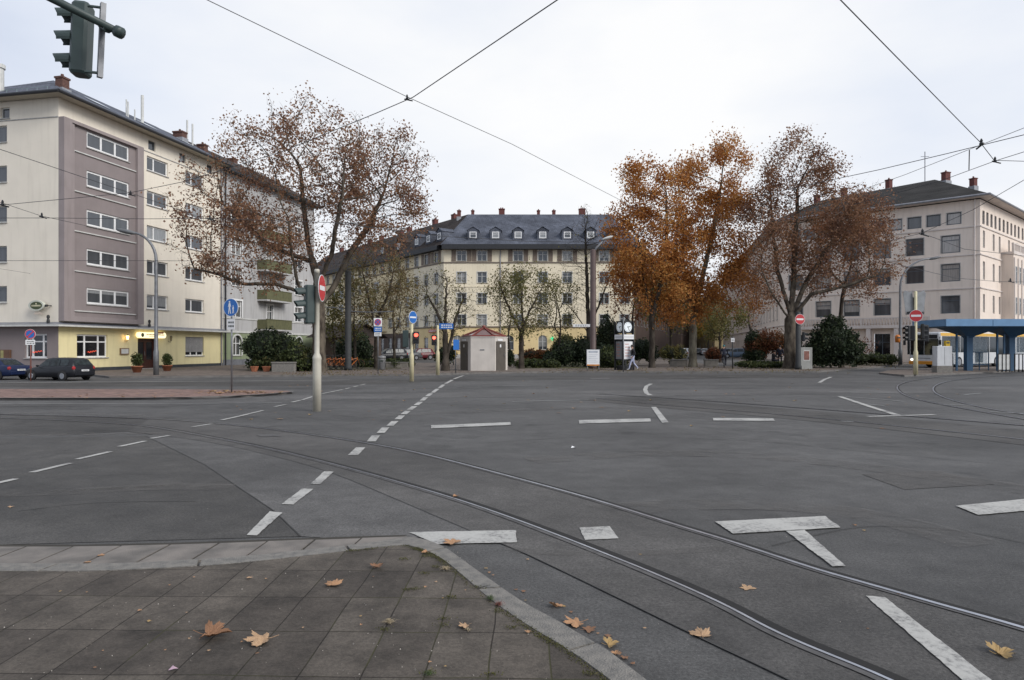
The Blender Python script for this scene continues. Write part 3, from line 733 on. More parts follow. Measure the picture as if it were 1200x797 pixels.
def bar(parent, name, fc, u0, u1, z0, z1, y0, y1, m):
    b = MB(fc.M); b.box(u0, y0, z0, u1, y1, z1); o = b.build(name, m); put(o, parent); return o
def pipe(parent, fc, u, z0, z1, m=PIPE, r=.06, y=-.1):
    b = MB(fc.M); b.tube([(u, y, z0), (u, y, z1)], r, 8)
    for z in np.arange(z0+1, z1, 2.4): b.lathe([(r*1.35, z), (r*1.35, z+.06)], 8, (u, y))
    o = b.build('downpipe', m); put(o, parent); return o
def chimney(parent, x, y, z0, z1, w=.7, d=.6, m=BRICKRED, pots=1, rz=0):
    M = Matrix.Translation((x, y, 0)) @ Matrix.Rotation(rz, 4, 'Z')
    b = MB(M); b.box(-w/2, -d/2, z0, w/2, d/2, z1-.12); b.box(-w/2-.05, -d/2-.05, z1-.12, w/2+.05, d/2+.05, z1)
    o = b.build('chimney', m); put(o, parent)
    b = MB(M); 
    b.box(-w/2-.08, -d/2-.08, z0-.1, w/2+.08, d/2+.08, z0+.55)
    f = b.build('flashing', CHIMCAP); f.parent = o
    b = MB(M)
    for i in range(pots): b.tube([((i-(pots-1)/2)*.28, 0, z1-.02), ((i-(pots-1)/2)*.28, 0, z1+.22)], .09, 8)
    f = b.build('chimney_pot', m); f.parent = o
def roofpoly(mb, faces):
    for f in faces: mb.poly(f)

# ================================================================== left corner house
A = Vector((-28.3, 42.6)); dR = Vector((.196, .98)).normalized(); nR = Vector((dR.y, -dR.x))
B = A + dR*16.75; Cc = A - nR*14
CREAM = mat('cream_plaster', (.78, .715, .605), .85, var=.03, scale=.7, bump=.15, bscale=70, grime=.13)
MAUVE = mat('mauve_plaster', (.25, .212, .207), .8, var=.04, scale=1, bump=.15, bscale=70, grime=.1)
MAUVE2 = mat('mauve_frame_plaster', (.29, .248, .242), .8, var=.05, scale=1, bump=.15, bscale=70, grime=.25)
YELLOW = mat('yellow_plaster', (.76, .67, .38), .8, var=.03, scale=1, bump=.15, bscale=70, grime=.2)
PLINTH = mat('dark_plinth', (.045, .05, .055), .7, var=.15, scale=3)
SLATE = slatemat('slate', (.112, .122, .150))
SLATE_G = slatemat('green_slate', (.038, .036, .034))
SLATE_B = slatemat('brown_roof_tiles', (.058, .047, .043))
LEAD = mat('lead_sheet', (.22, .23, .26), .45, .3, var=.12, scale=3)
fR = Fac(A, B); fL = Fac(Cc, A)
h = thing('apartment_house', 'cream corner apartment house with mauve window bay above a yellow ground floor pub', 'building', (A.x, A.y, 0))
ROWS = [(4.5+2.55*i, 5.55+2.55*i) for i in range(5)]
holesR = cols_rows([(7.65, 9.9), (11.9, 14.2)], ROWS) + [(7.8, 8.55, 16.25, 16.95), (11.2, 11.95, 16.25, 16.95), (14.6, 15.35, 16.25, 16.95)]
bayh = cols_rows([(1.95, 5.65)], ROWS)
gR = [(1.4, 3.95, .98, 2.5), (6.75, 8.75, .02, 2.3), (11.9, 14.2, .98, 2.5)]
U = fL.L
holesL = cols_rows([(U-5.6, U-3.85), (U-10.4, U-8.2)], ROWS) + [(U-4.35, U-3.65, 16.2, 16.9)]
gL = [(U-2.5, U-.85, .98, 2.5)]
mb = MB()
wall(mb, fR, 6.85, 16.75, 2.95, 17.25, holesR); wall(mb, fR, 0, 6.85, 2.95, 3.3, []); wall(mb, fR, 0, 6.85, 16.05, 17.25, [])
wall(mb, fL, 0, U, 2.95, 17.25, holesL)
# rear walls
bk = A - nR*14 + dR*16.75
for p, q in ((B, bk), (bk, Cc)):
    mb.poly([(p.x, p.y, 0), (q.x, q.y, 0), (q.x, q.y, 17.25), (p.x, p.y, 17.25)])
put(mb.build('wall', CREAM), h)
mb = MB(); wall(mb, fR, 0, 16.75, .35, 2.95, [g for g in gR if g[2] > .3], .2)
# openings that reach the ground: rebuild that strip by hand
mb = MB()
wall(mb, fR, 0, 6.75, .32, 2.95, gR, .2); wall(mb, fR, 8.75, 16.75, .32, 2.95, gR, .2); wall(mb, fR, 6.75, 8.75, 2.3, 2.95, [], .2)
put(mb.build('ground_floor_wall', YELLOW, label='yellow plastered ground floor'), h)
mb = MB(); wall(mb, fL, 0, U, .32, 2.95, gL, .2); put(mb.build('ground_floor_wall', MAUVE, label='mauve plastered ground floor'), h)
mb = MB(fR.M); mb.box(0, -.03, 0, 6.75, .3, .32); mb.box(8.75, -.03, 0, 16.75, .3, .32); mb.M = fL.M; mb.box(0, -.03, 0, U+.03, .3, .32)
put(mb.build('plinth', PLINTH), h)
# bay
mb = MB(fR.M); Y = -.42
mb.box(0, Y, 3.3, .62, 0, 16.05); mb.box(6.25, Y, 3.3, 6.85, 0, 16.05); mb.box(.62, Y, 3.3, 6.25, 0, 3.62); mb.box(.62, Y, 15.85, 6.25, 0, 16.05)
mb.box(.62, Y+.07, 3.62, .86, 0, 15.85); 
put(mb.build('bay_frame', MAUVE2), h)
mb = MB(); wall(mb, fR, .86, 6.25, 3.62, 15.85, bayh, .14, y=Y+.2); put(mb.build('bay_wall', MAUVE), h)
mb = MB(fR.M)
for i in range(5):
    z = 3.95 + 2.55*i
    mb.box(.87, Y+.12, z, 6.24, Y+.199, z+.07)
put(mb.build('bay_ledge', OLDWHITE), h)
for z0, z1 in ROWS: window(h, fR, 1.95, 5.65, z0, z1, (.335, .665), y=.06, base=Y+.2, fw=.12, gm=GL_A)
for u0, u1 in ((7.65, 9.9), (11.9, 14.2)):
    for z0, z1 in ROWS: window(h, fR, u0, u1, z0, z1, (.36,), fw=.10)
for a, b, c, d in holesR[-3:]: window(h, fR, a, b, c, d, (), fm=DARKF, sill=False)
for a, b, c, d in holesL: window(h, fL, a, b, c, d, (.5,) if b-a > 1 else (), fm=OLDWHITE)
window(h, fL, *gL[0], (.3, .78), .68, gm=GL_D, fw=.1); window(h, fR, *gR[0], (.28, .72), .68, gm=GL_D, fw=.1)
window(h, fR, *gR[2], (.33, .66), .3, gm=GL_D, fw=.08, blind=.8)
# red neon script glowing in the two pub windows
NEON = mat('neon_red', (1, .12, .06), .5, emit=.7)
for fc, u, z in ((fR, 2.35, 1.32), (fL, U-2.0, 1.32)):
    b = MB(fc.M); pts = [(u+.72*t, .07, z+.10*t+.06*math.sin(t*23)*(1-.4*t)) for t in [i/26 for i in range(27)]]; b.tube(pts, .012, 5)
    put(b.build('neon_script', NEON), h)
# door
DWOOD = mat('door_wood', (.06, .018, .012), .4, var=.2, scale=6)
d_ = MB(fR.M); d_.box(6.75, .20, .02, 6.87, .32, 2.3); d_.box(8.63, .20, .02, 8.75, .32, 2.3); d_.box(6.87, .202, 2.18, 8.63, .318, 2.3)
for k in range(2):
    x0 = 6.87 + k*.88
    d_.box(x0, .24, .02, x0+.13, .29, 2.18); d_.box(x0+.75, .24, .02, x0+.88, .29, 2.18); d_.box(x0+.13, .241, .02, x0+.75, .289, .75); d_.box(x0+.13, .241, 2.05, x0+.75, .289, 2.18)
dr = d_.build('door', DWOOD); put(dr, h)
b = MB(fR.M); b.box(7.0, .26, .75, 7.62, .27, 2.05); b.box(7.88, .26, .75, 8.5, .27, 2.05); g = b.build('door_glass', GL_D); g.parent = dr
b = MB(fR.M); b.tube([(7.68, .2, 1.05), (7.68, .2, 1.35)], .018, 6); g = b.build('handle', PIPE); g.parent = dr
b = MB(fR.M); b.box(6.72, -.35, .02, 8.78, .2, .12); put(b.build('door_step', SILL), h)
# canopy over the ground floor
mb = MB()
o1 = 1.0
def cor(fa, fb, off): return A + nR*off - dR*off
for z0, z1, off, m in ((2.95, 3.06, .62, OLDWHITE),):
    q = MB(fR.M); q.box(-off, -off, z0, 16.75, 0, z1); q.M = fL.M; q.box(0, -off, z0+.001, U, 0, z1-.001); put(q.build('canopy', m), h)
q = MB(fR.M); q.poly([(-.62, -.62, 3.062), (16.75, -.62, 3.062), (16.75, 0, 3.24), (0, 0, 3.24)])
q.M = fL.M; q.poly([(0, -.62, 3.062), (U+.62, -.62, 3.062), (U, 0, 3.24), (0, 0, 3.24)]); put(q.build('canopy_roof', LEAD), h)
# string line and eaves
bar(h, 'string_course', fR, 6.85, 16.75, 16.02, 16.08, -.04, 0, SILL); bar(h, 'string_course', fL, 0, U, 16.02, 16.08, -.04, 0, SILL)
def loc(a, b, z): v = A - nR*a + dR*b; return (v.x, v.y, z)
o = .85
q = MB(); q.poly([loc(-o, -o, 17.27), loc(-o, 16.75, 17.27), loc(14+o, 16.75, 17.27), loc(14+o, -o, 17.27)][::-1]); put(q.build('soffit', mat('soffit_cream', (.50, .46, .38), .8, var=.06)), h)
q = MB(); Hh = 21.2
q.poly([loc(-o, -o, 17.42), loc(-o, 16.75, 17.42), loc(6.6, 16.75, Hh), loc(6.6, 6.2, Hh)][::1])
q.poly([loc(14+o, -o, 17.42), loc(-o, -o, 17.42), loc(6.6, 6.2, Hh)])
q.poly([loc(14+o, 16.75, 17.42), loc(14+o, -o, 17.42), loc(6.6, 6.2, Hh), loc(6.6, 16.75, Hh)])
q.poly([loc(-o, 16.75, 17.42), loc(14+o, 16.75, 17.42), loc(6.6, 16.75, Hh)])
rf = q.build('roof', SLATE); put(rf, h)
q = MB(); 
for s0, s1 in ((loc(-o-.05, -o-.05, 17.3), loc(-o-.05, 16.75, 17.3)), (loc(14+o, -o-.05, 17.3), loc(-o-.05, -o-.05, 17.3))):
    q.tube([s0, s1], .11, 8)
put(q.build('gutter', GUT_D), h)
def skyl(b0, b1):
    def rp(a, b): t = (a+o)/(6.6+o); return loc(a, b, 17.42 + (Hh-17.42)*t + .06)
    q = MB(); q.poly([rp(1.2, b0), rp(1.2, b1), rp(2.3, b1), rp(2.3, b0)]); k = q.build('skylight', mat('skylight_glass', (.6, .65, .7), .1, var=.03, spec=.9)); put(k, h); 
skyl(4.3, 5.6); skyl(9.2, 10.4); skyl(13.6, 14.6)
v = loc(1.3, 1.6, 0); chimney(h, v[0], v[1], 17.9, 19.2, .55, .55, BRICKDK, 1, fR.a)
v = loc(3.0, 15.2, 0); chimney(h, v[0], v[1], 18.9, 20.0, .6, .9, BRICKDK, 1, fR.a)
q = MB()
for a, b, z, r in ((2.0, 9.6, 21.0, .11), (1.8, 7.9, 19.9, .05), (2.2, 8.2, 20.2, .05), (1.9, 8.7, 19.6, .05), (2.6, 15.6, 21.1, .08), (2.6, 16.3, 21.0, .08)):
    v = loc(a, b, 18); q.tube([v, (v[0], v[1], z)], r, 8)
put(q.build('antenna_mast', OLDWHITE), h)
v = loc(5.0, -.1, 0)
q = MB(); v = loc(5.6, 1.0, 17.9); q.tube([v, (v[0], v[1], 19.9)], .3, 12); q.tube([(v[0], v[1], 19.9), (v[0], v[1], 20.15)], .38, 12); put(q.build('flue', OLDWHITE), h)
q = MB()
for i in range(14):
    v = loc(.2 + i*.75, -o+.25, 17.5); q.tube([v, (v[0], v[1], 17.72)], .010, 4)
q.tube([loc(.2, -o+.25, 17.72), loc(10, -o+.25, 17.72)], .010, 4); put(q.build('snow_guard', mat('snow_guard_m', (.25, .36, .33), .6)), h)
pipe(h, fR, 16.45, .1, 17.2)
# lit pub signboard, lantern, menu case
SIGNLIT = mat('lit_sign', (1, .88, .55), .5, var=.03, emit=1.15)
INK = mat('sign_ink', (.06, .07, .06), .6)
t = thing('pub_sign', 'lit cream oblong signboard with round ends above the pub door', 'sign', tuple(fR.w(7.9, -.2, 2.55)), local=True, rz=fR.a)
pts = [(1.25+.21*math.cos(a), .21*math.sin(a)) for a in [math.pi*(i/8-.5) for i in range(9)]]
pts = pts + [(-x_, -z_) for x_, z_ in pts]
q = MB(); q.prism_y(pts, -.07, .10); child('sign_box', q, SIGNLIT, t)
q = MB(); q.lathe([(.15, -.078), (.15, -.071)], 16, (-1.0, 0), 'y'); child('round_emblem', q, mat('emblem_green', (.10, .12, .05), .6), t)
q = MB()
x_ = -.62; rr_ = random.Random(3)
while x_ < 1.25:
    w_ = rr_.uniform(.03, .07); q.box(x_, -.076, -.01, x_+w_, -.071, .06+rr_.uniform(0, .05)); x_ += w_ + .03
x_ = -.35
while x_ < .45:
    w_ = rr_.uniform(.02, .05); q.box(x_, -.076, -.12, x_+w_, -.071, -.07); x_ += w_ + .025
child('lettering', q, mat('sign_gold', (.35, .22, .06), .6), t)
q = MB(); q.box(.35, -.09, .13, 1.15, -.02, .24); child('red_strip', q, mat('sign_red', (.35, .03, .03), .6), t)
LAMP = mat('lantern_glow', (1, .62, .22), .5, emit=7)
IRON = mat('wrought_iron', (.03, .03, .03), .6)
for u, lit in ((5.45, 1), (9.9, 0)):
    t = thing('wall_lantern', ('glowing amber wall lantern left of the pub door' if lit else 'unlit iron wall lantern right of the pub door'), 'lantern', tuple(fR.w(u, -.02, 2.25)), local=True, rz=fR.a)
    q = MB(); q.tube([(0, 0, -.15), (0, -.2, -.2), (0, -.25, -.08)], .015, 6); q.tube([(0, -.25, .22), (0, -.25, .3)], [.11, .02], 6); q.tube([(0, -.25, -.08), (0, -.25, -.05)], .07, 6); child('bracket', q, IRON, t)
    q = MB(); q.tube([(0, -.25, -.05), (0, -.25, .22)], [.06, .10], 6); child('lamp_glass', q, LAMP if lit else mat('lamp_glass_off', (.2, .17, .1), .2), t)
t = thing('menu_case', 'small framed menu case on the yellow wall under the glowing lantern', 'menu case', tuple(fR.w(5.4, -.02, 1.15)), local=True, rz=fR.a)
q = MB(); q.box(-.4, -.08, 0, .4, 0, .45); child('case', q, mat('menu_wood', (.22, .13, .07), .5), t)
q = MB(); q.box(-.33, -.085, .06, .33, -.082, .39); child('menu_sheet', q, OLDWHITE, t)
t = thing('menu_case', 'wooden notice case with a red stripe on the mauve wall at the left edge', 'notice case', tuple(fL.w(U-4.1, -.02, .75)), local=True, rz=fL.a)
q = MB(); q.box(-.6, -.1, 0, .6, 0, .75); child('case', q, mat('case_wood', (.14, .07, .04), .5), t)
q = MB(); q.box(-.1, -.106, .05, .12, -.102, .7); child('panel', q, mat('case_panel', (.36, .33, .14), .5), t)
# projecting oval brewery sign
t = thing('brewery_sign', 'oval dark green sign with pale rim projecting from the mauve and cream wall', 'sign', tuple(fL.w(U-1.25, -.32, 4.25)), local=True, rz=fL.a)
q = MB(); n_ = 28; q.prism_y([(.56*math.cos(2*math.pi*i/n_), .33*math.sin(2*math.pi*i/n_)) for i in range(n_)], -.09, .09); child('sign_rim', q, mat('sign_rim', (.55, .56, .48), .4, var=.06), t)
q = MB(); q.prism_y([(.43*math.cos(2*math.pi*i/n_)+.03, .24*math.sin(2*math.pi*i/n_)) for i in range(n_)], -.10, .10); child('sign_face', q, mat('sign_green', (.05, .065, .02), .4), t)
q = MB(); x_ = -.30
while x_ < .32: q.box(x_, -.106, -.06, x_+.055, -.101, .035); x_ += .085
q.lathe([(.05, -.106), (.05, -.101)], 10, (.03, .11), 'y'); child('lettering', q, mat('sign_pale', (.7, .66, .45), .5), t)
q = MB(); q.tube([(.5, 0, 0), (.75, .32, 0)], .03, 6); q.box(.62, -.05, -.08, .74, .06, .06); child('bracket', q, IRON, t)
q = MB(); q.poly([(-.25, -.02, -.55), (.5, -.02, -.55), (.35, -.02, -.42), (-.1, -.02, -.40)]); q.poly([(-.25, .0, -.55), (-.1, .0, -.40), (.35, .0, -.42), (.5, .0, -.55)]); child('name_plate', q, mat('plate_cream', (.62, .52, .42), .5), t)
for fc, u, off in ((fL, U-.45, -.3), (fR, 7.55, -.3)):
    t = thing('alarm_light', 'small dark figure shaped spotlight standing on the lead canopy' + (' at the house corner' if fc is fL else ' above the pub door'), 'spotlight', tuple(fc.w(u, off, 3.15)), local=True, rz=fc.a)
    q = MB(); q.lathe([(.08, 0), (.1, .12), (.06, .3), (.09, .34), (.09, .46), (.03, .52)], 8); child('lamp_body', q, IRON, t)

# ================================================================== grey and green house
GREYP = mat('grey_plaster', (.44, .435, .43), .85, var=.05, scale=.6, bump=.15, bscale=60, grime=.4)
GREENP = mat('green_plaster', (.235, .275, .165), .85, var=.06, scale=.8, bump=.15, grime=.4)
GPL = mat('grey_plinth', (.16, .165, .18), .8, var=.15)
OLIVE = mat('olive_balcony', (.125, .125, .06), .7, var=.12, scale=4, grime=.4)
E2 = A + dR*33.2; f2 = Fac(B, E2)
h = thing('apartment_house', 'grey apartment house with olive balconies and a green ground floor behind the plane tree', 'building', (B.x, B.y, 0))
WR = [(4.35+2.8*i, 5.85+2.8*i) for i in range(4)]
cw = [(1.3, 2.85), (12.3, 13.85)]; cb = [(7.0, 8.0)]
hol = cols_rows(cw, WR) + [(7.0, 8.1, 3.5+2.8*i, 5.8+2.8*i) for i in range(4)]
gh = [(1.45, 2.75, .95, 2.75), (12.45, 13.75, .95, 2.75)]
mb = MB(); wall(mb, f2, 0, f2.L, 3.0, 17.25, hol)
bk = E2 - nR*12
mb.poly([(E2.x, E2.y, 0), (bk.x, bk.y, 0), (bk.x, bk.y, 17.25), (E2.x, E2.y, 17.25)])
put(mb.build('wall', GREYP), h)
mb = MB(); wall(mb, f2, 0, f2.L, .6, 3.0, gh)
for g_ in gh: arch_fill(mb, f2, g_[0], g_[1], g_[3], .6)
put(mb.build('ground_floor_wall', GREENP, label='green plastered ground floor'), h)
bar(h, 'plinth', f2, 0, f2.L, 0, .6, -.04, .2, GPL)
bar(h, 'string_course', f2, 0, f2.L, 2.97, 3.12, -.07, 0, OLDWHITE); bar(h, 'string_course', f2, 0, f2.L, 4.2, 4.3, -.06, 0, OLDWHITE)
for a, b in cw:
    for c, d in WR: window(h, f2, a, b, c, d, (.5,), .66, trim=.14, gm=GL_B)
for i in range(4): window(h, f2, 7.0, 8.1, 3.5+2.8*i, 5.8+2.8*i, (.5,), .72, trim=.1, gm=GL_B, sill=False, name='balcony_door')
for g_ in gh:
    window(h, f2, *g_, (.5,), .6, gm=GL_B)
    q = MB(f2.M); cx = (g_[0]+g_[1])/2
    pts = [(g_[0]-.14, g_[2]), (g_[0]-.001, g_[2])] 
    n_ = 10
    o_ = [(cx-(.65+.15)*math.cos(math.pi*i/n_), g_[3]-.6+.75*math.sin(math.pi*i/n_)) for i in range(n_+1)]
    i_ = [(cx-.65*math.cos(math.pi*i/n_), g_[3]-.6+.6*math.sin(math.pi*i/n_)) for i in range(n_+1)]
    for k in range(n_): 
        a_1, b_1, c_1, d_1 = o_[k], o_[k+1], i_[k+1], i_[k]
        q.prism_y([a_1, b_1, c_1, d_1], -.06, -.006)
    q.box(g_[0]-.15, -.06, g_[2], g_[0], -.006, g_[3]-.6); q.box(g_[1], -.06, g_[2], g_[1]+.15, -.006, g_[3]-.6)
    put(q.build('arch_trim', OLDWHITE), h)
for i in range(4):
    z = 3.25 + 2.8*i; q = MB(f2.M); u0, u1 = 5.3, 9.9
    q.box(u0, -1.0, z, u1, 0, z+.14)
    bl = q.build('balcony', GREYP); put(bl, h)
    q = MB(f2.M); q.box(u0, -1.0, z+.14, u1, -.95, z+1.05); q.box(u0, -.95, z+.14, u0+.05, 0, z+1.05); q.box(u1-.05, -.95, z+.14, u1, 0, z+1.05); q.box(u0-.03, -1.04, z+1.05, u1+.03, -.93, z+1.10)
    g = q.build('balcony_panel', OLIVE); g.parent = bl
def loc2(a, b, z): v = B - nR*a + dR*b; return (v.x, v.y, z)
LL = f2.L
q = MB(); q.poly([loc2(-.7, 0, 17.3), loc2(-.7, LL+.3, 17.3), loc2(6, LL+.3, 20.9), loc2(6, 0, 20.9)]); q.poly([loc2(6, 0, 20.9), loc2(6, LL+.3, 20.9), loc2(12, LL+.3, 17.3), loc2(12, 0, 17.3)])
q.poly([loc2(-.7, LL+.3, 17.3), loc2(12, LL+.3, 17.3), loc2(6, LL+.3, 20.9)]); q.poly([loc2(-.7, 0, 17.3), loc2(6, 0, 20.9), loc2(12, 0, 17.3)])
put(q.build('roof', SLATE_B), h)
bar(h, 'eaves', f2, .02, LL+.3, 17.0, 17.28, -.72, 0, GUT_D)
pipe(h, f2, .28, .1, 17, GUT_D)
v = loc2(2.6, .9, 0); chimney(h, v[0], v[1], 18.2, 19.6, .55, .7, BRICKDK, 1, f2.a); v = loc2(5, 9, 0); chimney(h, v[0], v[1], 19.6, 20.7, .6, .7, BRICKDK, 1, f2.a)

# ================================================================== long yellow block behind the square
YP = mat('pale_yellow_plaster', (.80, .715, .54), .85, var=.04, scale=.4, bump=.1, bscale=40, grime=.2)
YG = mat('ochre_plaster', (.76, .60, .32), .85, var=.05, scale=.5, bump=.1, bscale=40, grime=.2)
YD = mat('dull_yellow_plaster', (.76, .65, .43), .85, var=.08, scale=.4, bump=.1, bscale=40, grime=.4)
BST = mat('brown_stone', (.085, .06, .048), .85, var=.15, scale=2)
BR_SHADE = mat('shaded_brown_plaster', (.13, .085, .065), .85, var=.12, scale=.5, grime=.4)  # street side of the yellow block, its shade put into this brown
SHU = mat('brown_shutter', (.20, .155, .12), .7, var=.12, scale=4)
M0 = Vector((-10, 100)); M1 = Vector((18, 100)); NW = Vector((-10-.6*60, 100+.8*60)); M2 = Vector((18+.33*112, 100+.94*112))
h = thing('apartment_block', 'long pale yellow apartment block with slate mansard roof and dormers behind the square', 'building', (M0.x, M0.y, 0))
fM = Fac(M0, M1)
cx_ = [2.6, 5.6, 10.9, 14.5, 18.1, 23.5, 26.5]
RW = [(4.95, 6.5), (8.1, 9.65), (11.15, 12.75), (14.35, 15.9)]
hol = cols_rows([(c-.68, c+.68) for c in cx_], RW); gh = [(c-.65, c+.65, 1.35, 3.5) for c in (2.0, 5.6, 9.6, 14.5, 18.1, 22.6, 26.5)]
mb = MB(); wall(mb, fM, 0, 28, 4.7, 16.5, hol); put(mb.build('wall', YP), h)
mb = MB(); wall(mb, fM, 0, 28, .7, 4.7, gh)
for g_ in gh: arch_fill(mb, fM, g_[0], g_[1], g_[3], .6)
put(mb.build('ground_floor_wall', YG, label='ochre ground floor with arched windows'), h)
bar(h, 'plinth', fM, 0, 28, 0, .7, -.06, .2, SILL)
for a, b, c, d in hol: window(h, fM, a, b, c, d, (.5,), .62, gm=GL_B, fm=OLDWHITE, trim=.1, sm=BRSILL)
for g_ in gh: window(h, fM, *g_, (.5,), .55, gm=GL_B, fm=OLDWHITE, sm=BRSILL)
bar(h, 'string_course', fM, 0, 28, 4.62, 4.80, -.12, 0, BRSILL); bar(h, 'string_course', fM, 0, 28, 14.05, 14.22, -.1, 0, BRSILL); bar(h, 'string_course', fM, 0, 28, 10.55, 10.66, -.06, 0, YP)
for c in cx_:
    for s_ in (-1, 1):
        q = MB(fM.M); q.box(c+s_*1.14-.32, -.05, 14.3, c+s_*1.14+.32, -.006, 15.95); put(q.build('shutter', SHU), h)
pipe(h, fM, 8.3, .1, 16, PIPE, .07); 
# the wing that runs back to the left
fW = Fac(NW, M0); LW = fW.L
wc = [(LW-2.2-3.0*i) for i in range(18)]
RW2 = [(4.95, 6.5), (8.1, 9.65), (11.15, 12.75), (14.35, 15.9)]
hol = cols_rows([(c-.6, c+.6) for c in wc], RW2); gh = [(c-.65, c+.65, .95, 3.2) for c in wc]
mb = MB(); wall(mb, fW, LW-9, LW, 4.7, 16.5, hol); put(mb.build('wall', YP), h)
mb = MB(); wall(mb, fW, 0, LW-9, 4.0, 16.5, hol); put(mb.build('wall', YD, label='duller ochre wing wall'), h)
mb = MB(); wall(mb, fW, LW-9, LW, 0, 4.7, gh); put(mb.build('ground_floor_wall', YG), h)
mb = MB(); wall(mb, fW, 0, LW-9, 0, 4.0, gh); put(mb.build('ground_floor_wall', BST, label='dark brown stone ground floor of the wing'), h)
for i, (a, b, c, d) in enumerate(hol):
    window(h, fW, a, b, c, d, (.5,), .6, gm=GL_B, fm=OLDWHITE, trim=.1, sm=BRSILL)
for a, b, c, d in gh:
    window(h, fW, a, b, c, d, (.5,), .6, gm=GL_B, fm=OLDWHITE, sm=BRSILL)
bar(h, 'string_course', fW, LW-9, LW, 4.62, 4.80, -.12, 0, BRSILL); bar(h, 'string_course', fW, 0, LW, 14.05, 14.22, -.1, 0, BRSILL)
for c in (LW-2.2, LW-5.2):
    for a_, c_ in ((c-1.4, c-.66), (c+.66, c+1.4)): q = MB(fW.M); q.box(a_, -.05, 14.3, c_, -.006, 15.95); put(q.build('shutter', SHU), h)
# three storey bay windows with small balconies on the wing
for c in (LW-20.2, LW-35.2):
    q = MB(fW.M); q.prism([(c-1.9, 0), (c-1.2, -1.0), (c+1.2, -1.0), (c+1.9, 0)], 4.4, 13.6); bb = q.build('oriel', YD); put(bb, h)
    for c_, d_ in RW2[:3]:
        window(h, fW, c-.9, c+.9, c_-.3, d_, (.5,), .6, gm=GL_B, fm=OLDWHITE, y=.02, base=-1.08, sill=False)
# side wall along the right street
fS = Fac(M1, M2)
sw = [3+3.4*i for i in range(24)]
hol = cols_rows([(c-.6, c+.6) for c in sw], RW2)
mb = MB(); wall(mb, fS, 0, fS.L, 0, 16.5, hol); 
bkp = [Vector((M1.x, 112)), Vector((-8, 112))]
put(mb.build('wall', BR_SHADE, label='side wall along the street with its shade put into the brown colour'), h)
for a, b, c, d in hol: window(h, fS, a, b, c, d, (.5,), gm=GL_B, fm=OLDWHITE)
# roofs
q = MB(); EZ = 16.62; RZ = 22.2
a0 = (-10.4, 99.1, EZ); a1 = (18.9, 99.1, EZ); r0_ = (-6.8, 105.2, RZ); r1_ = (15.2, 105.2, RZ)
q.poly([a0, a1, r1_, r0_])
e2 = (M2.x+.9, M2.y, EZ); r2_ = (M2.x-5, M2.y, RZ)
q.poly([a1, e2, r2_, r1_]); 
q.poly([r0_, r1_, r2_, (M2.x-14, M2.y, RZ-.6), (10, 118, RZ-.8), (-4, 112, RZ-.8)])
q.M = Matrix()
put(q.build('roof', SLATE), h)
q = MB(); n0 = fW.w(0, -.9, EZ); n1 = (-10.4, 99.1, EZ); nr = fW.w(0, 6.2, RZ)
q.poly([n0, n1, r0_, nr]); q.poly([nr, r0_, (-4, 112, RZ-.8), fW.w(0, 13, EZ)]); put(q.build('roof', SLATE_B, label='dark brown tiled roof of the wing'), h)
q = MB(fM.M); q.box(-.2, -1.0, 16.0, 28.9, 0, 16.7); q.M = fS.M; q.box(.9, -.9, 16.1, fS.L, 0, 16.6); put(q.build('eaves', GUT_D), h)
q = MB(fW.M); q.box(0, -.95, 16.02, LW-.4, 0, 16.66); put(q.build('eaves', GUT_D), h)
def dormer(fc, u, z0=17.4, zz=None, back=1.3, m=SLATE):
    """gabled dormer with a white window, standing on the lower slope"""
    y0 = -.9 + (z0-16.62)*1.09
    M = fc.M @ Matrix.Translation((u, y0, z0)); w_ = .80
    q = MB(M); q.box(-w_, 0, 0, -.52, 1.9, 1.45); q.box(.52, 0, 0, w_, 1.9, 1.45); q.box(-.52, .05, 0, .52, 1.9, .28); q.box(-.52, .002, 1.25, .52, 1.9, 1.45)
    q.poly([(-w_-.12, -.12, 1.42), (0, -.12, 2.0), (0, 2.8, 2.0), (-w_-.12, 2.2, 1.42)]); q.poly([(0, -.12, 2.0), (w_+.12, -.12, 1.42), (w_+.12, 2.2, 1.42), (0, 2.8, 2.0)])
    q.poly([(-w_, 0, 1.45), (w_, 0, 1.45), (0, 0, 1.93)])
    o_ = q.build('dormer', m); put(o_, h)
    q = MB(M); q.box(-.52, -.03, .28, -.40, .05, 1.25); q.box(.40, -.03, .28, .52, .05, 1.25); q.box(-.4, -.028, 1.13, .4, .048, 1.25); q.box(-.4, -.028, .28, .4, .048, .40); q.box(-.4, -.02, .86, .4, .04, .92)
    f = q.build('window', WHITE); f.parent = o_
    q = MB(M); q.poly([(-.42, .02, .35), (.42, .02, .35), (.42, .02, 1.2), (-.42, .02, 1.2)]); f2_ = q.build('pane', GL_A); f2_.parent = f
    f2_['_x'] = 1
for u in (4.3, 7.6, 10.9, 14.5, 18.1, 21.5, 24.9): dormer(fM, u)
for u in (LW-1.2, LW-4.4, LW-8.0, LW-14, LW-20): dormer(fW, u, m=SLATE_B if u < LW-9 else SLATE)
for px, w_ in ((554, .5), (586, 1.1), (588, 1.0), (631, .5), (649, .55), (682, 1.1), (538, .6)):
    if px == 586: continue
    X = (px-600)/F*106; chimney(h, X, 106, 21.4, 23.2 if w_ > .9 else 22.95, w_*.9, .7, BRICKRED, 2 if w_ > .9 else 1)
for t_, z in ((7, 23.0), (13, 23.1), (22, 23.0), (25, 22.9), (33, 23.0), (38, 22.9), (46, 22.9), (52, 22.9)):
    v = fW.w(LW-t_, 6.2, 0); chimney(h, v.x, v.y, 21.4, z, .85, .7, BRICKRED, 2, fW.a)
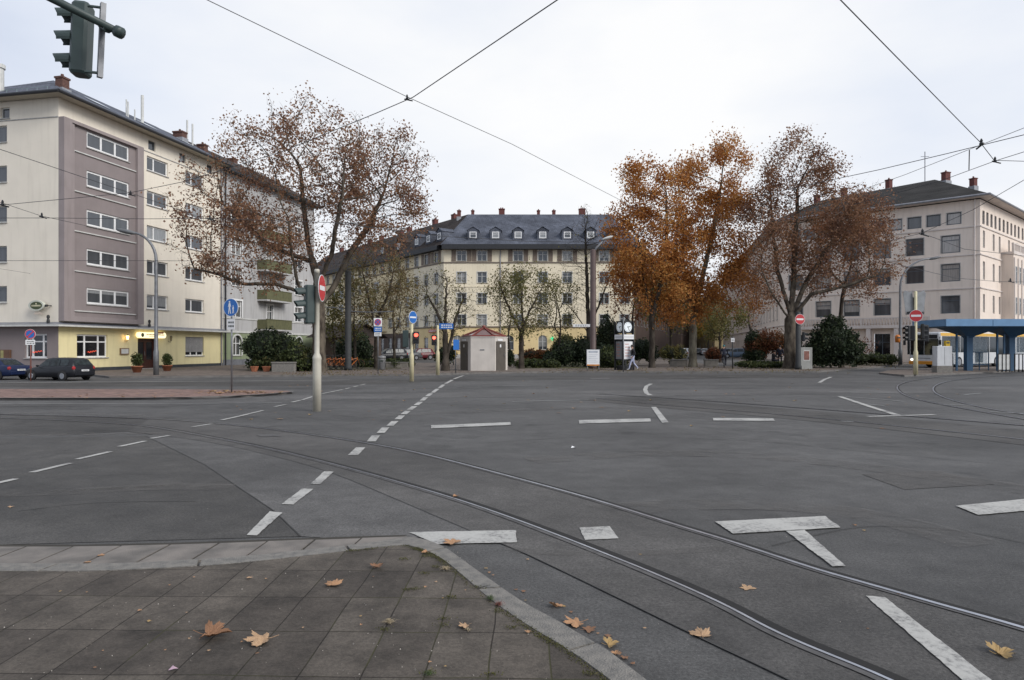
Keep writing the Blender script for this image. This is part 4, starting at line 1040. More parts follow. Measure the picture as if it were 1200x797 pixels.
# red restaurant fascia
t = thing('shop_sign', 'small red fascia sign on the ochre corner of the yellow block', 'sign', tuple(fW.w(LW-2.6, -.12, 3.95)), local=True, rz=fW.a)
q = MB(); q.box(-1.5, -.08, 0, 1.2, 0, .42); child('sign_board', q, mat('fascia_red', (.5, .05, .05), .5), t)
q = MB(); x_ = -1.35
while x_ < 1.0: q.box(x_, -.09, .12, x_+.11, -.082, .30); x_ += .17
child('lettering', q, WHITE, t)
t = thing('shop_sign', 'green glowing cross shaped sign in an arched window of the yellow block', 'sign', (5.9, 99.7, 3.0), local=True)
q = MB(); q.box(-.1, -.1, -.3, .1, 0, .3); q.box(-.3, -.099, -.1, .3, -.001, .1); child('sign_cross', q, mat('green_glow', (.05, .6, .25), .5, emit=.8), t)

# ================================================================== right corner building
PINKP = mat('pinkish_plaster', (.76, .655, .565), .85, var=.03, scale=.5, bump=.12, bscale=50, grime=.2)
PINKT = mat('pinkish_trim', (.66, .59, .54), .8, var=.06, scale=1)
K = Vector((48, 70)); Lp = K + 20.5*Vector((-.734, .679)); Rp = K + 30*Vector((.75, .66)); Sp = Vector((49.5, 160))
h = thing('corner_building', 'pinkish plastered corner building with dark hipped roof behind the bus stop', 'building', (K.x, K.y, 0))
fA = Fac(Lp, K); fB = Fac(K, Rp); fC = Fac(Sp, Lp); LA = fA.L
def ua(t): return LA - t
uc = [ua(t) for t in (2.6, 5.9, 9.1, 12.3, 15.4, 18.6)]
hol = []
for c in uc: hol += [(c-.84, c+.84, z, z+1.85) for z in (5.25, 8.6, 11.6)]
top = [ua(t) for t in (2.3, 4.15, 5.95, 7.8, 9.6, 11.5, 13.3, 15.1, 17, 18.7)]
hol += [(c-.64, c+.64, 14.55, 15.8) for c in top]
gh = [(c-.75, c+.75, .9, 3.2) for c in uc if c not in (uc[2],)] + [(uc[2]-.8, uc[2]+.8, 0.02, 3.2)]
mb = MB(); wall(mb, fA, 0, LA, 3.9, 16.9, hol, .14); wall(mb, fA, 0, uc[2]-.8, 0, 3.9, gh, .2); wall(mb, fA, uc[2]+.8, LA, 0, 3.9, gh, .2); wall(mb, fA, uc[2]-.8, uc[2]+.8, 3.2, 3.9, [])
narrow = [1.2, 3.4, 5.2]; hb = cols_rows([(c-.35, c+.35) for c in (1.35, 4.9, 7.2, 11)], [(5.3, 7.2), (8.7, 10.6), (12.0, 13.8)]) + [(c-.4, c+.4, 14.45, 15.85) for c in (1.2, 2.6, 4.1, 5.6, 7.2, 8.8, 10.4, 12, 13.6, 15.2, 17)]
hb2 = cols_rows([(c-.6, c+.6) for c in (14.5, 18, 22, 26)], [(5.3, 7.2), (8.7, 10.6), (12.0, 13.8)])
mb.M = Matrix(); wall(mb, fB, 0, fB.L, 0, 16.9, hb + hb2, .14)
sc_ = [2.2+2.75*i for i in range(26)]
hs = cols_rows([(fC.L-c-.5, fC.L-c+.5) for c in sc_], [(1.2, 3.0), (5.2, 7.1), (8.5, 10.5), (11.6, 13.4)])
wall(mb, fC, 0, fC.L, 0, 16.9, hs, .14)
put(mb.build('wall', PINKP), h)
DUN = DARKF
for a, b, c, d in hol:
    window(h, fA, a, b, c, d, (), .72 if d-c > 1.5 else None, fm=DUN, gm=GL_E, sill=False, fw=.09, trim=.07)
for a, b, c, d in gh: window(h, fA, a, b, c, d, (.5,), .7, fm=DUN, gm=GL_D, sill=False)
for a, b, c, d in hb + hb2[:6]: window(h, fB, a, b, c, d, (), .7, fm=OLDWHITE if d-c > 1.5 else DARKF, gm=GL_C, sill=False)
for a, b, c, d in hs:
    if a > fC.L - 52: window(h, fC, a, b, c, d, (), .7, fm=OLDWHITE, gm=GL_C, sill=True)
# blue grey shutters of one window
c = uc[4-0] if False else ua(5.9)
q = MB(fA.M)
for s_ in (-1, 1):
    q.M = fA.M @ Matrix.Translation((c+s_*.95, -.10, 5.05)) @ Matrix.Rotation(R(28*s_), 4, 'Z')
    q.box(-.02 if s_ > 0 else -.75, 0, 0, .75 if s_ > 0 else .02, .05, 2.2)
# courses, balustrade, porch
for fc, L_ in ((fA, LA), (fB, fB.L), (fC, fC.L)):
    for z in (4.3, 7.75, 11.2, 14.1):
        bar(h, 'string_course', fc, .0, L_, z, z+.12, -.09, 0, PINKT)
def balus(fc, u0, u1, z, off=0.7, nm='balustrade'):
    q = MB(fc.M); q.box(u0, -off, z-.25, u1, 0, z); q.box(u0, -off, z+.82, u1, -off+.2, z+.95); q.box(u0, -off, z+.001, u1, -off+.18, z+.1)
    u = u0+.12
    while u < u1: q.box(u-.05, -off+.04, z+.1, u+.05, -off+.14, z+.82); u += .3
    for uu in (u0+.1, u1-.1, (u0+u1)/2): q.box(uu-.1, -off-.01, z+.1, uu+.1, -off+.19, z+.82)
    o_ = q.build(nm, PINKT); put(o_, h)
balus(fA, uc[4]-2.5, ua(4.3), 4.05)
q = MB(fA.M)
for uu in (uc[2]-1.5, uc[2]+1.3): q.box(uu, -.65, 0, uu+.45, 0, 3.78)
put(q.build('porch_pillar', PINKT), h)
q = MB(fB.M); q.prism([(7.9, 0), (7.9, -1.1), (13.2, -1.1), (13.2, 0)], 0, 11.9); by = q.build('oriel', PINKP); put(by, h)
balus(fB, 7.8, 13.3, 12.15, 1.15, 'balustrade')
for z in (5.3, 8.7):
    for u in (8.9, 10.5, 12.1): window(h, fB, u-.3, u+.3, z, z+1.9, (), .7, fm=OLDWHITE, gm=GL_C, sill=False, y=.02, base=-1.18)
q = MB(fB.M)
for u in (8.1, 9.7, 11.3, 12.9): q.box(u-.12, -1.2, 4.5, u+.12, -1.101, 11.5)
put(q.build('pilaster', PINKT), h)
# roof
def up(p, z): return (p.x, p.y, z)
nA = Vector((-.679, -.734)); nB = Vector((.66, -.75)); nC = Vector((-.977, .21))
Ke = K + (nA+nB)*.95; Le = Lp + (nA+nC)*.6; Re = Rp + nB*.9; Se = Sp + nC*.9
ap = Vector((50.4, 81.4)); r2 = Vector((42.0, 93.0)); rR = Rp - nB*9; rS = Sp - nC*8
q = MB(); ez = 17.15; rz_ = 21.7
q.poly([up(Le, ez), up(Ke, ez), up(ap, rz_), up(r2, rz_)]); q.poly([up(Ke, ez), up(Re, ez), up(rR, rz_), up(ap, rz_)]); q.poly([up(Se, ez), up(Le, ez), up(r2, rz_), up(rS, rz_)])
q.poly([up(r2, rz_), up(ap, rz_), up(rR, rz_), up(Vector((80, 110)), 16), up(Vector((62, 160)), 16), up(rS, rz_)])
put(q.build('roof', SLATE_G), h)
q = MB(); 
for a, b in ((Le, Ke), (Ke, Re), (Se, Le)): q.tube([up(a, ez-.02), up(b, ez-.02)], .12, 8)
put(q.build('gutter', PIPE), h)
q = MB(); q.poly([up(p, ez-.14) for p in (Le, Ke, Re, Rp, K, Lp)][::-1]); q.poly([up(p, ez-.15) for p in (Se, Le, Lp, Sp)][::-1]); put(q.build('soffit', PINKT), h)
pipe(h, fA, LA-.45, .1, 16.9, PINKT, .08)
for px, py, z0, z1, w_ in ((52.3, 82.3, 21.2, 22.8, .8), (54.6, 80.8, 20.2, 21.7, .55), (47.2, 85.5, 21.0, 22.7, .55), (43.8, 90, 21.0, 22.7, .55), (42, 94, 21, 22.7, .6)): chimney(h, px, py, z0, z1, w_, .6, BRICKRED, 1, R(20))
q = MB(); q.tube([(49.6, 82, 21.5), (49.6, 82, 25.2)], .05, 6); q.tube([(49.1, 82, 24.6), (50.1, 82, 24.6)], .03, 4)
v = fB.w(12.5, 4, 0); 
for k, (dx, zt_) in enumerate(((0, 21.6), (.5, 20.8), (-.5, 20.4))): q.tube([(v.x+dx, v.y, 17.5), (v.x+dx, v.y, zt_)], .14, 8)
put(q.build('antenna_mast', PIPE), h)

# pale houses closing the right street
def simple_house(name, label, p0, p1, hgt, depth, wm, rm, ncol, nrow, z0=1.2, fh=3.2, ww=1.1, roofh=3.5):
    global h
    fc = Fac(p0, p1); h = thing(name, label, 'building', (fc.p0.x, fc.p0.y, 0))
    cs = [fc.L*(i+.5)/ncol for i in range(ncol)]
    ho = cols_rows([(c-ww/2, c+ww/2) for c in cs], [(z0+fh*j, z0+fh*j+1.7) for j in range(nrow)])
    mb = MB(); wall(mb, fc, 0, fc.L, 0, hgt, ho, .14); q0, q1 = fc.w(0, depth, 0), fc.w(fc.L, depth, 0)
    for a, b in ((fc.p1, q1), (q1, q0), (q0, fc.p0)): mb.poly([(a.x, a.y, 0), (b.x, b.y, 0), (b.x, b.y, hgt), (a.x, a.y, hgt)])
    put(mb.build('wall', wm), h)
    for a, b, c, d in ho: window(h, fc, a, b, c, d, (.5,), gm=GL_B, fm=OLDWHITE)
    q = MB(fc.M); q.poly([(-.5, -.6, hgt), (fc.L+.5, -.6, hgt), (fc.L+.5, depth/2, hgt+roofh), (-.5, depth/2, hgt+roofh)]); q.poly([(-.5, depth/2, hgt+roofh), (fc.L+.5, depth/2, hgt+roofh), (fc.L+.5, depth+.6, hgt), (-.5, depth+.6, hgt)])
    q.poly([(fc.L, 0, hgt), (fc.L, depth, hgt), (fc.L, depth/2, hgt+roofh)]); q.poly([(0, depth, hgt), (0, 0, hgt), (0, depth/2, hgt+roofh)])
    put(q.build('roof', rm), h)
WP = mat('offwhite_plaster', (.50, .48, .46), .85, var=.06, scale=.4, grime=.3); OC = mat('ochre_house', (.50, .40, .22), .85, var=.06, scale=.4)
simple_house('row_house', 'pale grey house closing the far end of the right street', Vector((66, 290)), Vector((100, 282)), 15, 12, WP, SLATE_B, 9, 4)
simple_house('row_house', 'ochre house far down the right street', Vector((51, 205)), Vector((49, 165)), 13, 12, OC, SLATE_B, 9, 4)
simple_house('row_house', 'small brown brick house beside the orange hire bicycles', Vector((-21.0, 72)), Vector((-17.2, 70)), 2.7, 6, BST, SLATE_B, 2, 1, ww=.9, roofh=1.5, z0=.7)
# ------------------------------------------------------------------ trees
BARK = barkmat('plane_bark', (.045, .036, .028), (.135, .112, .085), 3.0)
BARKD = barkmat('dark_bark', (.032, .026, .02), (.075, .062, .05), 4.0)
BARKP = barkmat('pale_bark', (.085, .075, .055), (.20, .18, .135), 2.5)
L_RUST = leafmat('leaves_russet', [(.10, .055, .042), (.20, .105, .07), (.31, .17, .095), (.28, .16, .085)], .4)
L_ORNG = leafmat('leaves_orange', [(.16, .065, .03), (.35, .14, .045), (.50, .225, .06), (.50, .31, .10)], .42)
L_ORDK = leafmat('leaves_brown_orange', [(.07, .034, .022), (.15, .06, .028), (.24, .095, .035), (.22, .12, .05)], .42)
L_OLIV = leafmat('leaves_olive', [(.07, .075, .025), (.13, .13, .045), (.19, .17, .06), (.18, .12, .05)], .4)
L_DULL = leafmat('leaves_dull_brown', [(.08, .05, .03), (.15, .10, .05), (.17, .15, .06), (.22, .14, .07)], .4)
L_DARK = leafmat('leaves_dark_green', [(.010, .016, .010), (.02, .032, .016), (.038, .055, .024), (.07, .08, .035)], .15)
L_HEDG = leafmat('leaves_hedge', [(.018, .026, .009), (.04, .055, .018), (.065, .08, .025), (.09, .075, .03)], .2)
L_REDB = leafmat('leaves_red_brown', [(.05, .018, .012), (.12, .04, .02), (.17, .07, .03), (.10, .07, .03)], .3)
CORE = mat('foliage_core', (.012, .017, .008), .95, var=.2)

def grow(start, par, attr, step, kill, infl, maxit, rng, up=.12, wander=.25):
    nodes = [np.array(p, float) for p in start]; par = list(par)
    attr = np.array(attr); N = np.array(nodes)
    dm = np.linalg.norm(attr[:, None, :] - N[None], axis=2); idx = dm.argmin(1); dist = dm.min(1)
    nchild = [0]*len(nodes)
    for it in range(maxit):
        act = dist < infl
        if not act.any() or len(nodes) > 9000: break
        new = []; newp = []
        for k in np.unique(idx[act]):
            if nchild[k] > 3: continue
            sel = act & (idx == k)
            v = attr[sel] - nodes[k]; l = np.linalg.norm(v, axis=1, keepdims=True); v = (v / np.maximum(l, 1e-6)).sum(0)
            v = v / (np.linalg.norm(v) + 1e-6)
            if par[k] >= 0:
                pd = nodes[k] - nodes[par[k]]; pd = pd / (np.linalg.norm(pd) + 1e-9); v = v + .55*pd
            v = v + rng.normal(0, wander, 3) + np.array([0, 0, up]); v /= np.linalg.norm(v) + 1e-9
            new.append(nodes[k] + step*v); newp.append(k); nchild[k] += 1
        if not new: break
        base = len(nodes); nodes += new; par += newp; nchild += [0]*len(new)
        NN = np.array(new); d2 = np.linalg.norm(attr[:, None, :] - NN[None], axis=2); m2 = d2.min(1); i2 = d2.argmin(1) + base
        b = m2 < dist; dist[b] = m2[b]; idx[b] = i2[b]
        keep = dist > kill
        attr = attr[keep]; dist = dist[keep]; idx = idx[keep]
        if len(attr) == 0: break
    return nodes, par

def leaf_quads(P_, sz, rng, droop=.3):
    """kite shaped leaves folded along the midrib, numpy built; returns verts, faces"""
    n = len(P_)
    a = rng.normal(size=(n, 3)); a[:, 2] -= droop; a /= np.linalg.norm(a, axis=1, keepdims=True)
    b = rng.normal(size=(n, 3)); b -= (a*b).sum(1, keepdims=True)*a; b /= np.linalg.norm(b, axis=1, keepdims=True)
    c = np.cross(a, b); s_ = (sz*rng.uniform(.6, 1.25, (n, 1)))
    v0 = P_; v1 = P_ + a*s_*.55 + b*s_*.48 + c*s_*.12; v2 = P_ + a*s_*1.1; v3 = P_ + a*s_*.5 - b*s_*.48 + c*s_*.12
    V = np.stack([v0, v1, v2, v3], 1).reshape(-1, 3); Fc = np.arange(4*n).reshape(-1, 4)
    return V, Fc
def np_mesh(name, V, Fc, m, parent=None):
    me = bpy.data.meshes.new(name); me.vertices.add(len(V)); me.vertices.foreach_set('co', V.astype(np.float32).ravel())
    n = len(Fc); me.loops.add(4*n); me.loops.foreach_set('vertex_index', Fc.astype(np.int32).ravel())
    me.polygons.add(n); me.polygons.foreach_set('loop_start', (np.arange(n)*4).astype(np.int32)); 
    me.update(calc_edges=True); me.materials.append(m)
    o = bpy.data.objects.new(name, me); C.objects.link(o)
    if parent: put(o, parent)
    return o

def tree(label, base, trunk, blobs, nattr, leafm, nleaf, lsize, bark, group=None, r_trunk=.4, step=.4, kill=.75, infl=5, seed=1, limbs=(), clump=.0, shell=.35, spread=.28, rtip=.012, name='plane_tree', twigs=1, bare=None, cat='tree'):
    """trunk and limbs grown towards points spread through the crown volume"""
    rng = np.random.default_rng(seed); bx, by, bz = base
    t = thing(name, label, cat, base, group)
    W_ = np.array([sum(0 for _ in ()) , 0, 0], float)
    vols = [b[3]*b[4]*b[5] for b in blobs]; tot = sum(vols); attr = []
    for bl, vv in zip(blobs, vols):
        k = int(nattr*vv/tot)
        d = rng.normal(size=(k, 3)); d /= np.linalg.norm(d, axis=1, keepdims=True)
        r = rng.uniform(0, 1, (k, 1))**(shell)
        f_ = np.array([1 + .42*noise.noise(Vector(dd)*1.9 + Vector((seed*1.7, bl[0], bl[2]))) for dd in d])[:, None]
        q = np.array(bl[:3]) + d*r*np.array(bl[3:6])*f_
        attr.append(q[[noise.noise(Vector(p)*.42 + Vector((seed*3.1, 0, 0))) > -.20 for p in q]])
    attr = np.concatenate(attr) + np.array(base)
    start = []; par = []
    def addpoly(pts, attach):
        last = attach
        for a, b in zip(pts, pts[1:]):
            a = np.array(a, float); b = np.array(b, float); n = max(1, int(np.linalg.norm(b-a)/step))
            for i in range(n):
                p = a + (b-a)*(i+1)/n + (rng.normal(0, .02, 3) if i < n-1 else 0)
                start.append(p); par.append(last); last = len(start)-1
        return last
    start.append(np.array(trunk[0], float) + np.array(base)); par.append(-1)
    off = np.array(base)
    tips = {0: addpoly([np.array(p)+off for p in trunk], 0)}
    for lb in limbs:   # limb: list of points, first one on the trunk or on another limb
        p0 = np.array(lb[0]) + off; k = int(np.argmin([np.linalg.norm(q-p0) for q in start]))
        addpoly([start[k]] + [np.array(p)+off for p in lb[1:]], k)
    # attractors only reach nodes above the trunk foot
    nodes, par = grow(start, par, attr, step, kill, infl, 140, rng)
    n = len(nodes); NP = np.array(nodes); ch = [[] for _ in range(n)]
    for i, p in enumerate(par):
        if p >= 0: ch[p].append(i)
    # smooth the paths a little
    for _ in range(2):
        Q = NP.copy()
        for i in range(len(start), n):
            if ch[i]: Q[i] = .5*NP[i] + .25*NP[par[i]] + .25*NP[ch[i][0]]
        NP = Q
    rad = np.zeros(n); e_ = 2.25
    order = sorted(range(n), key=lambda i: -i)
    acc = np.zeros(n)
    for i in order:
        rad[i] = rtip if acc[i] == 0 else acc[i]**(1/e_)
        if par[i] >= 0: acc[par[i]] += rad[i]**e_
    f = math.log(r_trunk/rtip)/math.log(max(rad[0]/rtip, 1.01)); rad = rtip*(rad/rtip)**f
    # flare at the foot
    for i in range(n):
        hgt = NP[i][2] - bz
        if hgt < .9 and rad[i] > .05: rad[i] *= 1 + .35*(1-hgt/.9)**2
    mb = MB(); mb.smooth = True
    stack = [(0, [0])]
    visited = []
    chains = []
    st_ = [[0]]
    while st_:
        c_ = st_.pop(); i = c_[-1]
        while ch[i]:
            cs = sorted(ch[i], key=lambda q: -rad[q])
            for q in cs[1:]: st_.append([i, q])
            i = cs[0]; c_.append(i)
        chains.append(c_)
    for c_ in chains:
        rs = [rad[i] for i in c_]
        if len(c_) > 1 and c_[0] != 0: rs[0] = rs[1]
        mx_ = max(rs); sides = 9 if mx_ > .2 else 6 if mx_ > .07 else 4 if mx_ > .03 else 3
        pts = [NP[i] for i in c_]
        if len(pts) > 1: 
            rs[-1] = max(.004, rs[-1]*.5)
            if c_[0] == 0: pts[0] = pts[0] - np.array([0, 0, .1])
            mb.tube([tuple(p) for p in pts], rs, sides, False)
    # fine twigs at the ends
    fine = [i for i in range(n) if rad[i] < rtip*3.2 and i >= len(start)]
    tw = []
    for i in fine:
        for _ in range(twigs):
            d = rng.normal(size=3); d[2] += .25; d /= np.linalg.norm(d); l = rng.uniform(.25, .7)*min(1, step/.35)
            p1 = NP[i] + d*l*.5 + rng.normal(0, .04, 3); p2 = NP[i] + d*l + rng.normal(0, .08, 3)
            mb.tube([tuple(NP[i]), tuple(p1), tuple(p2)], [.008, .006, .003], 3, False); tw.append(p2); tw.append(p1)
    put(mb.build('trunk', bark), t)
    if nleaf:
        anc = np.array(tw + [NP[i] for i in fine])
        if clump:
            wgt = np.array([max(.02, .5 + clump*noise.noise(Vector(p)*.55) + clump*.6*noise.noise(Vector(p)*1.6)) for p in anc])
        else: wgt = np.ones(len(anc))
        if bare is not None: wgt = wgt*np.array([bare(p - np.array(base)) for p in anc])
        k = rng.choice(len(anc), nleaf, p=wgt/wgt.sum())
        Pn = anc[k] + rng.normal(0, spread, (nleaf, 3))
        V, Fc = leaf_quads(Pn, lsize, rng)
        np_mesh('crown', V, Fc, leafm, t)
    return t

PB = P(374, 437); b0 = (PB.x, PB.y, .1)
def off(px, py, base, dz=0):  # point at the tree's own distance, relative to its foot
    v = D(px, py, base[1] + dz); return (v.x-base[0], v.y-base[1], v.z-base[2])
def blob(px, py, rx, rz, base, dz=0, ry=None):
    c = off(px, py, base, dz); Z = base[1]+dz
    return (*c, rx*Z/F, ry if ry else rx*Z/F, rz*Z/F)
o_ = lambda px, py, dz=0: off(px, py, b0, dz)
tree('big plane tree with thin russet leaves and a forked trunk before the grey house', b0,
     [(0, 0, 0), o_(374, 400), o_(373, 360), o_(372, 330)],
     [blob(362, 192, 90, 70, b0), blob(440, 220, 68, 82, b0), blob(270, 235, 62, 70, b0), blob(230, 290, 34, 42, b0), blob(310, 290, 70, 50, b0, -1), blob(440, 265, 50, 45, b0), blob(468, 232, 42, 58, b0), blob(425, 190, 50, 42, b0), blob(262, 215, 40, 30, b0, -1)],
     4400, L_RUST, 30000, .132, BARK, twigs=2, r_trunk=.42, step=.34, kill=.60, infl=6, seed=4, clump=2.2, spread=.28,
     limbs=[[o_(373, 362), o_(392, 335, .5), o_(408, 300, 1), o_(432, 265, 1.5), o_(450, 225, 2)], [o_(372, 334), o_(388, 300, -1), o_(395, 262, -2), o_(402, 220, -2.5)],
            [o_(372, 332), o_(362, 290, 1), o_(356, 245, 1.5), o_(352, 200, 1)], [o_(373, 355), o_(350, 335, -1), o_(342, 300, -2), o_(338, 255, -3)],
            [o_(373, 362), o_(352, 342, 0), o_(322, 333, 0), o_(286, 333, -.5), o_(258, 322, -1), o_(228, 315, -1)], [o_(342, 310), o_(318, 290, 1.5), o_(290, 265, 2), o_(262, 240, 2)]])

def simple(label, px, pyb, top, wpx, leafm, nleaf, ls, bark, seed, r=.16, fork=.35, nattr=420, name='street_tree', group=None, lean=0, zc=None, **kw):
    B_ = P(px, pyb, .1); bs = (B_.x, B_.y, .1); H = (pyb-top)
    fy = pyb - H*fork
    bl = kw.pop('blobs', None) or [blob(px+lean, top+H*.33, wpx/2, H*.33, bs), blob(px+lean*.7, top+H*.5, wpx/2*.8, H*.2, bs)]
    bl = [b if len(b) == 6 else blob(*b, bs) for b in bl]
    lm = kw.pop('limbs', [])
    lm = [[off(*q, bs) for q in l_] for l_ in lm]
    return tree(label, bs, [(0, 0, 0), off(px+lean*.3, fy, bs)], bl, nattr, leafm, nleaf, ls, bark, group, r_trunk=r, seed=seed, limbs=lm, name=name, **kw)

simple('young tree with dull brown green leaves behind the no parking sign', 441, 432, 283, 96, L_DULL, 4200, .12, BARKD, 11, .17, .3, 1000, twigs=2, step=.4, kill=.8, clump=1.2, spread=.3,
       limbs=[[(441, 388), (432, 350), (425, 320)], [(441, 380), (455, 345), (462, 315)]])
simple('slender tree with dull olive leaves between the signs and the parked cars', 462, 428, 300, 62, L_DULL, 2800, .13, BARKD, 12, .13, .3, 420, step=.4, kill=.85, clump=1.2)
simple('thin tree with olive leaves close behind the dark tram mast', 416, 431, 318, 60, L_OLIV, 1500, .15, BARKD, 13, .11, .3, 360, step=.4, kill=.85, clump=1.2)
simple('nearly bare tree with two dark trunks left of the round kiosk', 522, 434.5, 312, 76, L_OLIV, 900, .11, BARKD, 14, .25, .33, 1500, step=.28, kill=.42, twigs=2, name='bare_tree', rtip=.010,
       limbs=[[(522, 425), (528, 400), (534, 372), (545, 345)], [(522, 392), (512, 365), (500, 345)], [(522, 392), (522, 350), (524, 330)]])
simple('tree with thin grey green leaves and a stout dark trunk right of the kiosk', 611, 432, 303, 84, L_OLIV, 4600, .12, BARKD, 15, .19, .32, 1300, step=.3, kill=.48, twigs=2, clump=1.2, name='street_tree',
       limbs=[[(611, 392), (600, 370), (590, 345), (582, 325)], [(611, 388), (620, 365), (634, 340)], [(611, 385), (611, 350), (614, 325)]])
simple('spindly tree with a pale curved stem beside the kiosk roof', 598, 430, 330, 46, L_OLIV, 700, .12, BARK, 16, .09, .25, 240, step=.3, kill=.55, lean=-6)
simple('thin young tree with few leaves in front of the arched windows', 656, 430, 318, 56, L_OLIV, 1700, .12, BARKD, 17, .10, .3, 380, step=.32, kill=.6, clump=1.2)
simple('tall bare tree with fine twigs behind the brown lamp mast', 690, 430, 240, 72, L_OLIV, 260, .12, BARKD, 18, .20, .33, 1500, step=.32, kill=.5, twigs=2, name='bare_tree', rtip=.010,
       limbs=[[(690, 390), (672, 365), (660, 352)], [(690, 385), (705, 350), (716, 320)], [(690, 385), (688, 330), (686, 280)]])
simple('tall orange leaved tree beside the clock column', 764, 431, 186, 96, L_ORNG, 27000, .145, BARKD, 19, .23, .4, 1700, step=.4, kill=.72, clump=1.8, spread=.31, name='plane_tree',
       blobs=[(768, 235, 46, 54), (742, 265, 32, 36), (775, 300, 46, 56), (748, 325, 36, 38), (740, 290, 34, 40), (722, 262, 20, 30), (792, 330, 36, 50)], limbs=[[(764, 375), (755, 330), (748, 280)], [(764, 375), (775, 330), (782, 270), (780, 220)]])
simple('tallest orange leaved plane tree with a pale trunk at the street mouth', 812, 430, 150, 100, L_ORNG, 36000, .145, BARKP, 20, .31, .42, 2100, step=.42, kill=.75, clump=1.8, spread=.33, name='plane_tree',
       blobs=[(838, 205, 48, 52), (852, 255, 50, 44), (820, 290, 50, 60), (862, 325, 40, 48), (800, 240, 34, 44), (835, 340, 44, 36), (868, 270, 34, 50), (800, 335, 40, 50), (795, 205, 26, 34)], limbs=[[(812, 380), (822, 330), (836, 270), (846, 210)], [(812, 370), (802, 320), (800, 260)], [(812, 360), (838, 340), (862, 310)]])
B3 = P(925, 432, .1); b3 = (B3.x, B3.y, .1); o3 = lambda px, py, dz=0: off(px, py, b3, dz)
tree('wide plane tree with dark russet leaves standing before the pinkish corner building', b3, [(0, 0, 0), o3(926, 400), o3(926, 368)],
     [blob(935, 200, 44, 46, b3), blob(905, 255, 40, 50, b3), blob(960, 265, 50, 52, b3), blob(1010, 265, 42, 44, b3), blob(1035, 300, 30, 28, b3), blob(900, 320, 28, 40, b3), blob(985, 320, 50, 40, b3), blob(1005, 222, 26, 14, b3)],
     3900, L_RUST, 27000, .134, BARK, twigs=2, r_trunk=.42, step=.36, kill=.62, infl=6, seed=23, clump=2.2, spread=.28,
     limbs=[[o3(926, 375), o3(905, 345, -1), o3(893, 318, -1)], [o3(926, 372), o3(930, 330, .5), o3(932, 280, 1), o3(935, 220, 1)], [o3(926, 372), o3(950, 345, -.5), o3(990, 335, -1), o3(1030, 322, -1.5)],
            [o3(926, 370), o3(945, 330, 1), o3(970, 290, 1.5), o3(1000, 260, 2)], [o3(926, 366), o3(912, 320, 1), o3(905, 270, 2), o3(903, 220, 2)]])
tree('plane tree with dense brown orange leaves in front of the building roof', (P(985, 429, .1).x, P(985, 429, .1).y, .1), [(0, 0, 0), off(985, 370, (P(985, 429, .1).x, P(985, 429, .1).y, .1))],
     [blob(990, 268, 46, 24, (P(985, 429, .1).x, P(985, 429, .1).y, .1)), blob(960, 305, 30, 20, (P(985, 429, .1).x, P(985, 429, .1).y, .1))],
     520, L_ORDK, 3800, .18, BARKD, r_trunk=.16, step=.42, kill=.8, infl=12, seed=24, clump=1.3, spread=.32)
simple('small green yellow tree left of the cyclist', 786, 427, 305, 84, L_OLIV, 6500, .18, BARKD, 25, .14, .28, 520, step=.42, kill=.85, clump=1.2, spread=.36)
simple('yellow green street tree right behind the pale trunk', 844, 425, 338, 60, L_OLIV, 2600, .18, BARKD, 26, .14, .28, 420, step=.45, kill=.9, clump=1.2, spread=.36)
simple('slim yellow leaved tree in the right street', 830, 420, 362, 34, leafmat('leaves_yellow', [(.16, .11, .02), (.28, .20, .03), (.36, .27, .06)], .4), 1200, .24, BARKD, 27, .14, .3, 260, step=.55, kill=1.1, clump=1)
simple('brown leaved tree behind the clock column', 742, 425, 300, 60, L_ORDK, 3600, .19, BARKD, 28, .15, .3, 500, step=.42, kill=.85, clump=1.2, spread=.34)
simple('russet tree at the far side of the right street mouth', 880, 424, 300, 60, L_RUST, 2600, .18, BARKD, 29, .15, .3, 520, step=.42, kill=.85, clump=1.2, spread=.34)
simple('thin brown tree beside the little brick house', 392, 431, 345, 44, L_OLIV, 1100, .15, BARKD, 30, .09, .3, 240, step=.4, kill=.8, clump=1.2)
simple('bare tree stump limb with pale fork under the red brown bushes', 893, 428, 398, 26, L_REDB, 160, .12, BARKP, 31, .09, .2, 90, step=.25, kill=.5, name='garden_tree')

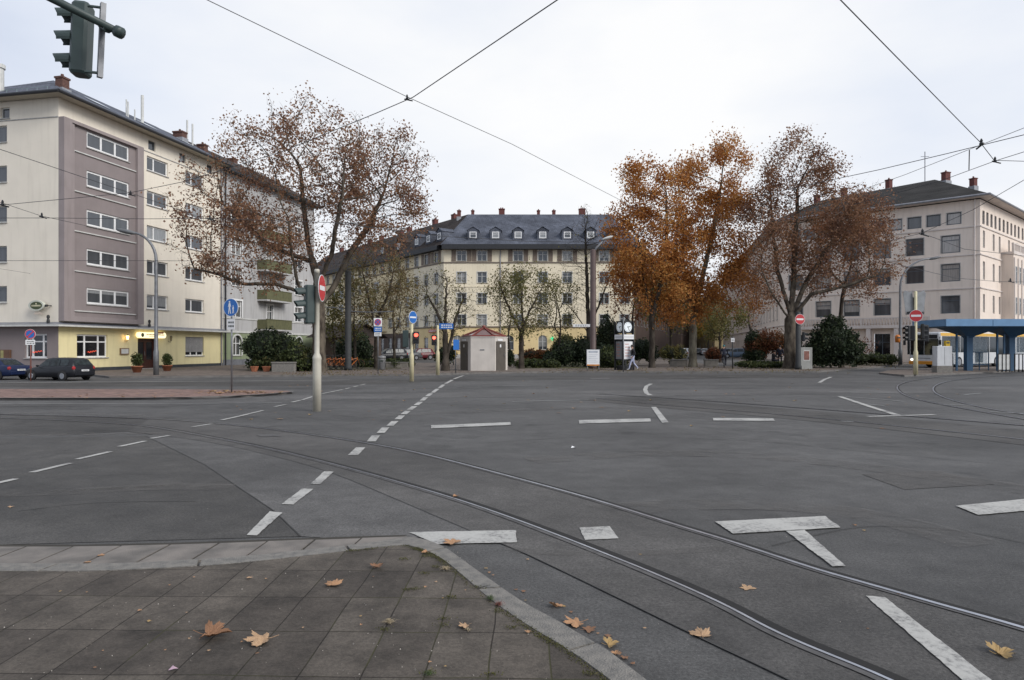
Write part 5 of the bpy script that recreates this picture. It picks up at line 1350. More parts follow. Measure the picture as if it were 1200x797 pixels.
# ------------------------------------------------------------------ bushes and hedges
def bush(name, label, base, blobs, leafm, nleaf, ls, seed=1, cat='bush', core=.82, stem=True, group=None):
    rng = np.random.default_rng(seed); t = thing(name, label, cat, base, group)
    mb = MB(); mb.smooth = True
    tot = sum(b[3]*b[4]+b[4]*b[5]+b[3]*b[5] for b in blobs); Ps = []
    for b in blobs:
        c = np.array(b[:3]) + np.array(base); r = np.array(b[3:6]); k0 = len(mb.v)
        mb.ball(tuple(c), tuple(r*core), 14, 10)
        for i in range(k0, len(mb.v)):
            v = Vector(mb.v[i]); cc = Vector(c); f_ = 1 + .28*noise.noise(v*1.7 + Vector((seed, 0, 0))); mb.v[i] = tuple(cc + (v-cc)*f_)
        k = int(nleaf*(b[3]*b[4]+b[4]*b[5]+b[3]*b[5])/tot)
        d = rng.normal(size=(k, 3)); d /= np.linalg.norm(d, axis=1, keepdims=True)
        f_ = np.array([1 + .45*noise.noise(Vector(c + dd*r)*1.5 + Vector((seed, 0, 0))) + .12*noise.noise(Vector(c + dd*r)*5) for dd in d])[:, None]
        Ps.append(c + d*r*(rng.uniform(.66, 1.15, (k, 1)))*f_)
    Pn = np.concatenate(Ps); Pn = Pn[Pn[:, 2] > base[2] + .02]
    for i in range(len(mb.v)):
        if mb.v[i][2] < base[2]: mb.v[i] = (mb.v[i][0], mb.v[i][1], base[2]-.02)
    put(mb.build('dark_core', CORE), t)  # near-black solid core filling the inside of the leaf shell
    V, Fc = leaf_quads(Pn, ls, rng, .0); np_mesh('foliage', V, Fc, leafm, t)
    return t
def bushp(name, label, px, pyb, items, leafm, nleaf, ls, seed, **kw):
    B_ = P(px, pyb, .1); bs = (B_.x, B_.y, .1)
    return bush(name, label, bs, [blob(*i, bs) for i in items], leafm, nleaf, ls, seed, **kw)
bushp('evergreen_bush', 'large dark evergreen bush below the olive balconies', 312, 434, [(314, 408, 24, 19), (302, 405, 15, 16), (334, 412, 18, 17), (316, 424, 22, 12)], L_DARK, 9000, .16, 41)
bushp('leafy_shrub', 'tall loose green shrub beside the trunk of the big plane tree', 348, 435, [(348, 418, 14, 17), (358, 424, 10, 12), (342, 426, 12, 10)], L_HEDG, 3600, .14, 42)
bushp('box_hedge', 'row of clipped green shrubs in grey planters', 322, 434.5, [(302, 426, 7, 6), (314, 425, 7, 7), (326, 424, 8, 8), (338, 424, 8, 8)], L_HEDG, 3600, .11, 43, cat='hedge')
bushp('evergreen_bush', 'dark evergreen bush behind the hire bicycles and the dark mast', 414, 430, [(414, 410, 18, 18), (426, 414, 12, 14), (404, 418, 10, 12)], L_DARK, 5200, .16, 44)
bushp('hedge', 'low clipped hedge between the bin and the parked cars', 460, 430.5, [(452, 426, 10, 5), (466, 425.5, 12, 5), (478, 426, 8, 5)], L_HEDG, 2600, .12, 45, cat='hedge')
bushp('hedge', 'low hedge left of the grey litter bin', 428, 430.5, [(424, 426, 8, 5), (436, 426, 8, 5)], L_HEDG, 1600, .12, 46, cat='hedge')
bushp('evergreen_bush', 'broad dark bush behind the white notice board', 676, 430, [(664, 414, 17, 14), (684, 411, 16, 15), (700, 416, 18, 13), (648, 421, 13, 9)], L_DARK, 8000, .15, 47)
bushp('yew_bush', 'tall dark yew right of the brown lamp mast', 712, 428, [(712, 398, 13, 24), (706, 408, 13, 18), (724, 412, 12, 16)], L_DARK, 6000, .17, 48)
bushp('evergreen_bush', 'round dark bush left of the clock column', 716, 431, [(714, 420, 14, 10), (726, 422, 9, 9)], L_HEDG, 3000, .13, 49)
bushp('hedge', 'low green hedge on the lawn right of the kiosk', 630, 431, [(612, 426, 9, 4.5), (628, 426, 11, 5), (646, 427, 9, 4.5)], L_HEDG, 3000, .12, 50, cat='hedge')
bushp('beech_hedge', 'brown clipped hedge in front of the arched windows', 628, 427, [(622, 416, 11, 6), (634, 416, 10, 6), (644, 416, 6, 6)], L_ORDK, 2600, .14, 51, cat='hedge')
bushp('shrub', 'yellow green shrub beside the thin young tree', 662, 427, [(661, 402, 11, 10), (656, 408, 10, 9)], L_OLIV, 1700, .15, 52)
bushp('hedge', 'dark clipped hedge block right beside the round kiosk', 597, 430, [(597, 419, 5, 8)], L_DARK, 1300, .13, 53, cat='hedge')
bushp('evergreen_bush', 'dark bush behind the two trunked bare tree', 526, 430, [(524, 414, 9, 10), (516, 418, 7, 8)], L_DARK, 1800, .15, 54)
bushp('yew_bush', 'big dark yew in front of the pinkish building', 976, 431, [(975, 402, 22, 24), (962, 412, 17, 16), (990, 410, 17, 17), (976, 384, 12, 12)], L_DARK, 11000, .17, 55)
bushp('hedge', 'low hedge along the foot of the pinkish building', 1020, 428, [(1006, 420, 12, 6), (1024, 420, 12, 6), (1040, 421, 10, 5.5)], L_HEDG, 3400, .14, 56, cat='hedge')
bushp('shrub', 'red brown shrub with arching twigs before the balustrade', 1014, 427, [(1014, 404, 12, 8), (1008, 411, 12, 7)], L_REDB, 420, .12, 57, core=.2)
bushp('shrub', 'wide red brown bush left of the wide plane tree', 900, 429, [(902, 400, 17, 12), (888, 406, 14, 11), (914, 405, 11, 11)], L_REDB, 3600, .15, 58, core=.5)
bushp('evergreen_bush', 'dark conical bush right of the cyclist', 884, 429, [(882, 403, 8, 14), (885, 414, 13, 11)], L_DARK, 3200, .15, 59)
bushp('ground_hedge', 'low yellow green edging plants under the red brown bush', 892, 431.5, [(876, 427, 12, 3.2), (894, 427, 13, 3.2), (910, 427.5, 10, 3)], L_HEDG, 2600, .12, 60, cat='hedge')
bushp('shrub', 'red leaved shrub left of the cyclist', 838, 428, [(836, 416, 8, 7)], L_REDB, 1400, .13, 61)
bushp('shrub', 'yellow green shrub in front of the brown side wall', 790, 427, [(784, 413, 10, 8), (796, 414, 8, 8)], L_OLIV, 1500, .15, 62)
bushp('evergreen_bush', 'dark bush between the clock column and the orange tree', 752, 428, [(752, 409, 11, 12), (760, 414, 10, 9), (744, 414, 9, 8)], L_DARK, 3200, .15, 63)
# ------------------------------------------------------------------ street things
POLEW = mat('pole_cream', (.52, .49, .41), .55, var=.06, scale=4, grime=.4)
POLEG = mat('pole_galvanised', (.20, .205, .215), .5, .5, var=.12, scale=6)
POLED = mat('pole_dark_green', (.035, .037, .038), .75, var=.12, scale=4)
POLEBR = mat('pole_red_brown', (.085, .055, .05), .6, var=.12, scale=3)
POLEY = mat('pole_yellowish', (.58, .52, .33), .55, var=.06, scale=4, grime=.3)
SIGW = mat('sign_white', (.74, .74, .74), .4, var=.03); SIGR = mat('sign_red_paint', (.50, .035, .04), .4, var=.04); SIGB = mat('sign_blue', (.02, .13, .42), .4, var=.04)
SIGBK = mat('sign_back', (.25, .26, .27), .5, .3)
HOUS = mat('signal_green_housing', (.035, .055, .052), .5, var=.08, scale=6); HOUSB = mat('signal_black', (.014, .015, .017), .5)
REDL = mat('red_lamp_lit', (1, .10, .06), .4, emit=4.5); OFFL = mat('lamp_off', (.03, .03, .03), .2)
def at(px, py, Z): return D(px, py, Z)
def pole(t, r, h, m, z0=0, name='pole', n=12, x=0, y=0):
    b = MB(); b.smooth = True; b.tube([(x, y, z0), (x, y, h)], r, n); return child(name, b, m, t)
def disc_sign(t, z, face, rz, r=.3, x=0, y=-.06, kind='noentry', name='sign_disc'):
    M = Matrix.Rotation(rz, 4, 'Z') @ Matrix.Translation((x, y, z))
    b = MB(M); b.lathe([(r, 0), (r, .012)], 32, (0, 0), 'y')
    o = child(name, b, SIGW, t)
    b = MB(M); b.lathe([(r*.95, -.002), (r*.95, -.0005)], 32, (0, 0), 'y'); child('sign_face', b, face, o)
    b = MB(M)
    if kind == 'noentry': b.box(-r*.72, -.005, -r*.17, r*.72, -.003, r*.17)
    elif kind == 'ped':   # adult and child walking hand in hand
        for sx, sc_, dx in ((1, 1.0, -.05), (1, .62, .10)):
            k = sc_*r
            b.lathe([(.10*k, -.005), (.10*k, -.003)], 10, (dx, .62*k - (1-sc_)*r*.6), 'y')
            zz = -(1-sc_)*r*.6
            b.prism_y([(dx-.09*k, .48*k+zz), (dx-.20*k, .05*k+zz), (dx-.14*k, .03*k+zz), (dx-.08*k, .25*k+zz), (dx-.09*k, -.05*k+zz), (dx-.17*k, -.70*k+zz), (dx-.08*k, -.70*k+zz), (dx, -.15*k+zz), (dx+.12*k, -.70*k+zz), (dx+.20*k, -.70*k+zz), (dx+.09*k, -.05*k+zz), (dx+.08*k, .25*k+zz), (dx+.16*k, .06*k+zz), (dx+.21*k, .09*k+zz), (dx+.10*k, .48*k+zz)][::-1], -.005, -.003)
    elif kind == 'arrow':
        b.box(-r*.7, -.005, -r*.2, r*.35, -.003, r*.2); b.box(-r*.7, -.0055, r*.02, -r*.2, -.0031, r*.5)
        b.box(r*.2, -.0055, -r*.5, r*.6, -.0031, r*.0)
    elif kind == 'stop':
        b.box(-r*.75, -.005, -r*.12, r*.75, -.003, r*.12)
    if kind in ('parkno', 'parkno2'):
        b.M = M @ Matrix.Rotation(R(-45), 4, 'Y'); b.box(-r*.85, -.005, -r*.12, r*.85, -.003, r*.12)
        if kind == 'parkno2': b.M = M @ Matrix.Rotation(R(45), 4, 'Y'); b.box(-r*.85, -.0052, -r*.12, r*.85, -.0032, r*.12)
        b.M = M; 
        for i in range(24):
            a0, a1 = 2*math.pi*i/24, 2*math.pi*(i+1)/24
            b.poly([(r*.96*math.cos(a0), -.0045, r*.96*math.sin(a0)), (r*.96*math.cos(a1), -.0045, r*.96*math.sin(a1)), (r*.78*math.cos(a1), -.0045, r*.78*math.sin(a1)), (r*.78*math.cos(a0), -.0045, r*.78*math.sin(a0))])
    child('sign_symbol', b, SIGR if kind.startswith('parkno') else SIGW, o)
    return o
def plate(t, z, w_, h_, rz, m=SIGW, x=0, y=-.06, marks_=True, name='supplementary_plate', ink=None):
    M = Matrix.Rotation(rz, 4, 'Z') @ Matrix.Translation((x, y, z)); b = MB(M); b.box(-w_/2, 0, -h_/2, w_/2, .01, h_/2); o = child(name, b, m, t)
    if marks_:
        b = MB(M); rr = random.Random(int(z*100))
        for row in (.18, -.18):
            xx = -w_*.36
            while xx < w_*.32: ww = rr.uniform(.04, .09)*w_*1.6; b.box(xx, -.003, h_*row-h_*.09, xx+ww, -.001, h_*row+h_*.09); xx += ww + w_*.05
        child('lettering', b, ink or INK, o)
    return o
def signal(t, z, rz, x=0, y=0, n=3, dia=.2, w_=.28, m=HOUS, lit=None, name='signal_head', dz=.3, depth=.2, MM=None, hl=.2):
    """traffic signal head; lenses look towards local -y"""
    M = MM or Matrix.Translation((x, y, z)) @ Matrix.Rotation(rz, 4, 'Z'); H_ = dz*n
    b = MB(M); 
    c = .035
    ring = [(-w_/2+c, -depth/2), (w_/2-c, -depth/2), (w_/2, -depth/2+c), (w_/2, depth/2-c), (w_/2-c, depth/2), (-w_/2+c, depth/2), (-w_/2, depth/2-c), (-w_/2, -depth/2+c)]
    ri = [(a*.86, q*.86) for a, q in ring]
    b.loft([(ri, -H_/2-.02), (ring, -H_/2+.01), (ring, H_/2-.01), (ri, H_/2+.02)])
    o = child(name, b, m, t)
    for i in range(n):
        zc = H_/2 - dz*(i+.5)
        b = MB(M); b.lathe([(dia/2, -depth/2-.006), (dia/2, -depth/2+.02)], 20, (0, zc), 'y'); child('lens', b, REDL if lit == i else OFFL, o)
        b = MB(M); k = 12; r_ = dia/2+.012; L_ = hl
        for j in range(k):   # hood: upper part of a tube, longer at the top
            a0, a1 = math.pi*(-.12 + 1.24*j/k), math.pi*(-.12 + 1.24*(j+1)/k)
            l0, l1 = L_*(.72+.28*max(0, math.sin(a0))), L_*(.72+.28*max(0, math.sin(a1)))
            p = lambda a, l, r: (r*math.cos(a), -depth/2 - l, zc + r*math.sin(a) - l*.12)
            b.poly([p(a0, 0, r_), p(a1, 0, r_), p(a1, l1, r_*.96), p(a0, l0, r_*.96)])
            b.poly([p(a1, 0, r_-.008), p(a0, 0, r_-.008), p(a0, l0, r_*.96-.008), p(a1, l1, r_*.96-.008)])
            b.poly([p(a0, l0, r_*.96), p(a1, l1, r_*.96), p(a1, l1, r_*.96-.008), p(a0, l0, r_*.96-.008)])
        child('hood', b, m, o)
    return o

# near cream mast with signal and no entry sign
b_ = P(371.5, 482)
t = thing('traffic_light', 'cream mast with dark green signal and no entry sign before the big plane tree', 'traffic light', (b_.x, b_.y, 0), local=True)
pr = MB(); pr.smooth = True; pr.lathe([(.105, 0), (.105, 1.05), (.105, 1.30), (.112, 1.33), (.105, 1.38), (.062, 1.48), (.062, 3.5), (.066, 3.5), (.066, 3.58), (.05, 3.6)], 20); child('pole', pr, POLEW, t)
signal(t, 2.70, R(-60), x=-.17, y=-.10, m=HOUS, depth=.22, w_=.29, dz=.31, hl=.27, dia=.21)
b = MB(); b.tube([(0, 0, 2.3), (-.24, -.1, 2.3)], .02, 6); b.tube([(0, 0, 3.1), (-.24, -.1, 3.1)], .02, 6); b.box(-.05, -.09, 2.25, -.3, -.06, 2.3); child('bracket', b, HOUS, t)
disc_sign(t, 3.12, SIGR, R(91), r=.34, x=.0, y=-.13, kind='noentry')
# pedestrian sign on the median
b_ = P(271.5, 460, .07)
t = thing('pedestrian_sign', 'round blue sign with white walking figures on a slim post on the pink median', 'sign', (b_.x, b_.y, .07), local=True)
pole(t, .03, 3.2, POLEG); disc_sign(t, 2.93, SIGB, R(-18), r=.31, kind='ped', y=-.045); plate(t, 2.35, .30, .36, R(-18), y=-.045)
# no stopping sign in front of the pub
b_ = P(36, 446.5)
t = thing('no_parking_sign', 'small round blue and red no parking sign on a thin post beside the parked cars', 'sign', (b_.x, b_.y, 0), local=True)
pole(t, .03, 2.45, mat('post_rusty', (.22, .09, .07), .6, var=.15)); disc_sign(t, 2.28, SIGB, R(10), r=.24, kind='parkno', y=-.045); plate(t, 1.88, .42, .24, R(10), y=-.045)
# near cantilever signal, top left
t = thing('overhead_traffic_light', 'dark green signal hung from a thin cantilever arm at the top left corner', 'traffic light', (-9.6, 5.6, 0), local=True)
e0 = at(40, -12, 8.3) - Vector((-9.6, 5.6, 0)); e1 = at(136, 36, 8.3) - Vector((-9.6, 5.6, 0)); e00 = Vector((0, 0, 6.35)) 
b = MB(); b.smooth = True; b.lathe([(.13, 0), (.13, 1.6), (.10, 1.8), (.08, 6.6), (.02, 6.66)], 14); child('mast', b, POLED, t)
b = MB(); b.smooth = True; b.tube([(0, 0, 6.1), tuple(e0*.5 + Vector((0, 0, 6.45))*.5), tuple(e0), tuple(e1)], [.06, .055, .05, .045], 12); b.tube([tuple(e1), tuple(e1 + (e1-e0).normalized()*.08)], .07, 10); child('arm', b, HOUS, t)

hc = at(96, 47, 8.75) - Vector((-9.6, 5.6, 0)); bt = at(121, 4, 8.5) - Vector((-9.6, 5.6, 0)); bb_ = at(117, 91, 8.5) - Vector((-9.6, 5.6, 0))
signal(t, 0, 0, MM=Matrix.Translation(hc) @ Matrix.Rotation(R(2.5), 4, 'Y') @ Matrix.Rotation(R(-80), 4, 'Z'), m=HOUS, depth=.20, w_=.25, hl=.22, dz=.29, dia=.19)
b = MB(); b.tube([tuple(bt), tuple(bb_)], .042, 4); child('holder_bar', b, POLEG, t)
for f_ in (.06, .94):
    q_ = bt.lerp(bb_, f_); b = MB(); b.tube([tuple(q_), tuple(q_ + Vector((-.16, -.05, 0)))], .018, 6); child('bracket', b, HOUS, t)
b = MB(); b.tube([tuple(e1 + Vector((-.1, 0, .02))), tuple(bt.lerp(bb_, .3))], .05, 8); child('clamp', b, HOUS, t)

# masts of the crossing on the far side
def crossing_mast(label, px, py, h, sig, sign=None):
    b_ = P(px, py, .1 if py < 441 else 0); t = thing('traffic_light', label, 'traffic light', (b_.x, b_.y, .1 if py < 441 else 0), local=True)
    b = MB(); b.smooth = True; b.lathe([(.105, 0), (.105, 1.15), (.105, 1.25), (.066, 1.38), (.066, h), (.03, h+.03)], 16); child('pole', b, POLEY, t)
    return t
t = crossing_mast('cream mast with lit red signal and blue oval sign left of the round kiosk', 482.5, 447, 2.85, None)
signal(t, 2.1, R(8), x=.22, y=-.06, n=2, lit=0, m=HOUSB, dz=.27, depth=.16)
b = MB(); b.box(0, -.02, 1.95, .2, .02, 2.0); b.box(0, -.02, 2.25, .2, .02, 2.3); child('bracket', b, HOUSB, t)
disc_sign(t, 3.08, SIGB, R(58), r=.30, kind='stop', y=-.08)
signal(t, 2.05, R(180), x=-.30, y=.05, n=3, m=HOUS, dz=.26, depth=.16)
t = crossing_mast('slim cream mast with a lit red signal and a blue street name sign', 513, 439.5, 2.75, None)
signal(t, 1.95, R(8), x=-.20, y=-.06, n=2, lit=0, m=HOUSB, dz=.27, depth=.16)
b = MB(); b.box(-.2, -.02, 1.75, 0, .02, 1.8); b.box(-.2, -.02, 2.1, 0, .02, 2.15); child('bracket', b, HOUSB, t)
b_ = P(513, 439.5, .1)
t = thing('street_name_sign', 'blue street name sign with pale lettering fixed to the slim cream mast', 'sign', (b_.x, b_.y, .1), local=True)
plate(t, 2.72, .78, .32, 0, SIGB, x=.48, y=-.05, name='sign_plate', ink=SIGW)
b_ = P(534, 437.5, .1)
t = thing('direction_sign', 'blue parking sign turned sideways on a thin grey post left of the kiosk', 'sign', (b_.x, b_.y, .1), local=True)
pole(t, .03, 2.2, POLEG); b = MB(Matrix.Rotation(R(50), 4, 'Z')); b.box(-.24, -.05, 1.4, .24, -.035, 2.0); child('sign_plate', b, SIGB, t)
b_ = P(531.5, 428, .1)
t = thing('post_box', 'small yellow post box on a stand behind the blue parking sign', 'post box', (b_.x, b_.y, .1), local=True)
YBOX = mat('post_yellow', (.62, .40, .02), .4, var=.05)
b = MB(); b.bbox(-.27, -.2, .7, .27, .2, 1.45, .04); child('box', b, YBOX, t); b = MB(); b.box(-.2, -.215, 1.15, .2, -.201, 1.2); b.box(-.12, -.21, .9, .12, -.201, 1.05); child('slot', b, INK, t); pole(t, .05, .72, POLEG)
b_ = P(443, 438, .1)
t = thing('no_stopping_sign', 'no stopping sign over a blue parking plate on a post next to the litter bin', 'sign', (b_.x, b_.y, .1), local=True)
pole(t, .03, 3.26, POLEG); b = MB(); b.box(-.24, -.05, 2.78, .24, -.037, 3.26); child('sign_plate', b, SIGW, t); disc_sign(t, 3.02, SIGB, 0, r=.20, kind='parkno2', y=-.065); plate(t, 2.60, .46, .30, 0, SIGB, y=-.05, ink=SIGW); plate(t, 2.31, .42, .22, 0, y=-.05)
b_ = P(447.5, 433.5, .1)
t = thing('litter_bin', 'grey cylindrical litter bin with a slot standing by the sign post', 'litter bin', (b_.x, b_.y, .1), local=True)
b = MB(); b.smooth = True; b.lathe([(.19, .0), (.24, .05), (.26, .72), (.25, .78)], 18); child('bin_body', b, mat('bin_grey', (.20, .20, .20), .55, .2, var=.15), t)
b = MB(); b.smooth = True; b.lathe([(.27, .80), (.28, .86), (.24, .94), (.08, .98)], 18); child('lid', b, mat('bin_lid', (.27, .27, .27), .5), t)
b = MB(); b.box(-.14, -.265, .55, .14, -.24, .68); child('slot', b, INK, t)
# dark tram masts
def mast(label, px, py, top, r, m, name='tram_mast'):
    b_ = P(px, py, .1); t = thing(name, label, 'mast', (b_.x, b_.y, .1), local=True); h_ = HC + (HZ-top)*b_.y/F - .1
    b = MB(); b.smooth = True; b.lathe([(r*1.35, 0), (r*1.35, .25), (r*1.1, .32), (r, h_), (r*.4, h_+.05)], 16); child('pole', b, m, t); return t, h_, b_
t, hh, b_ = mast('dark catenary mast between the big plane tree and the no stopping sign', 408, 434, 318, .20, POLED)
b = MB(); b.tube([(0, 0, 4.0), (1.6, -.4, 3.9), (3.1, -.6, 3.95)], .035, 6); b.tube([(0, 0, 4.15), (-1.6, .2, 4.3)], .03, 6); child('bracket_arm', b, POLEG, t)
t, hh, b_ = mast('tall red brown lamp mast with a bent arm behind the white notice board', 695, 432, 293, .21, POLEBR, 'street_lamp'); t['category'] = 'street lamp'
b = MB(); b.smooth = True; b.tube([(0, 0, hh-.3), (.25, 0, hh+.15), (.8, -.1, hh+.75)], [.09, .08, .06], 8); child('arm', b, POLEG, t)
b = MB(Matrix.Translation((1.05, -.15, hh+.86)) @ Matrix.Rotation(R(-18), 4, 'Y')); b.ball((0, 0, 0), (.42, .18, .11), 12, 6); child('lamp_head', b, OLDWHITE, t)
b = MB(); b.smooth = True; b.ball((0, -.22, .95), (.03, .03, .03), 6, 4); 
t = thing('street_name_sign', 'white horizontal street name sign fixed to the red brown lamp mast', 'sign', (b_.x, b_.y, .1), local=True)
plate(t, 3.15, 1.25, .20, 0, SIGW, x=-.85, y=-.1, name='sign_plate')
t, hh, b_ = mast('dark green mast with a no entry sign before the wide plane tree', 935.5, 433, 366, .17, POLED)
disc_sign(t, 3.52, SIGR, R(8), r=.36, kind='noentry', y=-.22)
signal(t, 2.3, R(60), x=.38, y=0, n=2, m=HOUSB, dz=.3); 
b_ = P(858.5, 432, .1)
t = thing('information_sign', 'small white plate on a dark thin post right of the cyclist', 'sign', (b_.x, b_.y, .1), local=True)
pole(t, .045, 2.35, POLED); plate(t, 2.1, .26, .28, 0, y=-.06, name='sign_plate')
# curved street lamp on the left
def curved_lamp(label, px, py, topy, headpx, headpy, m, r=.075):
    b_ = P(px, py, .1); Z = b_.y; t = thing('street_lamp', label, 'street lamp', (b_.x, b_.y, .1), local=True)
    q = lambda a, c: D(a, c, Z) - Vector((b_.x, b_.y, .1))
    s_ = 1 if headpx > px else -1; w_ = abs(headpx-px)
    pts = [(px, py), (px, py-14)]; 
    P2 = [q(px, topy + (topy-headpy)*1.0)]
    arc = []
    for k in range(9):
        a = math.pi/2*k/8; arc.append(q(px + s_*w_*.86*(1-math.cos(a)), topy - (topy-headpy)*1.0*math.sin(a)))
    base_ = [Vector((0, 0, 0)), Vector((0, 0, 1.3)), Vector((0, 0, 1.45))]
    b = MB(); b.smooth = True; al = base_ + [Vector((0, 0, arc[0].z*.6))] + arc
    b.tube([tuple(v) for v in al], [r*1.7, r*1.7, r*1.25, r*1.1] + [r*(1-.35*k/8) for k in range(9)], 12); child('pole', b, m, t)
    e = arc[-1]; hd = q(headpx, headpy-1); dd = (hd-e); 
    b = MB(Matrix.Translation(e + dd*.6) @ Matrix.Rotation(R(-12*s_), 4, 'Y')); b.smooth = True
    k0 = len(b.v); b.ball((0, 0, 0), (.60, .20, .13), 14, 6); child('lamp_head', b, mat('lamp_shell', (.13, .135, .14), .5), t)
    b = MB(Matrix.Translation(e + dd*.6) @ Matrix.Rotation(R(-12*s_), 4, 'Y')); b.ball((s_*.06, 0, -.05), (.28, .12, .07), 10, 6); child('lens', b, mat('lamp_lens', (.5, .5, .48), .2), t)
    return t
curved_lamp('curved grey street lamp arching over the pavement in front of the pub', 183, 439.5, 305, 146, 272, POLEG, .085)
curved_lamp('curved grey street lamp beside the balustrade of the pinkish building', 1055, 427.5, 336, 1098, 303, POLEG, .10)
# cream mast with signals on the traffic island
b_ = P(1073, 439, .1)
t = thing('traffic_light', 'cream mast with dark signal heads and a no entry sign on the traffic island', 'traffic light', (b_.x, b_.y, .1), local=True)
pr = MB(); pr.smooth = True; pr.lathe([(.12, 0), (.12, 1.1), (.12, 1.25), (.08, 1.4), (.08, 4.7), (.03, 4.74)], 16); child('pole', pr, POLEY, t)
disc_sign(t, 3.33, SIGR, R(-20), r=.34, kind='noentry', y=-.12)
for x_, z_, rz in ((-.42, 2.35, R(-75)), (-.16, 2.35, R(150)), (.42, 2.45, R(70)), (.62, 2.3, R(160))): signal(t, z_, rz, x=x_, y=.05, m=HOUSB, dz=.27, depth=.16)
b = MB(); b.box(-.6, -.02, 2.72, .75, .02, 2.77); b.box(-.6, -.02, 1.95, .75, .02, 2.0); child('bracket', b, HOUSB, t)
b = MB()
for s_ in (-1, 1):
    b = MB(Matrix.Translation((s_*.34, .1, 4.2)) @ Matrix.Rotation(R(6*s_), 4, 'Y'))
    pl_ = [(-.24, -.62), (.24, -.62), (.26, .45), (.14, .60), (-.10, .48), (-.26, .52)] if s_ > 0 else [(-.24, -.62), (.24, -.62), (.26, .52), (.10, .48), (-.14, .60), (-.26, .45)]
    b.prism_y(pl_, 0, .02); child('sign_back', b, SIGBK, t)
b_ = P(1054, 427.5, .1)
t = thing('litter_bin', 'small orange litter bin hung on the curved lamp post at the right', 'litter bin', (b_.x, b_.y, .1), local=True)
b = MB(); b.smooth = True; b.lathe([(.15, 2.0), (.2, 2.05), (.22, 2.55), (.12, 2.7)], 12, (-.25, -.15)); child('bin_body', b, mat('orange_plastic', (.55, .17, .02), .5), t)
b = MB(); b.box(-.4, -.375, 2.38, -.1, -.35, 2.5); child('slot', b, INK, t)

# round kiosk -----------------------------------------------------------------
b_ = P(566, 434.5, .1); KX, KY = b_.x, b_.y + 1.35
t = thing('toilet_kiosk', 'six sided pale concrete public toilet kiosk with red glass tent roof', 'kiosk', (KX, KY, .1), local=True)
CONC = mat('kiosk_concrete', (.56, .515, .465), .8, var=.06, scale=1.2, bump=.2, grime=.15)
KD = mat('kiosk_door', (.10, .088, .075), .5, var=.08); KR = mat('kiosk_red', (.20, .045, .035), .5, var=.1); KRG = mat('kiosk_glass', (.15, .07, .055), .12, var=.15)
r_ = 1.62; hexp = [(r_*math.cos(R(60*i)), r_*math.sin(R(60*i))) for i in range(6)]
b = MB(); b.prism(hexp, 0, 2.2); b.prism([(x*1.02, y*1.02) for x, y in hexp], 2.201, 2.27); child('wall', b, CONC, t)
for i, (a_, c_) in enumerate(((3, 4), (5, 0))):
    p, q_ = Vector((*hexp[a_], 0)), Vector((*hexp[c_ % 6], 0)); fk = Fac(p, q_)
    L_ = fk.L; u0, u1 = (.05, L_*.80) if i == 0 else (L_*.04, L_*.84)
    u0, u1 = (.12, L_-.42) if i == 0 else (.10, L_-.30)
    b = MB(fk.M); b.box(u0, -.03, .02, u1, .02, 1.95); dd = child('door', b, KD, t)
    b = MB(fk.M); b.box(u0+.45, -.036, 1.55, u0+.62, -.031, 1.75); child('pictogram', b, SIGW, dd)
    b = MB(fk.M); b.box(u1-.25, -.06, .95, u1-.2, -.03, 1.15); child('handle', b, POLEG, dd)
    b = MB(fk.M); b.box(u0+.2, -.034, 1.98, u0+.8, -.005, 2.12); child('door_sign', b, SIGW, dd)
b = MB(); b.box(-.2, -1.42, 1.35, .1, -1.405, 1.42); child('plaque', b, POLEG, t)
b = MB(); ap_ = (0, 0, 2.88); hr = [(x*.93, y*.93, 2.28) for x, y in hexp]
for i in range(6): b.poly([hr[i], hr[(i+1) % 6], ap_])
child('roof', b, KRG, t)
b = MB()
for i in range(6):
    b.tube([(hr[i][0], hr[i][1], 2.31), (0, 0, 2.91)], .05, 6); b.tube([(hr[i][0], hr[i][1], 2.32), (hr[(i+1) % 6][0], hr[(i+1) % 6][1], 2.32)], .05, 6)
b.ball((0, 0, 2.96), .12, 10, 6); rf = child('roof_rib', b, KR, t)

# notice board, clock column -----------------------------------------------------
b_ = P(695, 434.5, .1)
t = thing('notice_board', 'white poster board with an orange lower edge standing on two legs at the kerb', 'notice board', (b_.x, b_.y, .1), local=True)
b = MB(); b.box(-.44, -.04, .32, .44, .04, 1.42); child('board', b, SIGBK, t)
b = MB(); b.box(-.41, -.05, .42, .41, -.041, 1.39); o_s2 = child('poster', b, SIGW, t); b = MB(); b.box(-.41, -.052, .34, .41, -.0411, .42); child('orange_band', b, mat('poster_orange', (.65, .24, .03), .5), t)
b = MB(); b.box(-.3, -.054, 1.2, .3, -.0505, 1.30)
for k in range(5): b.box(-.3, -.054, 1.05-.12*k, .3-.1*(k % 2), -.0505, 1.07-.12*k)
child('lettering', b, mat('poster_grey', (.40, .43, .48), .6), o_s2)
for x_ in (-.38, .38): pole(t, .025, .33, POLEG, x=x_, name='leg', n=8)
b_ = P(733, 434, .1)
t = thing('clock_column', 'dark advertising column with white round clock faces and lit panels', 'clock column', (b_.x, b_.y+.5, .1), local=True)
M = Matrix.Rotation(R(28), 4, 'Z')
b = MB(M); 
w_ = .44
b = MB(M)
for sx in (-1, 1):
    for sy in (-1, 1): b.box(sx*w_-.05, sy*w_-.05, 0, sx*w_+.05, sy*w_+.05, 3.3)
child('frame', b, HOUSB, t)
b = MB(M); b.box(-w_+.05, -w_+.05, .65, w_-.05, w_-.05, 2.35); child('case', b, HOUSB, t)
b = MB(M); b.box(-w_+.08, -w_+.06, 0, w_-.08, w_-.06, .3); child('base', b, HOUSB, t)
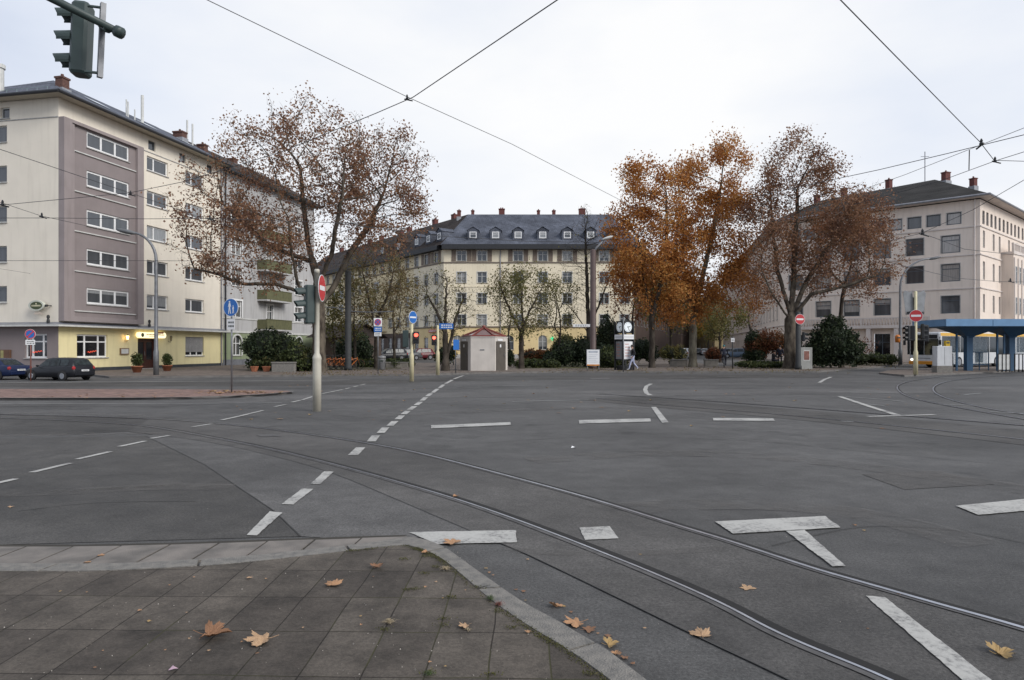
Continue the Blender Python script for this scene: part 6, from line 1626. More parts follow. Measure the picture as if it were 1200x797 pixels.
for rz in (0, -90):
    M2_ = M @ Matrix.Rotation(R(rz), 4, 'Z')
    b = MB(M2_); b.box(-.36, -w_-.0, .75, .36, -w_+.04, 1.95); pn = child('poster', b, SIGW if rz == 0 else SIGBK, t)
    b = MB(M2_)
    for k in range(5): b.box(-.28, -w_-.006, 1.75-.2*k, .05+.06*(k % 3), -w_-.001, 1.79-.2*k)
    child('lettering', b, mat('poster_red', (.45, .12, .08), .6), pn)
    b = MB(M2_); b.box(-.43, -w_-.06, 2.1, .43, -w_+.02, 2.42); child('header_panel', b, SIGW, t)
    b = MB(M2_); b.box(-.38, -w_-.064, 2.24, .5, -w_-.061, 2.27); child('header_line', b, SIGBK, t)
    M3_ = M2_ @ Matrix.Translation((0, -w_+.08, 2.93))
    b = MB(M3_); b.box(-.40, .0, -.42, .40, .1, .42); child('clock_case', b, HOUSB, t)
    b = MB(M3_); b.lathe([(.33, -.05), (.33, -.01)], 28, (0, 0), 'y'); fc = child('clock_face', b, mat('clock_white', (.75, .80, .82), .3, var=.02, emit=.12), t)
    b = MB(M3_)
    for k in range(12):
        b.M = M3_ @ Matrix.Rotation(R(30*k), 4, 'Y'); b.box(-.012, -.056, .24, .012, -.051, .30)
    b.M = M3_ @ Matrix.Rotation(R(80), 4, 'Y'); b.box(-.02, -.058, -.05, .02, -.052, .2); b.M = M3_ @ Matrix.Rotation(R(155), 4, 'Y'); b.box(-.014, -.06, -.06, .014, -.054, .27)
    child('clock_hands', b, INK, fc)
b_ = P(730.5, 436, .1)
t = thing('post', 'thin galvanised post in front of the clock column', 'post', (b_.x, b_.y, .1), local=True); pole(t, .035, 3.4, POLEG); b = MB(); b.lathe([(.05, 3.4), (.05, 3.46)], 8); child('cap', b, POLEG, t)

# utility cabinet with poster by the right mast
b_ = P(942, 432.5, .1)
t = thing('switch_cabinet', 'pale grey utility cabinet with a reddish poster behind the dark mast', 'cabinet', (b_.x, b_.y, .1), local=True)
b = MB(); b.bbox(-.42, -.3, 0, .48, .3, 1.55, .02); child('case', b, mat('cabinet_grey', (.33, .33, .31), .6, var=.08, grime=.4), t); b = MB(); b.box(-.16, -.31, .6, .30, -.302, 1.35); child('poster_frame', b, OLDWHITE, t); b = MB(); b.box(-.12, -.316, .66, .26, -.311, 1.29); child('poster', b, mat('poster_rust', (.28, .12, .09), .5, var=.3, scale=5), t)

# tram and bus shelter ------------------------------------------------------------
BLUE = mat('shelter_blue', (.028, .085, .16), .5, var=.08, scale=2); BLUEL = mat('shelter_light_blue', (.14, .27, .44), .4, var=.06, scale=2)
s0 = P(1108, 435, .1); sy = s0.y
sh = thing('bus_shelter', 'blue flat roofed tram stop shelter on funnel shaped posts at the right', 'shelter', (P(1137, 434.5, .1).x, P(1137, 434.5, .1).y, .1), local=True)
ox, oy = sh.location.x, sh.location.y
Zs = oy
def sx_(px): return (px-600)*Zs/F - ox
def zz_(py): return HC + (HZ-py)*Zs/F - .1
zr0, zr1 = zz_(383), zz_(375)
b = MB(); xr = 24
u = sx_(1092); mods = []
while u < xr: mods.append((u, u+3.0)); u += 3.02
for a, c in mods: b.box(a, -1.5, zr0, c-.015, 2.2, zr1)
child('roof', b, BLUEL, sh)
b = MB(); b.box(sx_(1092)+.05, -1.45, zr0-.04, xr, 2.15, zr0-.002); child('soffit', b, BLUE, sh)
posts = [sx_(1137), sx_(1186.5), sx_(1236), sx_(1286), sx_(1336)]
for xp in posts:
    b = MB(Matrix.Translation((xp, .2, 0))); w1 = .19; w2 = 1.45
    rg = lambda r, ry: [(-r, -ry), (r, -ry), (r, ry), (-r, ry)]
    b.loft([(rg(w1, w1), 0), (rg(w1, w1), zr0-.75), (rg(w1*1.5, w1*1.4), zr0-.62), (rg(w2, 1.2), zr0-.045)]); child('post', b, BLUE, sh)
GLS = bpy.data.materials.new('shelter_glass'); GLS.use_nodes = True
_b = GLS.node_tree.nodes['Principled BSDF']; _b.inputs['Base Color'].default_value = (.55, .65, .70, 1); _b.inputs['Alpha'].default_value = .28; _b.inputs['Roughness'].default_value = .08
_n = GLS.node_tree.nodes.new('ShaderNodeTexNoise'); _n.inputs['Scale'].default_value = 2
_r = GLS.node_tree.nodes.new('ShaderNodeMapRange'); _r.inputs['To Min'].default_value = .18; _r.inputs['To Max'].default_value = .4
GLS.node_tree.links.new(_n.outputs['Fac'], _r.inputs['Value']); GLS.node_tree.links.new(_r.outputs[0], _b.inputs['Alpha'])
for px in (1120.5, 1133, 1168, 1176):
    b = MB(); b.box(sx_(px)-.05, -.1, 0, sx_(px)+.05, 0, zr0-.4); child('frame_post', b, BLUE, sh)
for a, c in ((1120, 1134), (1146, 1168), (1192, 1230)):
    b = MB(); b.box(sx_(a), .9, .35, sx_(c), .92, 2.3); child('glass_panel', b, GLS, sh)
b = MB(); b.box(sx_(1146), .75, .35, sx_(1168), .8, .42); b.box(sx_(1146), .75, 1.2, sx_(1168), .8, 1.25)
for px in (1146, 1157, 1168): b.box(sx_(px)-.025, .75, 0, sx_(px)+.025, .8, 1.2)
child('rail', b, BLUE, sh)
b_ = P(1104, 436.6, .1)
t = thing('switch_cabinet', 'white utility cabinet on a concrete base at the left end of the blue shelter', 'cabinet', (b_.x, b_.y, .1), local=True)
b = MB(); b.bbox(-.46, -.25, .42, .46, .25, 1.62, .02); child('case', b, mat('cabinet_white', (.55, .56, .57), .5, var=.05, grime=.25), t); b = MB(); b.box(-.48, -.27, 0, .48, .27, .42); child('base', b, KERB, t); b = MB(); b.box(-.006, -.256, .5, .006, -.251, 1.56); child('door_gap', b, INK, t)
def panel(px, label, w_=.28, m=SIGW, py=436.0):
    b_ = P(px, py, .1); t = thing('barrier_panel', label, 'barrier', (b_.x, b_.y, .1), group='white panels of the stop railing', local=True)
    b = MB(); b.box(-w_/2, -.02, .15, w_/2, .02, 1.1); child('panel', b, m, t)
    b = MB(); b.box(-w_/2-.05, -.03, 0, -w_/2, .03, 1.15); b.box(w_/2, -.03, 0, w_/2+.05, .03, 1.15); b.box(-w_/2, -.025, 1.1, w_/2, .025, 1.15); child('frame', b, HOUSB, t)
panel(1113, 'single white railing panel beside the white cabinet', .30)
for k, px in enumerate((1172, 1176.5, 1181)): panel(px, ['first', 'middle', 'last'][k] + ' of the three white railing panels left of the second blue post', .2, OLDWHITE)
for k, px in enumerate((1191.5, 1196, 1200.5)): panel(px, ['leftmost', 'middle', 'rightmost'][k] + ' white railing panel right of the second blue post', .2, SIGW)
t = thing('tyre_wheel_stand', '', ''); bpy.data.objects.remove(t)
b_ = P(1122, 434.8, .1); 
t = thing('ticket_machine', 'yellow ticket validator box fixed on a blue shelter frame', 'ticket validator', (b_.x-.75, b_.y-.1, .1), local=True)
b = MB(); b.bbox(-.16, -.1, 1.55, .16, .1, 1.98, .03); child('box', b, YBOX, t); b = MB(); b.box(-.1, -.106, 1.8, .1, -.101, 1.9); child('slot', b, INK, t); pole(t, .04, 1.56, BLUE)
# ------------------------------------------------------------------ vehicles
def carpaint(name, c): return mat(name, c, .34, 0, var=.03, scale=1, spec=.32)
TYRE = mat('tyre_rubber', (.018, .018, .018), .85); RIM = mat('rim_silver', (.42, .43, .45), .3, .8, var=.05)
CGL = mat('car_glass', (.035, .045, .047), .14, var=.3, scale=4, spec=.32); CRED = mat('tail_lamp', (.35, .02, .02), .2); CWH = mat('headlamp_glass', (.55, .57, .6), .1, spec=.8); BPL = mat('black_plastic', (.02, .02, .02), .6)
def wheel(t, x, y, r=.31, w_=.2):
    o = MB(); o.smooth = True; o.lathe([(r*.62, -w_/2), (r*.93, -w_/2), (r, -w_/2+.03), (r, w_/2-.03), (r*.93, w_/2), (r*.62, w_/2)], 24, (0, 0), 'y')
    wh = child('wheel', o, TYRE, t, loc=(x, y, r))
    s_ = -1 if y < 0 else 1
    q = MB(); q.lathe([(r*.64, s_*(w_/2-.03)), (r*.60, s_*(w_/2+.004))][::s_], 20, (0, 0), 'y')
    for k in range(5):
        q.M = Matrix.Rotation(2*math.pi*k/5, 4, 'Y'); y0_, y1_ = sorted((s_*(w_/2+.003), s_*(w_/2+.012))); q.box(-.03, y0_, .03, .03, y1_, r*.56)
    child('rim', q, RIM, wh)
    return wh
def make_car(label, paint, loc, rz, kind='wagon', scale=1.0, group='cars parked around the square'):
    """x forward, y left; body lofted from cross sections"""
    t = thing('parked_car', label, 'car', loc, group=group, local=True, rz=rz)
    t.scale = (scale,)*3
    W_ = .86
    if kind == 'wagon':
        # x, z_sill, z_belt, halfwidth belt, z_roof, halfwidth roof
        low = [(-2.16, .42, .62, .70), (-2.12, .30, .90, .78), (-1.9, .22, .95, .84), (-1.0, .20, .93, .86), (0, .20, .90, .86), (.9, .20, .88, .86), (1.1, .22, .86, .85), (1.7, .24, .76, .82), (2.0, .28, .66, .74), (2.14, .40, .54, .62)]
        top = [(-2.08, .92, .70), (-1.78, 1.36, .60), (-1.4, 1.44, .62), (-.2, 1.47, .63), (.25, 1.42, .62), (.98, .90, .74)]
    elif kind == 'sedan':
        low = [(-2.2, .44, .66, .70), (-2.14, .30, .92, .78), (-1.5, .22, .95, .84), (-.9, .20, .93, .86), (0, .20, .90, .86), (.9, .20, .88, .86), (1.1, .22, .86, .85), (1.7, .24, .76, .82), (2.05, .28, .66, .74), (2.18, .40, .54, .62)]
        top = [(-1.62, .93, .72), (-1.0, 1.33, .60), (-.6, 1.40, .60), (.0, 1.41, .61), (.25, 1.38, .60), (.98, .90, .74)]
    else:
        low = [(-1.9, .42, .66, .70), (-1.86, .30, .92, .78), (-1.6, .22, .96, .84), (-.9, .20, .94, .85), (0, .20, .92, .85), (.8, .20, .90, .85), (1.0, .22, .88, .84), (1.5, .24, .80, .80), (1.8, .28, .68, .72), (1.9, .40, .56, .62)]
        top = [(-1.82, .93, .70), (-1.6, 1.36, .60), (-1.2, 1.46, .62), (-.2, 1.48, .63), (.25, 1.44, .62), (.95, .90, .74)]
    b = MB(); b.smooth = True; rings = []
    for x, z0, z1, hw in low:
        zm = z0 + (z1-z0)*.45
        ring = [(x, -hw*.90, z0), (x, -hw, z0+.08), (x, -hw*1.01, zm), (x, -hw*.985, z1-.05), (x, -hw*.90, z1), (x, hw*.90, z1), (x, hw*.985, z1-.05), (x, hw*1.01, zm), (x, hw, z0+.08), (x, hw*.90, z0)]
        rings.append([b.pt(p) for p in ring])
    for a, c in zip(rings, rings[1:]):
        for k in range(10): b.face((a[k], a[(k+1) % 10], c[(k+1) % 10], c[k]))
    b.face(rings[0][::-1]); b.face(rings[-1])
    # greenhouse shell
    rr = []
    belt = lambda x: next(((l0[2] + (l1[2]-l0[2])*(x-l0[0])/(l1[0]-l0[0])) for l0, l1 in zip(low, low[1:]) if l0[0] <= x <= l1[0]), .9)
    for x, z, hw in top:
        zb = min(z-.01, belt(x)-.03)
        rr.append([b.pt(p) for p in ((x, -.775, zb), (x, -hw, z-.04 if z-.04 > zb else z), (x, -hw*.86, z), (x, hw*.86, z), (x, hw, z-.04 if z-.04 > zb else z), (x, .775, zb))])
    for a, c in zip(rr, rr[1:]):
        for k in range(5): b.face((a[k], a[k+1], c[k+1], c[k]))
    b.face(rr[0][::-1]); b.face(rr[-1])
    body = child('body', b, paint, t)
    def lerp_top(x):
        for (x0, z0, h0), (x1, z1, h1) in zip(top, top[1:]):
            if x0 <= x <= x1: f_ = (x-x0)/(x1-x0); return z0+(z1-z0)*f_, h0+(h1-h0)*f_
        return top[-1][1:]
    # side windows
    xs = [top[0][0]+.42, -.95, -.08, .60] if kind != 'sedan' else [-1.25, -.85, -.02, .60]
    for s_ in (-1, 1):
        for x0, x1 in zip(xs, xs[1:]):
            P4 = []
            n_ = 4
            lo = []; hi = []
            for k in range(n_+1):
                x = x0+.035 + (x1-x0-.07)*k/n_; z, hw = lerp_top(x); zb = belt(x)+.03
                zt = max(zb+.03, z-.085); f_ = (zt-zb)/(max(.05, z-.04-belt(x)+.03)); yt = .775 + (hw-.775)*min(1, (zt-belt(x)+.03)/(max(.05, z-.04-belt(x)+.03))); yb = .775 + (hw-.775)*.1
                lo.append((x, s_*(yb+.006), zb)); hi.append((x, s_*(yt+.006), zt))
            q = MB()
            for k in range(n_):
                f = [lo[k], lo[k+1], hi[k+1], hi[k]]; q.poly(f if s_ < 0 else f[::-1])
            child('side_window', q, CGL, t)
    # windscreen and rear window
    def scr(xa, xb, name):
        za, ha = lerp_top(xa); zb_, hb_ = lerp_top(xb)
        n = Vector((zb_-za, 0, -(xb-xa))); n = n.normalized()*(-1 if n.z < 0 else 1)*.012
        q = MB(); q.poly([(xa+n.x, -ha*.84, za+n.z), (xa+n.x, ha*.84, za+n.z), (xb+n.x, hb_*.84, zb_+n.z), (xb+n.x, -hb_*.84, zb_+n.z)]); child(name, q, CGL, t)
    (x1_, x2_) = (top[-1][0]-.08, top[-2][0]+.05); scr(x2_, x1_, 'windscreen')
    scr(top[0][0]+.05, top[1][0]-.03, 'rear_window')
    fx, rx = low[-1][0], low[0][0]
    for s_ in (-1, 1):
        q = MB(); q.ball((rx+.10, s_*.70, .80 if kind != 'sedan' else .76), (.10, .12, .14), 10, 6); child('tail_light', q, CRED, t)
        q = MB(); q.ball((fx-.22, s_*.60, .60), (.20, .14, .09), 10, 6); child('headlight', q, CWH, t)
        q = MB(); q.ball((.72, s_*.93, .95), (.07, .10, .07), 8, 5); child('mirror', q, paint, t)
        for x in (1.32 if kind != 'small' else 1.2, -1.30 if kind != 'small' else -1.2):
            wheel(t, x, s_*.80)
            q = MB(); yy = s_*.873; q.lathe([(.365, min(yy, yy-s_*.01)), (.365, max(yy, yy-s_*.01))], 20, (x, .33), 'y'); child('wheel_arch', q, BPL, t)
    q = MB(); q.bbox(rx-.05, -.70, .36, rx+.10, .70, .56, .02); child('bumper', q, BPL if kind == 'small' else paint, t)
    q = MB(); q.bbox(fx-.12, -.62, .30, fx+.06, .62, .46, .02); child('bumper', q, paint, t)
    q = MB(); q.box(rx-.062, -.26, .60, rx-.02, .26, .71); np_ = child('licence_plate', q, SIGW, t)
    q = MB(); xx = -.2
    for k in range(7): q.box(rx-.064, xx, .625, rx-.0625, xx+.035, .685); xx += .06
    child('lettering', q, INK, np_)
    q = MB(); q.box(fx+.04, -.26, .36, fx+.068, .26, .46); child('licence_plate', q, SIGW, t)
    return t
BLK = carpaint('paint_black', (.012, .013, .016)); DBL = carpaint('paint_dark_blue', (.010, .018, .055)); WHT = carpaint('paint_white', (.62, .63, .65)); SIL = carpaint('paint_silver', (.30, .32, .34)); MRN = carpaint('paint_maroon', (.10, .012, .018)); BLG = carpaint('paint_blue_grey', (.12, .17, .24)); GRY = carpaint('paint_grey', (.08, .085, .09))
# black estate by the pub: rear right corner stands at photo pixel 87
rc = P(94, 446.3); hd = Vector((-.955, .295, 0)).normalized(); ls = Vector((-hd.y, hd.x, 0)); S_ = .77
cc = rc + hd*2.1*S_ - ls*(-.0)
cc = Vector((rc.x + hd.x*2.15*S_, rc.y + hd.y*2.15*S_ + .35, 0))
make_car('black estate car parked at the kerb in front of the yellow pub', BLK, tuple(cc), math.atan2(hd.y, hd.x), 'wagon', S_)
c2 = cc + hd*4.9*S_; make_car('dark blue saloon car cut by the left edge of the photo', DBL, (c2.x-.2, c2.y-.25, 0), math.atan2(hd.y, hd.x), 'sedan', S_)
def parkcar(label, paint, px, py, rz, kind, s_=1.0, z=.106):
    b_ = P(px, py, z); return make_car(label, paint, (b_.x, b_.y, z), R(rz), kind, s_)
parkcar('dark saloon parked left of the yellow block entrance', BLK, 456, 422.5, 205, 'wagon')
parkcar('black car with pale bonnet reflections beside the maroon car', GRY, 473, 422.2, 215, 'sedan')
parkcar('maroon small car parked at the foot of the yellow block', MRN, 491, 421.6, 210, 'small')
parkcar('white van like car parked at the left kerb of the right street', WHT, 802, 420.5, 68, 'small')
parkcar('white car further down the right street', WHT, 826, 416.5, 70, 'sedan')
parkcar('dark car behind the pale plane trunk in the right street', GRY, 818, 416.5, 72, 'small')
parkcar('blue grey estate parked across behind the cyclist', BLG, 863, 419.8, 165, 'wagon')
parkcar('silver small car partly behind the cyclist', SIL, 850, 418.6, 150, 'small')
parkcar('blue car between the cyclist and the dark conical bush', BLG, 874, 419, 155, 'sedan')

# articulated bus behind the shelter; front corner placed, heading towards the lower left
def bus(label, loc, rz):
    t = thing('city_bus', label, 'bus', loc, local=True, rz=rz)
    BW = mat('bus_white', (.62, .63, .63), .3, var=.04, spec=.6, grime=.2); BY = mat('bus_yellow', (.72, .42, .07), .35, var=.05); BO = mat('bus_orange', (.66, .27, .03), .35, var=.05); BG = mat('bus_glass', (.015, .022, .024), .05, var=.2, spec=.9)
    def sect(x0, x1, nm, front=False, rear=False):
        w_ = 1.25; c = .10
        def ring(z, k=0.0): return [(x0+c, -w_+k), (x1-c, -w_+k), (x1-k, -w_+c), (x1-k, w_-c), (x1-c, w_-k), (x0+c, w_-k), (x0+k, w_-c), (x0+k, -w_+c)]
        b = MB(); b.loft([(ring(0), .32), (ring(0), 2.75), (ring(0, .04), 2.84), (ring(0, .12), 2.90)]); child(nm, b, BW, t)
        b = MB(); b.loft([([(x0+.05, -w_-.004), (x1-.12, -w_-.004), (x1-.12, w_+.004), (x0+.05, w_+.004)], 2.58), ([(x0+.05, -w_-.004), (x1-.12, -w_-.004), (x1-.12, w_+.004), (x0+.05, w_+.004)], 2.83)]); child('roof_stripe', b, BY, t)
        for s_ in (-1, 1):
            b = MB(); y_ = s_*(w_+.005); x = x0+.25; 
            y0_, y1_ = sorted((y_, y_-s_*.02))
            while x < x1-.6:
                xe = min(x+1.45, x1-.25); b.box(x, y0_, 1.25, xe-.06, y1_, 2.56); x = xe
            child('side_window', b, BG, t)
        return w_
    # local x forward
    sect(-10.3, 0, 'body'); sect(-18, -11.2, 'rear_body')
    b = MB()
    for k in range(7): b.box(-11.2+k*.13, -1.16+.03*(k % 2), .4, -11.2+k*.13+.128, 1.16-.03*(k % 2), 2.8)
    child('bellows', b, BPL, t)
    # front: windscreen, bumper, lamps, destination box
    b = MB(); b.box(-.02, -1.12, 1.05, .012, -.02, 2.35); b.box(-.02, .02, 1.05, .012, 1.12, 2.35); child('windscreen', b, BG, t)
    b = MB(); b.box(-.02, -1.05, 2.38, .014, 1.05, 2.68); child('destination_display', b, BPL, t)
    b = MB(); b.bbox(-.3, -1.27, .28, .05, 1.27, .55, .04); child('bumper', b, BO, t)
    b = MB(); b.box(-.01, -.5, .75, .01, .5, .80); child('badge', b, POLEG, t)
    for s_ in (-1, 1):
        b = MB(); b.ball((-.04, s_*1.0, .66), (.09, .16, .11), 10, 6); child('headlight', b, mat('bus_lamp', (1, .93, .75), .3, emit=(2.5 if s_ < 0 else 2.5)), t)
        b = MB(); b.tube([(-.1, s_*1.2, 2.5), (.3, s_*1.42, 2.45), (.32, s_*1.44, 2.2)], .025, 6); b.bbox(.27, s_*1.44-.1, 1.85, .36, s_*1.44+.1, 2.25, .02); child('mirror', b, BPL, t)
    for x in (-2.7, -8.3, -13.6):
        for s_ in (-1, 1): wheel(t, x, s_*1.12, .46, .28)
    for x in (-.9, -5.6, -10.0+.9, -15.8):
        b = MB(); b.box(x-.6, 1.246, .4, x+.6, 1.262, 2.5); child('door', b, BG, t)
    return t
fl = P(1083, 431.0)
bus('white and orange articulated city bus waiting behind the blue shelter', (fl.x, fl.y, 0), math.atan2(-.47, -.88))

# ------------------------------------------------------------------ hire bicycles
ORB = mat('bike_orange', (.45, .13, .025), .4, var=.05); 
def bicycle(label, loc, rz, m=ORB, group='orange hire bicycles in a row'):
    t = thing('bicycle', label, 'bicycle', loc, group=group, local=True, rz=rz)
    def ringt(x, y0=0, r=.33):
        q = MB(); n = 22; q.tube([(x+r*math.cos(2*math.pi*i/n), y0, .34+r*math.sin(2*math.pi*i/n)) for i in range(n+1)], .018, 5, False)
        for i in range(10): a = 2*math.pi*i/10; q.tube([(x, y0, .34), (x+r*math.cos(a), y0, .34+r*math.sin(a))], .004, 3, False)
        return child('wheel', q, TYRE, t)
    ringt(-.53); ringt(.55)
    q = MB(); tb = lambda a, c, r=.022: q.tube([a, c], r, 7)
    tb((-.08, 0, .30), (-.20, 0, .80)); tb((-.08, 0, .30), (.38, 0, .72), .03); tb((-.17, 0, .66), (.36, 0, .80), .02); tb((-.08, 0, .30), (-.53, 0, .34), .014); tb((-.19, 0, .72), (-.53, 0, .34), .012); tb((.35, 0, .86), (.40, 0, .70), .024); tb((.40, 0, .70), (.55, 0, .34), .016)
    child('frame', q, m, t)
    q = MB(); q.tube([(.33, 0, .86), (.31, 0, 1.02)], .014, 6); q.tube([(.20, -.28, 1.04), (.32, -.2, 1.04), (.32, .2, 1.04), (.20, .28, 1.04)], .014, 6); child('handlebar', q, BPL, t)
    q = MB(); q.tube([(-.20, 0, .78), (-.22, 0, .92)], .014, 6); q.ball((-.24, 0, .95), (.14, .08, .04), 8, 5); child('saddle', q, BPL, t)
    q = MB(); n = 10
    for x, a0, a1 in ((-.53, 20, 190), (.55, 0, 150)):
        for i in range(n):
            u0, u1 = R(a0+(a1-a0)*i/n), R(a0+(a1-a0)*(i+1)/n); r = .375
            q.poly([(x+r*math.cos(u0), -.035, .34+r*math.sin(u0)), (x+r*math.cos(u1), -.035, .34+r*math.sin(u1)), (x+r*math.cos(u1), .035, .34+r*math.sin(u1)), (x+r*math.cos(u0), .035, .34+r*math.sin(u0))])
    child('mudguard', q, m, t)
    q = MB(); q.tube([(-.08, -.03, .30), (.02, -.10, .20)], .01, 5); q.box(-.02, -.16, .18, .08, -.08, .21); q.tube([(-.08, .03, .30), (-.18, .10, .40)], .01, 5); q.box(-.22, .08, .39, -.12, .16, .42); q.lathe([(.09, -.02), (.09, .02)], 14, (-.08, .30), 'y'); child('pedal', q, BPL, t)
    return t
bk0 = None
lab = ['leftmost', 'second', 'third', 'fourth', 'fifth', 'sixth']
for k in range(6):
    b_ = P(381 + k*6.4, 433.5 - .1*k, .106)
    L_ = 'orange hire bicycle, ' + lab[k] + ' from the plane trunk in the row of six'
    if bk0 is None: bk0 = bicycle(L_, (b_.x, b_.y, .106), R(35))
    else: dup(bk0, loc=(b_.x, b_.y, .106), rz=R(35 + random.uniform(-5, 5)), label=L_)
b_ = P(364, 433.8, .106)
bicycle('lone grey bicycle left of the big plane trunk', (b_.x, b_.y, .106), R(95), POLEG, 'single bicycles')

# ------------------------------------------------------------------ people
SKIN = mat('skin', (.42, .25, .18), .6, var=.05); HAIRD = mat('hair_dark', (.02, .014, .01), .6); 
def cloth(n, c): return mat(n, c, .85, var=.1, scale=14)
def person(label, loc, rz, J, mats, group=None, scale=1.0, hair='short', hat=None):
    """J: joint positions (x forward, y left, z up); one skinned surface; materials: skin, top, trousers, shoes"""
    t = thing('person', label, 'person', loc, group=group, local=True, rz=rz); t.scale = (scale,)*3
    vs = []; es = []; rs = []; reg = []
    def add(p, r, g, parent=None):
        vs.append(Vector(p)); rs.append(r if isinstance(r, tuple) else (r, r)); reg.append(g)
        if parent is not None: es.append((parent, len(vs)-1))
        return len(vs)-1
    g = J
    pel = add(g['pelvis'], (.135, .155), 2); ch_ = add(g['chest'], (.135, .175), 1, add(g['waist'], (.115, .14), 1, pel)); nk = add(g['neck'], .055, 0, add(g['upchest'], (.10, .15), 1, ch_))
    hd = add(g['head'], .085, 0, nk); add(Vector(g['head'])+Vector((.0, 0, .09)), .082, 0, hd)
    f_ = add(Vector(g['head'])+Vector((.06, 0, -.01)), .055, 0, hd)
    for s in ('l', 'r'):
        sh_ = add(g['sh'+s], .068, 1, 3); el = add(g['el'+s], .050, 1, sh_); wr = add(g['wr'+s], .033, 1, el)
        d = (Vector(g['wr'+s]) - Vector(g['el'+s])).normalized(); side = Vector((1, 0, 0)) if abs(d.x) < .8 else Vector((0, 0, 1))
        side = (side - d*side.dot(d)).normalized()
        pm = add(Vector(g['wr'+s]) + d*.06, (.022, .036), 0, wr)
        for k in range(4):
            off_ = side*(.028-.019*k); ln = (.075, .085, .08, .062)[k]
            a1 = add(Vector(g['wr'+s]) + d*.095 + off_, .010, 0, pm); add(Vector(g['wr'+s]) + d*(.095+ln) + off_*1.05 + d.cross(side)*.02, .008, 0, a1)
        th = add(Vector(g['wr'+s]) + d*.05 + side*.045, .011, 0, wr); add(Vector(g['wr'+s]) + d*.09 + side*.062, .009, 0, th)
        hp = add(g['hip'+s], .092, 2, pel); kn = add(g['kn'+s], .062, 2, hp); an = add(g['an'+s], .042, 2, kn); toe = Vector(g['toe'+s])
        add(toe, (.034, .045), 3, add(Vector(g['an'+s])*.5 + toe*.5 + Vector((0, 0, -.01)), .042, 3, an))
    me = bpy.data.meshes.new('body'); me.from_pydata([tuple(v) for v in vs], es, [])
    o = bpy.data.objects.new('body_tmp', me); C.objects.link(o)
    md = o.modifiers.new('s', 'SKIN')
    for i, sv in enumerate(me.skin_vertices[0].data): sv.radius = rs[i]; sv.use_root = (i == 0)
    sb = o.modifiers.new('d', 'SUBSURF'); sb.levels = 1; sb.render_levels = 1
    dg = bpy.context.evaluated_depsgraph_get(); ev = o.evaluated_get(dg); m2 = bpy.data.meshes.new_from_object(ev)
    bpy.data.objects.remove(o)
    for m_ in mats: m2.materials.append(m_)
    segs = [(vs[a], vs[b], reg[b]) for a, b in es]
    for p in m2.polygons:
        c = p.center; best = None
        for a, b, rg in segs:
            ab = b-a; tt = max(0, min(1, (c-a).dot(ab)/max(ab.length_squared, 1e-9))); dd = (c-a-ab*tt).length
            if best is None or dd < best[0]: best = (dd, rg)
        p.material_index = best[1]; p.use_smooth = True
    m2.name = 'body'; bo = bpy.data.objects.new('body', m2); C.objects.link(bo); bo.parent = t
    h_ = Vector(g['head'])
    q = MB(); q.smooth = True; q.ball(tuple(h_ + Vector((-.025, 0, .075))), (.105, .092, .095), 14, 9); child('hair', q, hat or HAIRD, t)
    for s in (-1, 1): q = MB(); q.ball(tuple(h_ + Vector((.0, s*.088, .02))), (.02, .012, .03), 6, 5); child('ear', q, mats[0], t)
    q = MB(); q.ball(tuple(h_ + Vector((.112, 0, .015))), (.02, .014, .022), 6, 5)
    child('nose', q, mats[0], t)
    q = MB()
    for s in (-1, 1): q.ball(tuple(h_ + Vector((.098, s*.034, .05))), (.012, .014, .010), 6, 5)
    q.box(h_.x+.10, -.025, h_.z-.035, h_.x+.112, .025, h_.z-.028); child('eyes', q, INK, t)
    return t
walk = dict(pelvis=(0, 0, .93), waist=(.01, 0, 1.06), chest=(.02, 0, 1.2), upchest=(.03, 0, 1.36), neck=(.05, 0, 1.47), head=(.09, 0, 1.57),
    shl=(.03, .19, 1.38), ell=(-.10, .26, 1.13), wrl=(.08, .26, .93), shr=(.03, -.19, 1.38), elr=(.0, -.26, 1.12), wrr=(.18, -.22, .95),
    hipl=(.0, .10, .88), knl=(.20, .10, .50), anl=(.30, .10, .10), toel=(.46, .10, .05), hipr=(0, -.10, .88), knr=(-.06, -.10, .48), anr=(-.34, -.10, .16), toer=(-.24, -.10, .04))
b_ = P(742, 434, .1)
person('pedestrian in black jacket and pale blue trousers walking left past the clock column', (b_.x, b_.y, .1), R(180), walk, [SKIN, cloth('jacket_black', (.015, .015, .018)), cloth('trousers_pale', (.42, .45, .60)), cloth('shoes_white', (.45, .45, .45))])
ride = dict(pelvis=(-.22, 0, 1.0), waist=(-.16, 0, 1.12), chest=(-.08, 0, 1.26), upchest=(0, 0, 1.40), neck=(.04, 0, 1.50), head=(.08, 0, 1.60),
    shl=(.0, .19, 1.40), ell=(.12, .25, 1.18), wrl=(.27, .24, 1.07), shr=(.0, -.19, 1.40), elr=(.12, -.25, 1.18), wrr=(.27, -.24, 1.07),
    hipl=(-.2, .10, .95), knl=(.16, .13, .78), anl=(-.14, .12, .46), toel=(-.02, .12, .41), hipr=(-.2, -.10, .95), knr=(.10, -.13, .58), anr=(.0, -.12, .24), toer=(.12, -.12, .19))
b_ = P(848.5, 431, .1)
bicycle('dark bicycle ridden away from the camera at the street mouth', (b_.x, b_.y, .1), R(74), mat('bike_dark', (.05, .05, .06), .4), 'single bicycles')
person('cyclist in dark jacket and teal helmet riding away seen from behind', (b_.x, b_.y, .1), R(74), ride, [SKIN, cloth('jacket_navy', (.018, .022, .04)), cloth('trousers_dark', (.03, .03, .045)), cloth('shoes_dark', (.03, .03, .03))], hat=mat('helmet_teal', (.04, .25, .28), .4))
